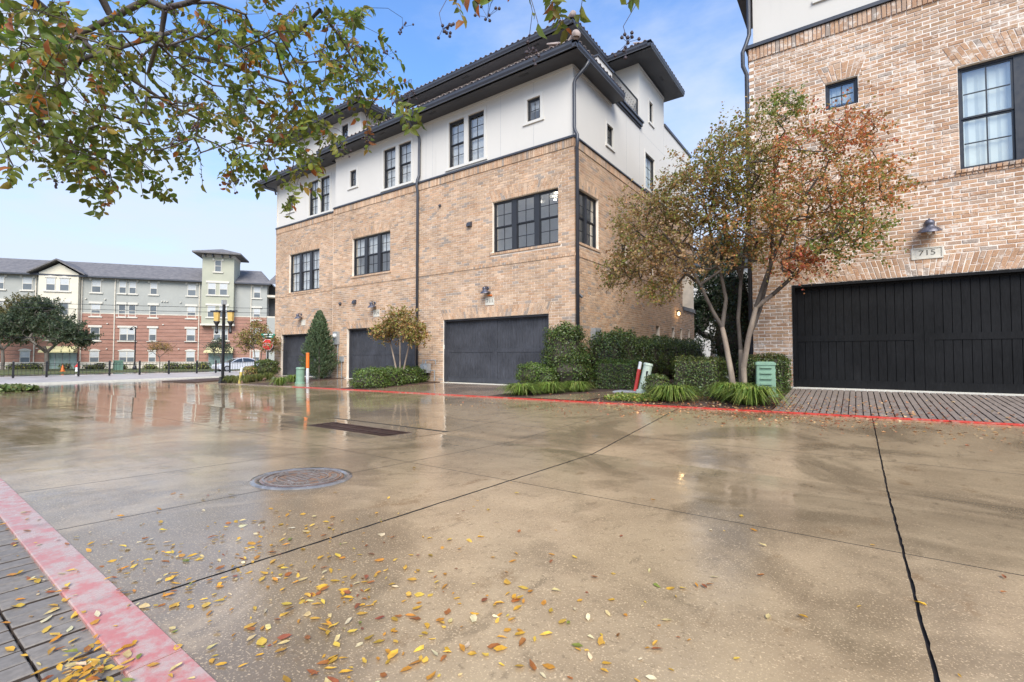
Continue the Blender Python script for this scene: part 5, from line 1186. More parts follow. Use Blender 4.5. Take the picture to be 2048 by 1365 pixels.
# conifer
def conifer():
    rng = np.random.default_rng(95); base = np.array([-19.85, 12.55, gz(-19.85, 12.55)]); Hh = 2.98; root = empty('cypress_tree', tuple(base)); tag(root, 'upright cone shaped grey green conifer before the far garage', 'tree')
    b = MB(); b.tube([base, base+np.array([0, 0, Hh*.5]), base+np.array([.02, 0, Hh*.97])], [.06, .04, .01], 8); b.build('trunk', M['bark_oak'], root)
    P, D, N = [], [], []
    for k in range(760):
        f = rng.random()**.85; z = .12+f*(Hh-.2); rad = (.93*(1-f)**.72*(.72+.38*rng.random())+.03)*(min(1, .55+f*3)); th = rng.random()*6.283; o = np.array([math.cos(th), math.sin(th), 0])
        tip = base+o*rad+np.array([0, 0, z+.22]); root_ = base+o*rad*.35+np.array([0, 0, z-.12]); d = unit(tip-root_)
        for i in range(34):
            s_ = rng.random()**.6; q = root_+(tip-root_)*s_+rng.normal(0, .045*(1.15-s_), 3); P.append(q); D.append(d+rng.normal(0, .35, 3)+np.array([0, 0, .3])); N.append(o+rng.normal(0, .5, 3))
    P, D, N = map(np.array, (P, D, N)); C = palette([(.11, .165, .08), (.14, .195, .10), (.09, .135, .065), (.18, .225, .12)], len(P), rng)
    me = leaf_mesh('crown', P-base, D, N, .085*rng.uniform(.6, 1.2, len(P)), C, M['leaf_hedge'], (LEAF4[0]*np.array([1, .45, 1]), LEAF4[1])); tag(link_obj('crown', me, root), kind='stuff')
conifer()
# grass clumps
def clump(name, label, c, r_, h, n, cols, seed, group=None, cat='grass clump', w=.012):
    rng = np.random.default_rng(seed); root_c = np.array(c); V, F_, C = [], [], []
    for k in range(n):
        th = rng.random()*6.283; o = np.array([math.cos(th), math.sin(th), 0]); s_ = np.array([-o[1], o[0], 0]); b0 = o*r_*.30*rng.random(); hh = h*rng.uniform(.55, 1.1); ln = r_*rng.uniform(.35, 1.1); ww = w*rng.uniform(.7, 1.2)
        pts = [b0, b0+o*ln*.30+np.array([0, 0, hh*.80]), b0+o*ln*.65+np.array([0, 0, hh*.95]), b0+o*ln*(1.0+.1*rng.random())+np.array([0, 0, hh*rng.uniform(.05, .75)])]; i = len(V)
        for q, f in zip(pts, (1, 1, .8, .15)): V += [q-s_*ww*f, q+s_*ww*f]
        F_ += [(i, i+1, i+3, i+2), (i+2, i+3, i+5, i+4), (i+4, i+5, i+7, i+6)]; cc = palette(cols, 1, rng, .2)[0]; C += [cc]*3
    me = np_mesh(name, np.array(V), np.array(F_), M['leaf_grass'], np.array(C)); o = link_obj(name, me, None, tuple(root_c)); return tag(o, label, cat, group)
LIR = [(.15, .22, .035), (.20, .27, .05), (.10, .16, .03), (.26, .31, .08)]
def gl(x, y): return (x, y, gz(x, y)+.02)
for i, (x, y, r_, h, lab) in enumerate([(-7.3, 10.6, .62, .30, 'wide liriope clump at the kerb by the 711 garage door'), (-6.85, 11.3, .55, .30, 'liriope clump in the middle of the three at the 711 corner bed'), (-6.42, 12.05, .50, .28, 'liriope clump nearest the leaning pedestal in the 711 corner bed'),
    (-3.3, 10.6, .60, .34, 'liriope clump at the kerb in front of the square hedge'), (-2.15, 11.05, .58, .36, 'liriope clump round the foot of the crape myrtle trunks'), (-1.72, 10.55, .62, .36, 'big liriope clump at the kerb before the slatted green pedestal')]):
    clump('liriope_clump', lab, gl(x, y), r_, h, 520, LIR, 200+i, 'liriope clumps along the kerb')
for i, (u, v, r_, lab) in enumerate([(560, 772, .42, 'round grass clump at the kerb in front of the far garage'), (585, 766, .36, 'low grass clump beside the green round pedestal'), (640, 757, .40, 'grass clump at the foot of the conifer'), (655, 755, .34, 'grass clump right of the conifer foot'),
    (458, 766, .34, 'grass clump nearest the lamp post in the left bed'), (470, 766, .34, 'grass clump left of the yellow marker post'), (492, 766, .36, 'grass clump right of the yellow marker post'), (505, 764, .34, 'grass clump before the rust coloured shrub'), (520, 762, .36, 'grass clump before the green shrub at the left corner'), (538, 760, .34, 'grass clump at the right end of the left bed')]):
    q = gp(u, v); clump('liriope_clump', lab, q, r_, .34, 200, LIR if i < 4 else [(.16, .17, .045), (.20, .20, .06), (.12, .15, .04)], 230+i, 'liriope clumps along the kerb')
def cover(name, label, x0, x1, y0, y1, n, seed, cols, size):
    rng = np.random.default_rng(seed); P = np.stack([rng.uniform(x0, x1, n), rng.uniform(y0, y1, n), np.zeros(n)], 1); P[:, 2] = [gz(a, b_)+.03+.07*rng.random() for a, b_ in P[:, :2]]
    me = leaf_mesh(name, P, rng.normal(0, 1, (n, 3))+np.array([0, 0, .5]), rng.normal(0, .5, (n, 3))+np.array([0, 0, 1.0]), size*rng.uniform(.6, 1.2, n), palette(cols, n, rng, .2), M['leaf_hedge']); return tag(link_obj(name, me), label, 'ground cover', kind='stuff')
cover('ground_cover', 'low green ground cover at the kerb below the leaning pedestal', -4.75, -3.55, 10.1, 11.1, 1500, 251, LIR+OLV, .06)
isl = [gp(2, 792), gp(66, 783)]; cover('grass_strip', 'strip of short grass beyond the alley mouth at the left edge', -30, isl[1][0], isl[0][1]-1.4, isl[1][1]+.2, 9000, 252, [(.13, .17, .05), (.17, .20, .07), (.10, .13, .04)], .16)
# ---------------------------------------------------------------- apartments across the street
M['apt_brick'] = None
def _apt_brick():
    t = NT('far_brick'); n = t.noise(1.1, 5, .6, sc3=(1, 1, 3)); f = t.noise(9, 4, .7, sc3=(1, 1, 2.4))
    c = t.mix(t.rng(n, .35, .65), (.37, .20, .15), (.32, .165, .12)); c = t.mix(t.rng(f, .52, .72, 0, .5), c, (.46, .24, .16)); t.set(Base_Color=c, Roughness=.9); return t.m
M['apt_brick'] = _apt_brick(); M['apt_grey'] = m_plain('grey_siding', (.36, .36, .325), .85, var=.05, scale=1); M['apt_cream'] = m_plain('cream_stucco', (.68, .62, .49), .85, var=.05, scale=1)  # apartment colours muted towards grey: aerial haze put into the wall colours
M['apt_green'] = m_plain('olive_stucco', (.41, .405, .31), .85, var=.05, scale=1); M['apt_trim'] = m_plain('cream_trim', (.62, .58, .50), .8, var=.04); M['apt_stone'] = m_plain('pale_stone', (.62, .56, .46), .85, var=.12, scale=2)
def _shingle():
    t = NT('shingles'); n = t.noise(2.2, 4, .6, sc3=(1, 1, 3)); f = t.noise(14, 3); t.set(Base_Color=t.mix(t.rng(n, .35, .65), (.125, .118, .12), (.19, .175, .17)), Roughness=.85); t.bump(f, .5, .02); return t.m
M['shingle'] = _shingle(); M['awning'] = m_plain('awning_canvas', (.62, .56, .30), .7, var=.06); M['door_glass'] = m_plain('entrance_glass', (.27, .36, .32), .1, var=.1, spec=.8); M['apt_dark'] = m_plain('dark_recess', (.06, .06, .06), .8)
AP = Frame((-81.945, 12.844), (.57795, .81607), (.81607, -.57795))
apt = empty('apartment_building', AP.p(10, -.6)); tag(apt, 'four storey apartment building of red brick and grey siding with olive tower', 'building')
b = MB(); AP.box(b, -30, 26.1, 6.4, 11.2, -9, -.04); AP.box(b, -30, 40, -1, 6.4, -9, -.08); b.build('core_wall', M['apt_grey'], apt)
z = .28
while z < 6.38:
    b = MB(); AP.box(b, -30, 26.1, z+.02, min(z+.455, 6.4), -.08, 0); b.build('brick_band', M['apt_brick'], apt); z += .475
b = MB(); AP.box(b, -30, 26.1, -1.0, .28, -.08, .06); b.build('stone_base', M['apt_stone'], apt)
b = MB(); AP.box(b, -30, 26.1, 6.4, 6.5, -.04, .03); b.build('belt_course', M['apt_stone'], apt)
def apt_window(a0, a1, z0, z1, w=.0, style='head', div=1, dark=False):
    b = MB(); f = .06; AP.box(b, a0, a1, z0, z0+f, w-.02, w+.05); AP.box(b, a0, a1, z1-f, z1, w-.02, w+.05); AP.box(b, a0, a0+f, z0+f, z1-f, w-.02, w+.05); AP.box(b, a1-f, a1, z0+f, z1-f, w-.02, w+.05)
    zm = (z0+z1)/2; AP.box(b, a0+f, a1-f, zm-.03, zm+.03, w-.02, w+.045)
    if div == 2: AP.box(b, (a0+a1)/2-.05, (a0+a1)/2+.05, z0+f, z1-f, w-.02, w+.048)
    o = b.build('window', M['apt_trim'], apt)
    for (p, q, m_) in ((z0+f, zm-.03, 'pane_far'), (zm+.03, z1-f, 'pane_far' if dark else 'blind_far')):
        g = MB(); AP.box(g, a0+f, a1-f, p, q, w-.02, w+.022); g.build('pane', M[m_], o)
    s_ = MB(); AP.box(s_, a0-.22, a1+.22, z0-.14, z0-.002, w-.02, w+.14); s_.build('sill', M['apt_trim'], o)
    if style == 'head':
        s_ = MB(); AP.box(s_, a0-.22, a1+.22, z1+.002, z1+.26, w-.02, w+.12); s_.build('lintel', M['apt_trim'], o)
    elif style == 'ears':
        for (p, q) in ((a0-.24, a0-.02), (a1+.02, a1+.24)): s_ = MB(); AP.box(s_, p, q, z1-.10, z1+.18, w-.02, w+.12); s_.build('bracket', M['apt_trim'], o)
    elif style == 'arch':
        s_ = MB(); P = [AP.p(a0-.12+(a1-a0+.24)*k/8, z1+.01+.0*k, w-.02) for k in (0, 8)]+[AP.p(a1+.12-(a1-a0+.24)*k/8, z1+.10+.18*math.sin(math.pi*k/8), w-.02) for k in range(9)]; s_.prism(P, AP.n*.12); s_.build('lintel', M['apt_trim'], o)
M['blind_far'] = m_plain('far_blind', (.50, .51, .50), .5, var=.05, spec=.3); M['pane_far'] = m_plain('far_pane', (.13, .145, .155), .25, var=.2, scale=.5, spec=.4)
R4, R3, R2, R1 = (9.08, 10.68), (6.06, 7.66), (3.0, 4.66), (.10, 1.66)
for (a0, a1, rows, st) in ((-6.6, -5.6, (4, 3, 2, 1), 0), (-3.4, -2.42, (4, 3, 2), 0), (-.72, .26, (4, 3, 2, 1), 0), (6.14, 7.12, (4, 3, 2, 1), 0), (12.36, 13.16, (4, 3, 2, 1), 0), (16.55, 17.55, (4, 3, 2, 1), 0), (24.43, 25.3, (4, 3, 2, 1), 0)):
    for r_ in rows:
        z0, z1 = {4: R4, 3: R3, 2: R2, 1: R1}[r_]; apt_window(a0, a1, z0, z1, 0 if r_ < 3 else -.04, {4: 'ears', 3: 'head', 2: 'head', 1: 'arch'}[r_], dark=(r_ == 3 and a0 > 11 and a0 < 14) or (r_ == 2 and a0 == 6.14))
for r_ in (4, 3):
    z0, z1 = (R4, R3)[r_ == 3]
    for q in ((9.0, 9.78), (10.07, 10.85)): apt_window(*q, z0, z1, -.04, 'ears' if r_ == 4 else 'head', dark=r_ == 3)
apt_window(9.2, 10.85, *R2, 0, 'head', 2); apt_window(9.2, 10.85, *R1, 0, 'arch', 2)
# bay with gable
b = MB(); AP.box(b, 1.12, 5.05, 4.9, 11.25, -.1, .6); b.prism([AP.p(1.12, 11.25, -.1), AP.p(5.05, 11.25, -.1), AP.p(3.085, 12.45, -.1)], AP.n*.7); b.build('bay_wall', M['apt_cream'], apt)
for q in ((1.85, 2.78), (3.2, 4.15)): apt_window(*q, 9.05, 10.65, .6, 'arch'); apt_window(*q, 6.06, 7.6, .6, 'head', dark=True)
apt_window(1.9, 4.2, 3.0, 4.6, .0, 'head', 2, dark=True)
b = MB()
for s_, e_ in ((0.25, 3.085), (3.085, 5.92)):
    zl, zr = (11.05, 12.78) if s_ < 1 else (12.78, 11.05)
    b.prism([AP.p(s_, zl, -3), AP.p(e_, zr, -3), AP.p(e_, zr+.18, -3), AP.p(s_, zl+.18, -3)], AP.n*4.3)
b.build('bay_roof', M['shingle'], apt)
# tower
b = MB(); AP.box(b, 18.4, 22.15, 5.35, 14.75, -3, .8); b.build('tower_wall', M['apt_green'], apt)
b = MB(); AP.box(b, 18.3, 22.25, 5.12, 5.35, -.05, .92); AP.box(b, 18.35, 22.2, 14.28, 14.75, -3, .86); b.build('tower_trim', M['apt_trim'], apt)
for q in ((19.1, 20.04), (20.47, 21.41)): apt_window(*q, 9.22, 10.85, .8, 'head'); apt_window(*q, 6.22, 7.78, .8, 'head')
apt_window(19.85, 20.65, 12.35, 13.95, .8, 'ears', dark=True); apt_window(19.7, 21.4, 3.15, 4.75, 0, 'head', 2)
b = MB(); e0, e1, w0, w1 = 17.45, 23.1, -4.0, 1.85; pk = AP.p((e0+e1)/2, 15.85, (w0+w1)/2); C4 = [AP.p(e0, 14.85, w1), AP.p(e1, 14.85, w1), AP.p(e1, 14.85, w0), AP.p(e0, 14.85, w0)]
b.add([*C4, pk, *[tuple(np.array(c)-np.array([0, 0, .2])) for c in C4]], [(0,1,4),(1,2,4),(2,3,4),(3,0,4),(5,6,1,0),(6,7,2,1),(7,8,3,2),(8,5,0,3),(8,7,6,5)]); b.build('tower_roof', M['shingle'], apt)
for a in (18.8, 19.7, 20.8, 21.7):
    b = MB(); AP.box(b, a-.07, a+.07, 14.3, 14.64, .87, 1.45); b.build('eave_bracket', M['charcoal'], apt)
# main roof and fittings
b = MB(); b.add([AP.p(-30.5, 11.12, .55), AP.p(26.6, 11.12, .55), AP.p(24.5, 13.75, -5.5), AP.p(-30.5, 13.75, -5.5), AP.p(-30.5, 10.9, .55), AP.p(26.6, 10.9, .55), AP.p(26.6, 11.12, -11), AP.p(-30.5, 11.12, -11), AP.p(26.6, 10.9, -.1), AP.p(-30.5, 10.9, -.1)], [(0,1,2,3),(4,5,1,0),(1,6,2),(3,2,6,7),(4,9,8,5)]); b.build('roof', M['shingle'], apt)
b = MB(); AP.box(b, -30.5, 26.6, 10.92, 11.10, .55, .66); b.build('gutter', M['charcoal'], apt)
for a in (.62, 5.2, 8.62, 17.95, 24.15):
    b = MB(); AP.box(b, a-.05, a+.05, -.5, 10.9, .0, .10); b.build('downspout', M['apt_stone'], apt)
for (a0, a1) in ((2.0, 4.85), (19.2, 22.0), (-6.4, -3.2)):
    g = MB(); AP.box(g, a0, a1, -.62, 1.5, 0, .09); o = g.build('entrance', M['door_glass'], apt)
    for k in range(5): g = MB(); a = a0+(a1-a0)*k/4; AP.box(g, a-.04, a+.04, -.62, 1.5, .09, .13); g.build('door_frame', M['grey_metal'], o)
    g = MB(); g.add([AP.p(a0-.15, 2.25, .1), AP.p(a1+.1, 2.25, .1), AP.p(a1+.25, 1.62, 1.5), AP.p(a0-.3, 1.62, 1.5), AP.p(a0-.3, 1.45, 1.5), AP.p(a1+.25, 1.45, 1.5), AP.p(a1+.1, 1.45, .1), AP.p(a0-.15, 1.45, .1)], [(0,1,2,3),(3,2,5,4),(1,6,5,2),(0,3,4,7)]); g.build('awning', M['awning'], apt)
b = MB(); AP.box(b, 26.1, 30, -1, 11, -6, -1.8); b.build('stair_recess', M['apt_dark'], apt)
for z in (3.2, 6.3, 9.3): b = MB(); AP.box(b, 26.1, 30, z, z+.3, -1.8, -.1); b.build('balcony_slab', M['apt_stone'], apt)
b = MB(); b.add([AP.p(26.0, 11.1, .4), AP.p(34, 11.1, .4), AP.p(34, 13.4, -5.5), AP.p(27.2, 13.4, -3)], [(0,1,2,3)]); b.build('end_roof', M['shingle'], apt)
for (a, z) in ((5.6, 8.2), (7.6, 8.2), (13.7, 8.15), (14.0, 8.15), (14.3, 8.15), (15.8, 8.1), (7.9, 5.1), (13.9, 5.1), (7.9, 1.9), (5.6, 1.9), (15.7, 1.9), (.9, 1.9)):
    g = MB(); AP.box(g, a-.08, a+.08, z, z+.12, 0, .12); g.build('vent_cap', M['apt_trim'], apt)

# house seen through the gap
bh = empty('townhouse', (-6, 47, .2)); tag(bh, 'pale stucco house far behind the crape myrtle, seen through the gap', 'townhouse'); GF = Frame((0, 47), (1, 0), (0, -1))
b = MB(); GF.box(b, -19, 8, -.2, 9.6, -6, 0); b.build('wall', M['stucco'], bh)
b = MB(); b.add([(-19.6, 46.3, 9.5), (8.6, 46.3, 9.5), (6, 50, 10.6), (-17, 50, 10.6), (-19.6, 46.3, 9.3), (8.6, 46.3, 9.3), (8.6, 47, 9.3), (-19.6, 47, 9.3)], [(0,1,2,3),(4,5,1,0),(7,6,5,4)]); b.build('roof', M['soffit'], bh)
for k in range(7):
    for z0 in (1.0, 3.9, 6.8):
        b = MB(); a = -17.6+k*3.4; GF.box(b, a, a+1.3, z0, z0+1.7, 0, .05); o = b.build('window', M['frame'], bh)
        for i in range(2):
            for j in range(2): g = MB(); GF.box(g, a+.08+i*.6, a+.62+i*.6, z0+.08+j*.8, z0+.82+j*.8, .05, .056); g.build('pane', M['glass_far'], o)

# ---------------------------------------------------------------- street things
# iron fence along the plaza
FX = -47.5
fence = empty('iron_fence', (FX, 12, -.5)); tag(fence, 'long low black iron fence with square posts across the plaza', 'fence'); o0 = org_of(fence)
def fz(y): return gz(FX, y)+.085
pm = MB(); pm.box(-.055, .055, -.055, .055, -.02, 1.10); pm.box(-.075, .075, -.075, .075, 1.10, 1.13); pm.lathe([(.05, 1.13), (.03, 1.17), (0, 1.19)], (0, 0, 0), 8, cap=False); pm.box(-.08, .08, -.08, .08, .12, .16); pme = pm.mesh('post', M['black_metal'])
km = MB(); km.box(-.009, .009, -.009, .009, .18, .98); kme = km.mesh('picket', M['black_metal'])
py_ = [-2.0, -.2, 1.55, 3.3, 5.02]+[6.76, 8.45, 10.2, 12.04, 13.98, 16.02, 18.15, 19.7, 20.9, 23.2, 25.3, 27.4]
for y in py_: link_obj('post', pme, fence, (0, y-o0.y, fz(y)-o0.z))
for ya, yb in zip(py_[:-1], py_[1:]):
    for zz in (.16, .86, .98): g = MB(); g.box(FX-.014, FX+.014, ya+.055, yb-.055, fz(ya)+zz, fz(ya)+zz+.03); g.build('rail', M['black_metal'], fence)
    n = max(2, int((yb-ya)/.21))
    for k in range(1, n): y = ya+(yb-ya)*k/n; link_obj('picket', kme, fence, (0, y-o0.y, fz(y)-o0.z))
# lamp post with two lanterns
q = gp(445, 767); lx, ly, lz = q; lamp = empty('lamp_post', tuple(q)); tag(lamp, 'black square lamp post with two amber lanterns at the alley mouth', 'lamp post'); M['amber'] = m_plain('amber_glass', (.62, .42, .13), .25, var=.1)
hh = (767-603)*np.dot(q, _F0)/FPX
b = MB(); b.box(lx-.05, lx+.05, ly-.05, ly+.05, lz, lz+hh); b.build('post', M['black_metal'], lamp)
b = MB(); b.box(lx-.13, lx+.13, ly-.13, ly+.13, lz, lz+.12); b.box(lx-.1, lx+.1, ly-.1, ly+.1, lz+.12, lz+.3); b.build('plinth', M['black_metal'], lamp)
rt = _RT; zc = lz+hh-.5
b = MB(); b.obox((lx, ly, zc+.05), rt*.62, np.cross(rt, _UZ)*.025, (0, 0, .025)); b.build('cross_arm', M['black_metal'], lamp)
b = MB(); b.box(lx-.085, lx+.085, ly-.085, ly+.085, lz+hh-.15, lz+hh+.06); b.build('photo_cell', M['grey_metal'], lamp)
for s_ in (-1, 1):
    c = np.array([lx, ly, 0])+rt*.32*s_; c[2] = zc
    b = MB(); b.lathe([(.145, .0), (.125, -.42)], c, 8); b.build('lantern_glass', M['amber'], lamp)
    b = MB(); b.lathe([(.175, 0), (.175, .03), (.05, .09)], c, 8); b.build('lantern_cap', M['black_metal'], lamp)
    b = MB(); b.lathe([(.15, -.42), (.10, -.52), (.06, -.60), (.055, -.88), (.09, -.92), (.03, -1.0)], c, 10); b.build('lantern_stem', M['black_metal'], lamp, True)
# stop sign
ds = 25.0; c = at(536, 690, ds); g0 = np.array([c[0], c[1], gz(c[0], c[1])]); sgn = empty('stop_sign', tuple(g0)); tag(sgn, 'red octagonal stop sign on a dark post beside the brick corner', 'sign')
fdir = -_F0; SG = Frame((0, 0), tuple(_RT[:2]), tuple(-_F0[:2])); M['sign_red'] = m_plain('sign_red', (.56, .030, .025), .4, var=.05); M['sign_white'] = m_plain('sign_white', (.80, .80, .78), .4, var=.03); M['sign_green'] = m_plain('sign_green', (.02, .20, .13), .4, var=.05)
b = MB(); b.box(c[0]-.03, c[0]+.03, c[1]-.03, c[1]+.03, g0[2], c[2]+.56); b.build('post', M['black_metal'], sgn)
def octa(r_, w0, w1): return [c+_RT*r_*math.cos(R(22.5+45*k))/math.cos(R(22.5))+_UZ*r_*math.sin(R(22.5+45*k))/math.cos(R(22.5))-_F0*w0 for k in range(8)]
b = MB(); b.prism(octa(.285, .04, 0), -_F0*.004); fo = b.build('sign_face', M['sign_white'], sgn); b = MB(); b.prism(octa(.268, .0465, 0), -_F0*.003); b.build('red_field', M['sign_red'], fo)
me = text_mesh('STOP', .235, .002, M['sign_white']); Mx = Matrix((Vector(_RT)*.82, Vector(_UZ), Vector(-_F0))).transposed(); me.transform(Mx.to_4x4()); link_obj('lettering', me, fo, Vector(c-_F0*.053)-org_of(fo))
for (dz, sgw, tw_) in ((.42, .30, .0), (.53, .36, .6)):
    d_ = unit(_RT*math.cos(tw_)+_F0*math.sin(tw_)); b = MB(); b.obox(c+_UZ*dz, d_*sgw*.9, np.cross(d_, _UZ)*.004, (0, 0, .05)); b.build('street_name_blade', M['sign_green'], sgn)
    b = MB(); b.obox(c+_UZ*dz+np.cross(d_, _UZ)*.007, d_*sgw*.62, np.cross(d_, _UZ)*.002, (0, 0, .02)); b.build('street_name_mark', M['sign_white'], sgn)
# parked cars beyond the fence
M['car_paint'] = m_plain('silver_white_paint', (.66, .67, .69), .25, metal=.15, var=.03, coat=.8); M['car_glass'] = m_plain('car_glass', (.03, .035, .04), .06, spec=.8); M['tyre'] = m_plain('tyre', (.02, .02, .02), .8); M['rim'] = m_plain('alloy_rim', (.55, .55, .56), .3, metal=.6); M['tail'] = m_plain('tail_lamp', (.35, .03, .02), .3)
def car(label, p, head):
    root = empty('parked_car', (0, 0, 0)); tag(root, label, 'car', 'cars parked beyond the fence')
    low = [(-2.15, .30), (-2.2, .55), (-2.12, .72), (-1.5, .86), (-.9, .92), (1.5, 1.0), (2.0, .98), (2.12, .80), (2.15, .45), (2.05, .26), (-1.9, .22)]
    top = [(-1.05, .92), (-.35, 1.30), (.25, 1.45), (.8, 1.44), (1.5, 1.25), (1.98, 1.0)]
    b = MB(); n = len(low)
    for sgn_ in (0,):
        V = [(x, y, z) for y in (-.82, -.72, .72, .82) for x, z in low]
        V = [(x, (-.86 if i < n else (-.70 if i < 2*n else (.70 if i < 3*n else .86))), z if n <= i < 3*n else (z if z < .6 else z-.06)) for i, (x, _, z) in enumerate(V)]
        b.add(V, [(k*n+i, k*n+(i+1) % n, (k+1)*n+(i+1) % n, (k+1)*n+i) for k in range(3) for i in range(n)]+[tuple(range(n-1, -1, -1)), tuple(3*n+i for i in range(n))])
    b.build('body', M['car_paint'], root)
    b = MB(); m = len(top); V = [(x, s_*(.80-(z-.92)*.32), z) for s_ in (-1, 1) for x, z in top]; b.add(V, [(i, i+1, m+i+1, m+i) for i in range(m-1)]+[tuple(range(m-1, -1, -1)), tuple(m+i for i in range(m))]); b.build('roof', M['car_paint'], root)
    for s_ in (-1, 1):
        for (P) in ([(-.85, .98), (-.32, 1.26), (.18, 1.38), (.18, .98)], [(.25, .98), (.25, 1.39), (.78, 1.38), (1.35, 1.22), (1.45, 1.02)]):
            b = MB(); b.prism([(x, s_*(.815-(z-.92)*.32), z) for x, z in P], (0, s_*.006, 0)); b.build('side_window', M['car_glass'], root)
        for x in (-1.35, 1.32):
            b = MB(); b.lathe([(.20, -.10), (.31, -.10), (.32, -.06), (.32, .06), (.31, .10), (.20, .10)], (x, s_*.78, .315), 18, axis=(0, s_, 0)); w_ = b.build('wheel', M['tyre'], root)
            b = MB(); b.lathe([(.20, .10), (.19, .115), (.05, .125), (0, .125)], (x, s_*.78, .315), 14, axis=(0, s_, 0), cap=False); b.build('rim', M['rim'], w_)
        b = MB(); b.obox((-2.06, s_*.62, .66), (.08, 0, .02), (0, .16, 0), (-.02, 0, .07)); b.build('headlight', M['sign_white'], root); b = MB(); b.obox((2.09, s_*.66, .80), (.05, 0, 0), (0, .12, 0), (0, 0, .10)); b.build('tail_light', M['tail'], root)
    b = MB(); b.prism([(-.98, -.68, .95), (-.38, -.60, 1.29), (-.38, .60, 1.29), (-.98, .68, .95)], (-.012, 0, .012)); b.build('windscreen', M['car_glass'], root)
    root.location = p; root.rotation_euler = (0, 0, head); return root
cp = gp(474, 743); ca = at(436, 740, 49.5); cb = at(511, 739, 52.5); hd = math.atan2(cb[1]-ca[1], cb[0]-ca[0]); mid_ = (ca+cb)/2
car('silver white hatchback parked beyond the fence near the apartment entrance', (mid_[0], mid_[1], gz(mid_[0], mid_[1])+.02), hd)
cc = at(566, 739, 55); car('white car mostly hidden behind the left brick corner', (cc[0], cc[1], gz(cc[0], cc[1])+.02), hd)
# hydrant, cone, pole lamp, cabinet on the apartment lawn
q = at(154, 753, 49); q[2] = gz(q[0], q[1])+.05; hy = empty('fire_hydrant', tuple(q)); tag(hy, 'red and white fire hydrant on the grass behind the fence', 'hydrant')
b = MB(); b.lathe([(.20, 0), (.20, .06), (.14, .08), (.14, .45)], q, 12); b.build('barrel', M['sign_white'], hy); b = MB(); b.lathe([(.17, .45), (.17, .52), (.15, .62), (.08, .72), (.04, .80)], q, 12); b.build('bonnet', M['sign_red'], hy)
b = MB(); b.tube([q+_RT*-.26+_UZ*.48, q+_RT*.26+_UZ*.48], .075, 10); b.build('nozzle', M['sign_red'], hy)
q = at(125, 752, 49); q[2] = gz(q[0], q[1])+.05; b = MB(); b.box(q[0]-.2, q[0]+.2, q[1]-.2, q[1]+.2, q[2], q[2]+.04); b.lathe([(.16, .04), (.04, .72), (.03, .72)], q, 14); tag(b.build('traffic_cone', M['orange'], None, org=tuple(q)), 'orange traffic cone on the lawn behind the fence', 'cone')
q = at(269, 745, 56); q[2] = gz(q[0], q[1])+.05; pl = empty('lamp_post', tuple(q)); tag(pl, 'thin dark lamp post on the apartment lawn with a small arm', 'lamp post')
b = MB(); b.lathe([(.24, 0), (.22, .25), (.10, .5), (.075, 1.0), (.06, 5.0)], q, 10); b.build('post', M['black_metal'], pl); b = MB(); b.tube([q+_UZ*4.8, q+_UZ*5.05-_RT*.2, q+_UZ*4.9-_RT*.5], .04, 8); b.build('arm', M['black_metal'], pl); b = MB(); b.lathe([(.05, 0), (.2, -.18), (.18, -.22)], q+_UZ*4.85-_RT*.5, 12); b.build('lamp_head', M['black_metal'], pl)
M['util_green'] = m_plain('utility_green', (.19, .31, .215), .55, var=.10, scale=5); M['util_pale'] = m_plain('utility_pale', (.47, .54, .43), .5, var=.08, scale=5)
q = at(236, 748, 54); q[2] = gz(q[0], q[1])+.05; b = MB(); b.box(q[0]-.35, q[0]+.35, q[1]-.35, q[1]+.35, q[2], q[2]+1.0); b.box(q[0]-.38, q[0]+.38, q[1]-.38, q[1]+.38, q[2]+1.0, q[2]+1.1); tag(b.build('utility_cabinet', M['util_green'], None, org=tuple(q)), 'pale green utility cabinet at the foot of the apartment wall', 'cabinet')
for i, (u, wd, hgt) in enumerate([(60, 28, .8), (30, 18, .7), (130, 14, .7), (180, 16, .6), (200, 14, .8), (245, 10, .6), (300, 18, .6), (345, 24, .8), (375, 20, .7), (405, 22, .9)]):
    q = at(u, 742, 58); q[2] = gz(q[0], q[1]); k = 58/FPX; shrub('foundation_shrub', ['dark low shrub below the apartment wall near the live oak', 'dark low shrub at the left edge below the apartment wall', 'low shrub beside the left apartment entrance', 'low shrub right of the left apartment entrance', 'dark low shrub under the second ground floor window', 'small shrub beside the green utility cabinet', 'low shrub left of the small lawn tree', 'low shrub right of the small lawn tree', 'low shrub between lawn tree and car', 'dark shrub behind the lamp post by the parked car'][i], 'shrub', [('e', (q[0], q[1], q[2]+hgt*.4), (wd*k*.7, wd*k*.7, hgt*.55))], HDG+OLV, 400+i, .16, 60, 'shrubs along the apartment wall')
# overhead wires of the tramway
for i, (va, vb_) in enumerate(((603, 613), (613, 622), (672, 684))):
    a, c_ = at(-250, va-7, 46), at(900, vb_+8, 54); pts = [a+(c_-a)*k/12-_UZ*.25*math.sin(math.pi*k/12) for k in range(13)]; b = MB(); b.tube(pts, .022, 5); tag(b.build('overhead_wire', M['black_metal']), ['topmost overhead wire crossing before the apartments', 'second overhead wire crossing before the apartments', 'lowest overhead wire, level with the brick top'][i], 'wire', 'overhead wires')
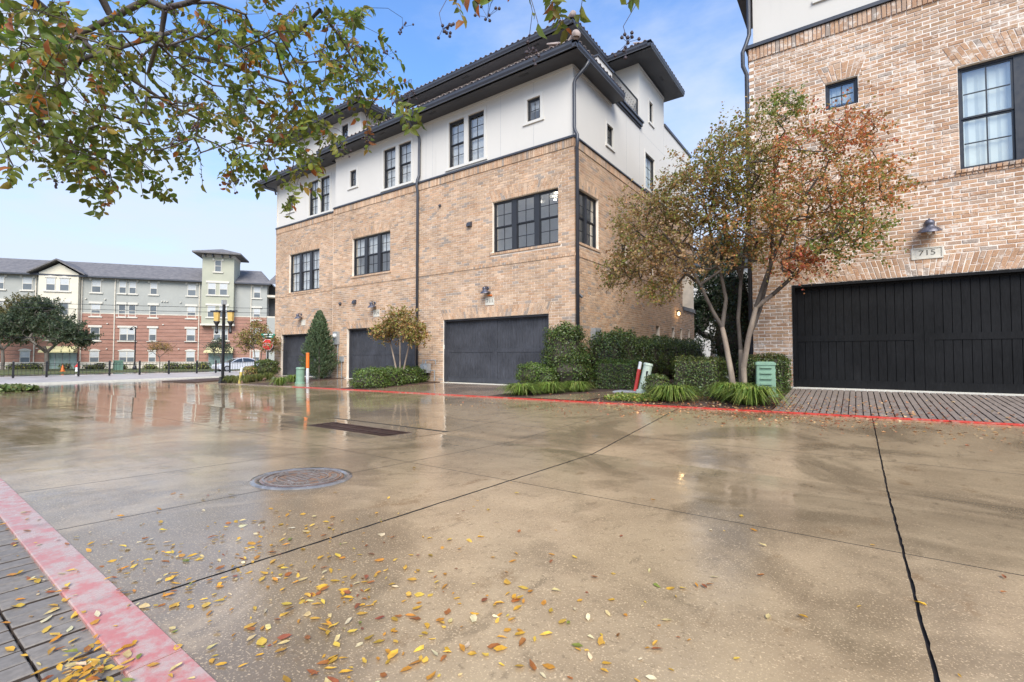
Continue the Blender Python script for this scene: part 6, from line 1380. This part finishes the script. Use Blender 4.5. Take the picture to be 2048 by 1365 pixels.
# ---------------------------------------------------------------- utility pedestals and marker posts
def slatted_pedestal():
    q = gp(1531, 794); d = np.dot(q, _F0); k = d/FPX; root = empty('utility_pedestal', tuple(q)); tag(root, 'square green utility pedestal with five raised slats by the tree trunks', 'pedestal'); h = 70*k; w = 17*k
    fwd, rgt = -unit(_F0+.42*_RT), unit(_RT-.42*_F0)
    def ring(z, s_, sy): return [q+rgt*a*w*s_+fwd*c*w*sy*.9+_UZ*z for a, c in ((-1, 1), (-.9, 1.08), (.9, 1.08), (1, 1), (1, -1), (-1, -1))]
    b = MB(); lv = [(0, 1.22, 1.2), (.10*h, 1.2, 1.18), (.105*h, 1.02, 1.0), (.90*h, .96, .94), (.905*h, 1.06, 1.04), (.96*h, 1.05, 1.03), (1.0*h, .85, .8)]; n = 6; V = [p for z, s_, sy in lv for p in ring(z, s_, sy)]
    b.add(V, [(i*n+k_, i*n+(k_+1) % n, (i+1)*n+(k_+1) % n, (i+1)*n+k_) for i in range(len(lv)-1) for k_ in range(n)]+[tuple((len(lv)-1)*n+k_ for k_ in range(n))]); b.build('housing', M['util_green'], root)
    for i in range(5):
        z = (.20+i*.155)*h; b = MB(); c = q+fwd*w*(.975)+_UZ*z; V = [c-rgt*w*.62+_UZ*.0, c+rgt*w*.62, c+rgt*w*.56+_UZ*.02*h*2, c-rgt*w*.56+_UZ*.02*h*2]; b.prism(V, fwd*.035); b.build('slat', M['util_green'], root)
    for i in range(3): b = MB(); b.obox(q+rgt*w*1.03+_UZ*h*(.25+.25*i), rgt*.012, fwd*.02, (0, 0, .03)); b.build('hinge', M['util_green'], root)
slatted_pedestal()
def post_item(name, label, cat, u0, v0, u1, v1, parts, mat_default):
    """leaning round post from base pixel to top pixel; parts: (name, from, to, radius, material)"""
    q = gp(u0, v0); d = np.dot(q, _F0); top = at(u1, v1, d); ax = top-q; L = np.linalg.norm(ax); ax = ax/L; root = empty(name, tuple(q)); tag(root, label, cat)
    for (pn, f0, f1, r_, m_, tap) in parts:
        b = MB(); b.lathe([(r_*.96, f0*L), (r_, f0*L+.01), (r_*tap, f1*L-.015), (r_*tap*.9, f1*L)], q, 18, axis=ax); b.build(pn, M[m_], root, False)
    return root, q, ax, L
M['mk_red'] = m_plain('marker_red', (.55, .05, .04), .45, var=.12); M['mk_yellow'] = m_plain('marker_yellow', (.62, .48, .12), .5, var=.12)
root, q, ax, L = post_item('utility_pedestal', 'pale green round utility pedestal leaning to the right', 'pedestal', 1284, 788, 1297, 727, [('base_flange', -.02, .11, .165, 'util_pale', .95), ('tube', .10, .93, .115, 'util_pale', .97), ('cap', .92, 1.0, .128, 'util_pale', .92)], None)
PD = Frame((0, 0), tuple(_RT[:2]), tuple(-_F0[:2]))
for (f, w_, h_) in ((.72, .05, .022), (.66, .045, .022), (.60, .02, .02), (.54, .018, .018)):
    b = MB(); c = q+ax*L*f-_F0*.118-_RT*.02; b.obox(c, _RT*w_*.5, _F0*.004, ax*h_); b.build('stencil_mark', M['black_metal'], root)
post_item('marker_post', 'red and white leaning utility marker post', 'marker post', 1270, 786, 1281, 724, [('red_sleeve', -.02, .76, .050, 'mk_red', 1.0), ('white_top', .755, 1.0, .042, 'white_pl', 1.0)], None)
post_item('utility_pedestal', 'green round utility pedestal beside the orange marker post', 'pedestal', 600, 769, 601, 735, [('base_flange', -.02, .14, .20, 'util_green', .95), ('tube', .12, .90, .165, 'util_green', .97), ('cap', .89, 1.0, .18, 'util_green', .9)], None)
post_item('marker_post', 'upright marker post with orange sleeve on white beside the conifer', 'marker post', 615, 766, 615.5, 706, [('white_base', -.02, .5, .058, 'white_pl', 1.0), ('orange_sleeve', .49, 1.0, .070, 'orange', 1.0)], None)
post_item('marker_post', 'short leaning yellow marker post in the left planting bed', 'marker post', 479, 766, 484, 735, [('yellow_base', -.02, .7, .055, 'mk_yellow', 1.0), ('white_top', .69, 1.0, .05, 'white_pl', 1.0)], None)
q = gp(1256, 786); b = MB(); b.box(q[0]-.34, q[0]+.34, q[1]-.22, q[1]+.22, q[2]-.02, q[2]+.045); b.box(q[0]-.30, q[0]+.30, q[1]-.18, q[1]+.18, q[2]+.045, q[2]+.055); tag(b.build('valve_box', M['grey_metal'], None, org=tuple(q)), 'flat grey valve box lid beside the leaning marker post', 'valve box')
# meters on the walls
em = empty('electric_meter', FR.p(-19.72, 1.5)); tag(em, 'grey electric meter with conduits between the two left garages', 'meter')
b = MB(); FR.box(b, -19.92, -19.55, 1.55, 2.15, 0, .12); b.build('meter_box', M['grey_metal'], em); b = MB(); b.lathe([(.10, .12), (.10, .2), (.05, .24)], FR.p(-19.73, 1.95), 14, axis=FR.n); b.build('meter_dial', M['white_pl'], em)
for (a, z0, z1) in ((-19.62, 0, 1.55), (-19.3, .0, .95)): b = MB(); b.tube([FR.p(a, z0, .05), FR.p(a, z1, .05)], .025, 8); b.build('conduit', M['grey_metal'], em)
b = MB(); FR.box(b, -19.42, -19.18, .75, 1.0, 0, .1); b.build('junction_box', M['grey_metal'], em)
gm = empty('gas_meter', FR.p(-13.5, .1)); tag(gm, 'grey gas meter with pipes low on the wall beside the 711 garage', 'meter')
b = MB(); FR.box(b, -13.78, -13.48, .36, .72, .08, .30); b.lathe([(.12, 0), (.12, .1)], FR.p(-13.63, .54, .30), 14, axis=FR.n); b.build('meter_body', M['grey_metal'], gm)
for pts in (((-13.9, .05, .12), (-13.9, .85, .12), (-13.2, .85, .12), (-13.2, .70, .12)), ((-13.72, .72, .15), (-13.72, .85, .12)), ((-13.25, .05, .12), (-13.25, .45, .12), (-13.48, .45, .15))): b = MB(); b.tube([FR.p(*p) for p in pts], .022, 8); b.build('gas_pipe', M['grey_metal'], gm)
b = MB(); b.lathe([(.09, -.03), (.10, 0), (.09, .03)], FR.p(-13.9, .62, .15), 12, axis=FR.n); b.build('regulator', M['grey_metal'], gm)
# ---------------------------------------------------------------- the tree overhead (its trunk stands left of and behind the camera)
def overhead():
    rng = np.random.default_rng(301); base = np.array([-2.7, -1.1, gz(-2.7, -1.1)])
    root = empty('crape_myrtle_tree', tuple(base)); tag(root, 'crape myrtle overhead, its leafy branches hanging in from the upper left', 'tree')
    T0 = [(base, .10), (base+np.array([.05, .05, 1.1]), .085), (base+np.array([.15, .15, 1.9]), .075), (base+np.array([.3, .35, 2.5]), .06)]
    trunks = [T0,
      [(3, 0), (at(20, -70, 2.1), .03), (at(68, 4, 2.3), .026), (at(98, 27, 2.35), .021), (at(128, 46, 2.4), .018), (at(165, 66, 2.45), .015), (at(172, 88, 2.45), .012), (at(158, 127, 2.4), .010), (at(131, 158, 2.4), .007)],
      [(8, 0), (at(115, 92, 2.35), .012), (at(119, 131, 2.3), .010), (at(114, 172, 2.3), .008)],
      [(4, 0), (at(180, -50, 2.5), .022), (at(220, 30, 2.6), .018), (at(287, 71, 2.7), .019), (at(338, 83, 2.8), .016), (at(380, 112, 2.85), .013), (at(430, 124, 2.95), .011), (at(520, 150, 3.0), .008), (at(610, 178, 3.0), .006)],
      [(13, 0), (at(360, 60, 2.9), .012), (at(450, 92, 3.0), .009), (at(560, 105, 3.1), .006)],
      [(12, 0), (at(295, 0, 2.3), .016), (at(330, 17, 2.25), .013), (at(378, 6, 2.2), .012), (at(470, -40, 2.15), .012), (at(600, -60, 2.2), .011), (at(760, -80, 2.0), .013), (at(900, -85, 1.75), .011), (at(1080, -85, 1.6), .009), (at(1300, -80, 1.55), .006)],
      [(25, 0), (at(640, 20, 2.5), .010), (at(690, 90, 2.7), .007), (at(720, 150, 2.8), .005)],
      [(9, 0), (at(250, 150, 2.5), .010), (at(340, 210, 2.7), .008), (at(420, 250, 2.8), .005)],
      [(7, 0), (at(205, 120, 2.6), .009), (at(270, 190, 2.7), .007), (at(300, 250, 2.7), .005)]]
    pts, par, rad = [], [], []
    for tr_ in trunks:
        st = len(pts)
        for k, (q, r_) in enumerate(tr_):
            if isinstance(q, int): continue
            pts.append(np.array(q, float)); rad.append(r_); par.append(len(pts)-2 if len(pts)-1 > st else (-1 if st == 0 else tr_[0][0]))
    sk = Skel(pts, par, rng)
    px = [(70, 60, 80, 70, 35, 1.5, 2.3), (60, 170, 70, 70, 22, 1.6, 2.4), (170, 110, 90, 80, 35, 1.9, 2.8), (290, 90, 100, 85, 36, 2.1, 3.0), (400, 90, 100, 90, 39, 2.2, 3.1), (510, 100, 100, 95, 41, 2.3, 3.2), (620, 90, 95, 90, 41, 2.2, 3.2), (710, 60, 50, 60, 15, 2.0, 2.8), (690, 160, 55, 55, 20, 2.4, 3.2),
          (150, 230, 90, 55, 26, 2.0, 2.7), (240, 250, 70, 60, 14, 2.1, 2.7), (330, 210, 80, 50, 18, 2.3, 3.0), (430, 210, 90, 50, 20, 2.4, 3.1), (540, 220, 80, 55, 26, 2.5, 3.2), (620, 250, 55, 55, 22, 2.4, 3.0), (110, 300, 50, 25, 13, 2.0, 2.5), (165, 315, 60, 30, 15, 2.0, 2.5), (222, 340, 18, 40, 6, 2.1, 2.3), (310, 320, 25, 30, 5, 2.2, 2.5), (395, 290, 50, 30, 8, 2.2, 2.6), (470, 320, 25, 30, 6, 2.3, 2.6), (545, 300, 40, 35, 8, 2.4, 2.8), (780, 200, 26, 30, 5, 2.3, 2.7), (270, 310, 30, 30, 5, 2.2, 2.5), (455, 300, 20, 40, 4, 2.2, 2.5), (300, 280, 30, 30, 5, 2.2, 2.6),
          (600, 330, 28, 42, 8, 2.4, 2.8), (790, 215, 24, 28, 5, 2.3, 2.7), (735, 225, 18, 24, 4, 2.4, 2.7), (20, 330, 14, 20, 2, 1.7, 2.0), (10, 230, 30, 50, 6, 1.5, 2.0), (585, 380, 12, 20, 2, 2.3, 2.5),
          (890, -30, 10, 8, 1, 1.55, 1.7), (970, -50, 10, 8, 1, 1.6, 1.7), (1040, -40, 24, 18, 3, 1.4, 1.65), (1095, -45, 24, 16, 2, 1.45, 1.65), (1165, -60, 16, 8, 1, 1.5, 1.6), (1300, -40, 8, 10, 1, 1.4, 1.5)]
    T, reg = [], []
    for i, (u, v, ru, rv, n, d0, d1) in enumerate(px):
        k = 0
        while k < n:
            a, c = rng.uniform(-1, 1, 2)
            if a*a+c*c > 1: continue
            T.append(at(u+a*ru, v+c*rv, rng.uniform(d0, d1))); k += 1
    sk.grow(np.array(T), .16, .02, .02, skip=5); sk.radii(.0011, .40)
    nb = len(pts); over = np.array(sk.r); over[:nb] = rad; bt, bb = MB(), MB()
    for i in range(1, len(sk.p)):
        j = sk.par[i]
        if j < 0: continue
        r0, r1 = over[j], over[i]
        if i >= nb: r0 = min(r0, r1*1.5)
        (bt if i < nb else bb).tube([sk.p[j], sk.p[i]], [r0, r1], 9 if i < nb else 5, cap=False)
    bt.build('trunk', M['bark_dark'], root, True); tag(bb.build('branches', M['bark_dark'], root, True), kind='stuff')
    GR = [(.17, .215, .035), (.21, .24, .04), (.13, .175, .032), (.24, .25, .045)]; YL = [(.36, .27, .05), (.42, .30, .06), (.28, .24, .05)]; OR = [(.46, .17, .03), (.40, .13, .03), (.33, .12, .04)]
    P, D, C, N = [], [], [], []; bm = MB()
    for t in sk.tips:
        a = sk.p[t]; g = unit(a-sk.p[sk.par[t]]); hue = rng.random()
        for w in range(2 if rng.random() < .35 else 1):
            d = unit(g*.5+rng.normal(0, .55, 3)+np.array([0, 0, -.55])); h = unit(np.cross(d, rng.normal(0, 1, 3))); n = int(rng.integers(4, 8)); l = .024*n; q0 = a; tw = [a]
            for k in range(n):
                f = (k+.7)/n; q = a+d*l*f+np.array([0, 0, -.10*l*f*f]); tw.append(q)
                for s_ in (-1, 1):
                    if rng.random() < .22: continue
                    P.append(q); D.append(h*s_+d*.55+rng.normal(0, .22, 3)+np.array([0, 0, -.25])); N.append(np.cross(h, d)+rng.normal(0, .45, 3))
                    pal = GR if rng.random() < (.95 if hue < .8 else .5) else (YL if rng.random() < .6 else OR); C.append(palette(pal, 1, rng, .2)[0])
            bm.tube(tw, [.0014]*len(tw), 3, cap=False)
    tag(bm.build('twigs', M['bark_dark'], root), kind='stuff')
    P, D, C, N = map(np.array, (P, D, C, N)); S = .041*rng.uniform(.55, 1.35, len(P)); base_ = np.array(root.location)
    dist = np.linalg.norm(P-np.array([0, 0, CAMZ]), axis=1)/S; vis = (P@_F0 > .5); order = np.argsort(np.where(vis, dist, 1e9))
    tpl = (LEAF8[0]*np.array([1, .95, 1.8]), LEAF8[1])
    for i in order[:300]:
        me = leaf_mesh('leaf', np.zeros((1, 3)), D[i:i+1], N[i:i+1], S[i:i+1], C[i:i+1], M['leaf_over'], tpl); link_obj('leaf', me, root, tuple(P[i]-base_))
    r_ = order[300:]; me = leaf_mesh('crown', P[r_]-base_, D[r_], N[r_], S[r_], C[r_], M['leaf_over'], tpl); tag(link_obj('crown', me, root), kind='stuff')
    # dark seed capsules in hanging bunches
    M['seed'] = m_plain('seed_capsule', (.045, .026, .03), .6, var=.3)
    bunch = [(340, 12, 2.0), (805, 55, 2.3), (775, 110, 2.4), (820, 185, 2.4), (735, 275, 2.4), (690, 300, 2.4), (75, 250, 2.0), (110, 365, 2.2), (350, 280, 2.2), (465, 365, 2.2), (885, 58, 1.6), (975, 35, 1.62), (1062, 105, 1.5), (1255, 85, 1.45), (395, 260, 2.3), (540, 300, 2.5), (200, 350, 2.2), (640, 120, 2.6), (500, 195, 2.5)]
    for (u, v, d) in bunch:
        c = at(u, v, d); b = MB(); top = c+np.array([0, 0, .06])+rng.normal(0, .015, 3); j = int(np.argmin(np.linalg.norm(np.array(sk.p)-top, axis=1))); b.tube([sk.p[j], (sk.p[j]+top)/2+rng.normal(0, .01, 3), top, c], .0012, 3, cap=False)
        for k in range(int(rng.integers(7, 14))):
            q = c+rng.normal(0, .022, 3); b.tube([c+(q-c)*.1, q], .0008, 3, cap=False); b.lathe([(0, -.0055), (.005, -.003), (.0055, .001), (.003, .005), (0, .006)], q, 6, cap=False)
        tag(b.build('seed_bunch', M['seed'], root), kind='stuff')
overhead()

# ---------------------------------------------------------------- fallen leaves
def fallen():
    rng = np.random.default_rng(311); cand = []
    while len(cand) < 980:
        r_ = rng.random()
        if r_ < .52: x, y = rng.normal(-2.1, .75), rng.normal(1.15, .42)
        elif r_ < .72: x, y = rng.normal(-1.1, .55), rng.normal(1.35, .5)
        elif r_ < .84: x = rng.uniform(-4.5, -1.2); y = .575-.019*(x+3.7)-abs(rng.normal(0, .05)) if rng.random() < .6 else rng.uniform(.25, .75)
        elif r_ < .90: x, y = rng.uniform(-3.6, 1.6), rng.uniform(.8, 3.6)
        else: x, y = rng.normal(-1.95, .12), rng.normal(.46, .05)
        if y < .05 or x > 1.9: continue
        kr = .73-.019*(x+3.7); z = gz(x, y) if y > kr else (gz(x, y)+.007 if y > kr-.155 else gz(x, y)-.009)
        cand.append((x, y, z+.004+(rng.random()*.03 if (abs(x+1.98) < .18 and y < .55) else 0)))
    P = np.array(cand); proj = P-np.array([0, 0, CAMZ]); dep = proj@_FW; u = 1024+FPX*(proj@_RT)/dep; v = 682.5-FPX*(proj@_UP)/dep; ins = (dep > .3) & (u > -5) & (u < 2050) & (v < 1372)
    order = np.argsort(np.where(ins, dep, 1e9)); cols = [(.60, .33, .035), (.66, .42, .06), (.52, .23, .03), (.62, .46, .20), (.66, .54, .32), (.34, .12, .03), (.28, .09, .035), (.55, .30, .045), (.20, .22, .04), (.64, .50, .26)]
    wts = [.22, .18, .16, .09, .08, .08, .05, .10, .02, .02]; nm = ['golden yellow', 'bright yellow', 'amber', 'pale straw', 'cream coloured', 'rusty', 'dark red brown', 'orange yellow', 'green', 'pale tan']
    rest = []; sk_ = 0
    for rank, i in enumerate(order):
        ci = int(rng.choice(10, p=wts)); th = rng.random()*6.283; S = .040*rng.uniform(.4, 1.35); curl = rng.uniform(-.1, 1.7)
        T = LEAF8[0].copy(); T[:, 2] = .30*curl*(T[:, 1]/.26)**2*.26+.18*curl*np.abs(T[:, 0]-.5)*rng.uniform(0, 1.2); T[:, 1] *= rng.uniform(.85, 1.25)*(1-.25*max(0, curl)); T[1:6, 1] *= rng.uniform(.55, 1.25, 5); T[1:6, 0] += rng.normal(0, .035, 5); T[:, 2] += .02+np.abs(rng.normal(0, .03, 8))
        D = np.array([[math.cos(th), math.sin(th), rng.normal(0, .10)]]); N = np.array([[rng.normal(0, .16), rng.normal(0, .16), 1.0 if rng.random() < .6 else -1.0]])
        if N[0, 2] < 0: T[:, 2] *= -.8
        C = palette([cols[ci]], 1, rng, .12); me = leaf_mesh('fallen_leaf', np.zeros((1, 3)), D, N, np.array([S]), C, M['leaf_dry'], (T, LEAF8[1]))
        if rank < 300 and ins[i]:
            zmin = min(vv.co.z for vv in me.vertices); o = link_obj('fallen_leaf', me, None, (P[i, 0], P[i, 1], P[i, 2]-zmin)); yy = P[i, 1]
            kr = .73-.019*(P[i, 0]+3.7); where = 'the wet concrete' if yy > kr else ('the red kerb' if yy > kr-.155 else 'the pavers beside the red kerb')
            tag(o, f'{nm[ci]} fallen leaf lying on {where}', 'leaf', f'{nm[ci]} leaves on {where}')
        else: rest.append((me, P[i]))
    V, F_, C = [], [], []
    for me, p in rest:
        n = len(V); V += [tuple(np.array(vv.co)+p) for vv in me.vertices]; F_ += [tuple(n+k for k in pl.vertices) for pl in me.polygons]; col = me.attributes['Col'].data[0].color; C += [tuple(col)[:3]]*len(me.polygons); bpy.data.meshes.remove(me)
    tag(link_obj('leaf_litter', np_mesh('leaf_litter', np.array(V), np.array(F_), M['leaf_dry'], np.array(C))), 'scattered yellow leaves further out on the wet concrete', 'leaf litter', kind='stuff')
    # small rust coloured leaves under the crape myrtle and along the far kerb
    n = 2600; x = rng.normal(-2.3, 2.0, n); y = rng.normal(10.3, 1.0, n); x[:500] = rng.normal(-1.0, 1.6, 500); y[:500] = rng.normal(9.6, .7, 500); x[500:760] = rng.uniform(-8, 3, 260); y[500:760] = rng.uniform(8.0, 10.4, 260)
    k_ = (y < 13.2) & (y > 7.2) & (x < 5) & (x > -9); x, y = x[k_], y[k_]; n = len(x)
    P = np.stack([x, y, [gz(a, c)+(.034 if c > 9.92 else (.04 if c > 9.76 else .006)) for a, c in zip(x, y)]], 1); N = rng.normal(0, .22, (n, 3))+np.array([0, 0, 1.0]); D = rng.normal(0, 1, (n, 3))*np.array([1, 1, .15])
    C = palette([(.42, .16, .06), (.50, .26, .11), (.58, .38, .20), (.34, .10, .045), (.55, .30, .12), (.30, .13, .07)], n, rng, .18)
    tag(link_obj('leaf_litter', leaf_mesh('leaf_litter', P, D, N, .05*rng.uniform(.6, 1.25, n), C, M['leaf_dry'])), 'drift of small rust and tan leaves under the crape myrtle', 'leaf litter', kind='stuff')
fallen()
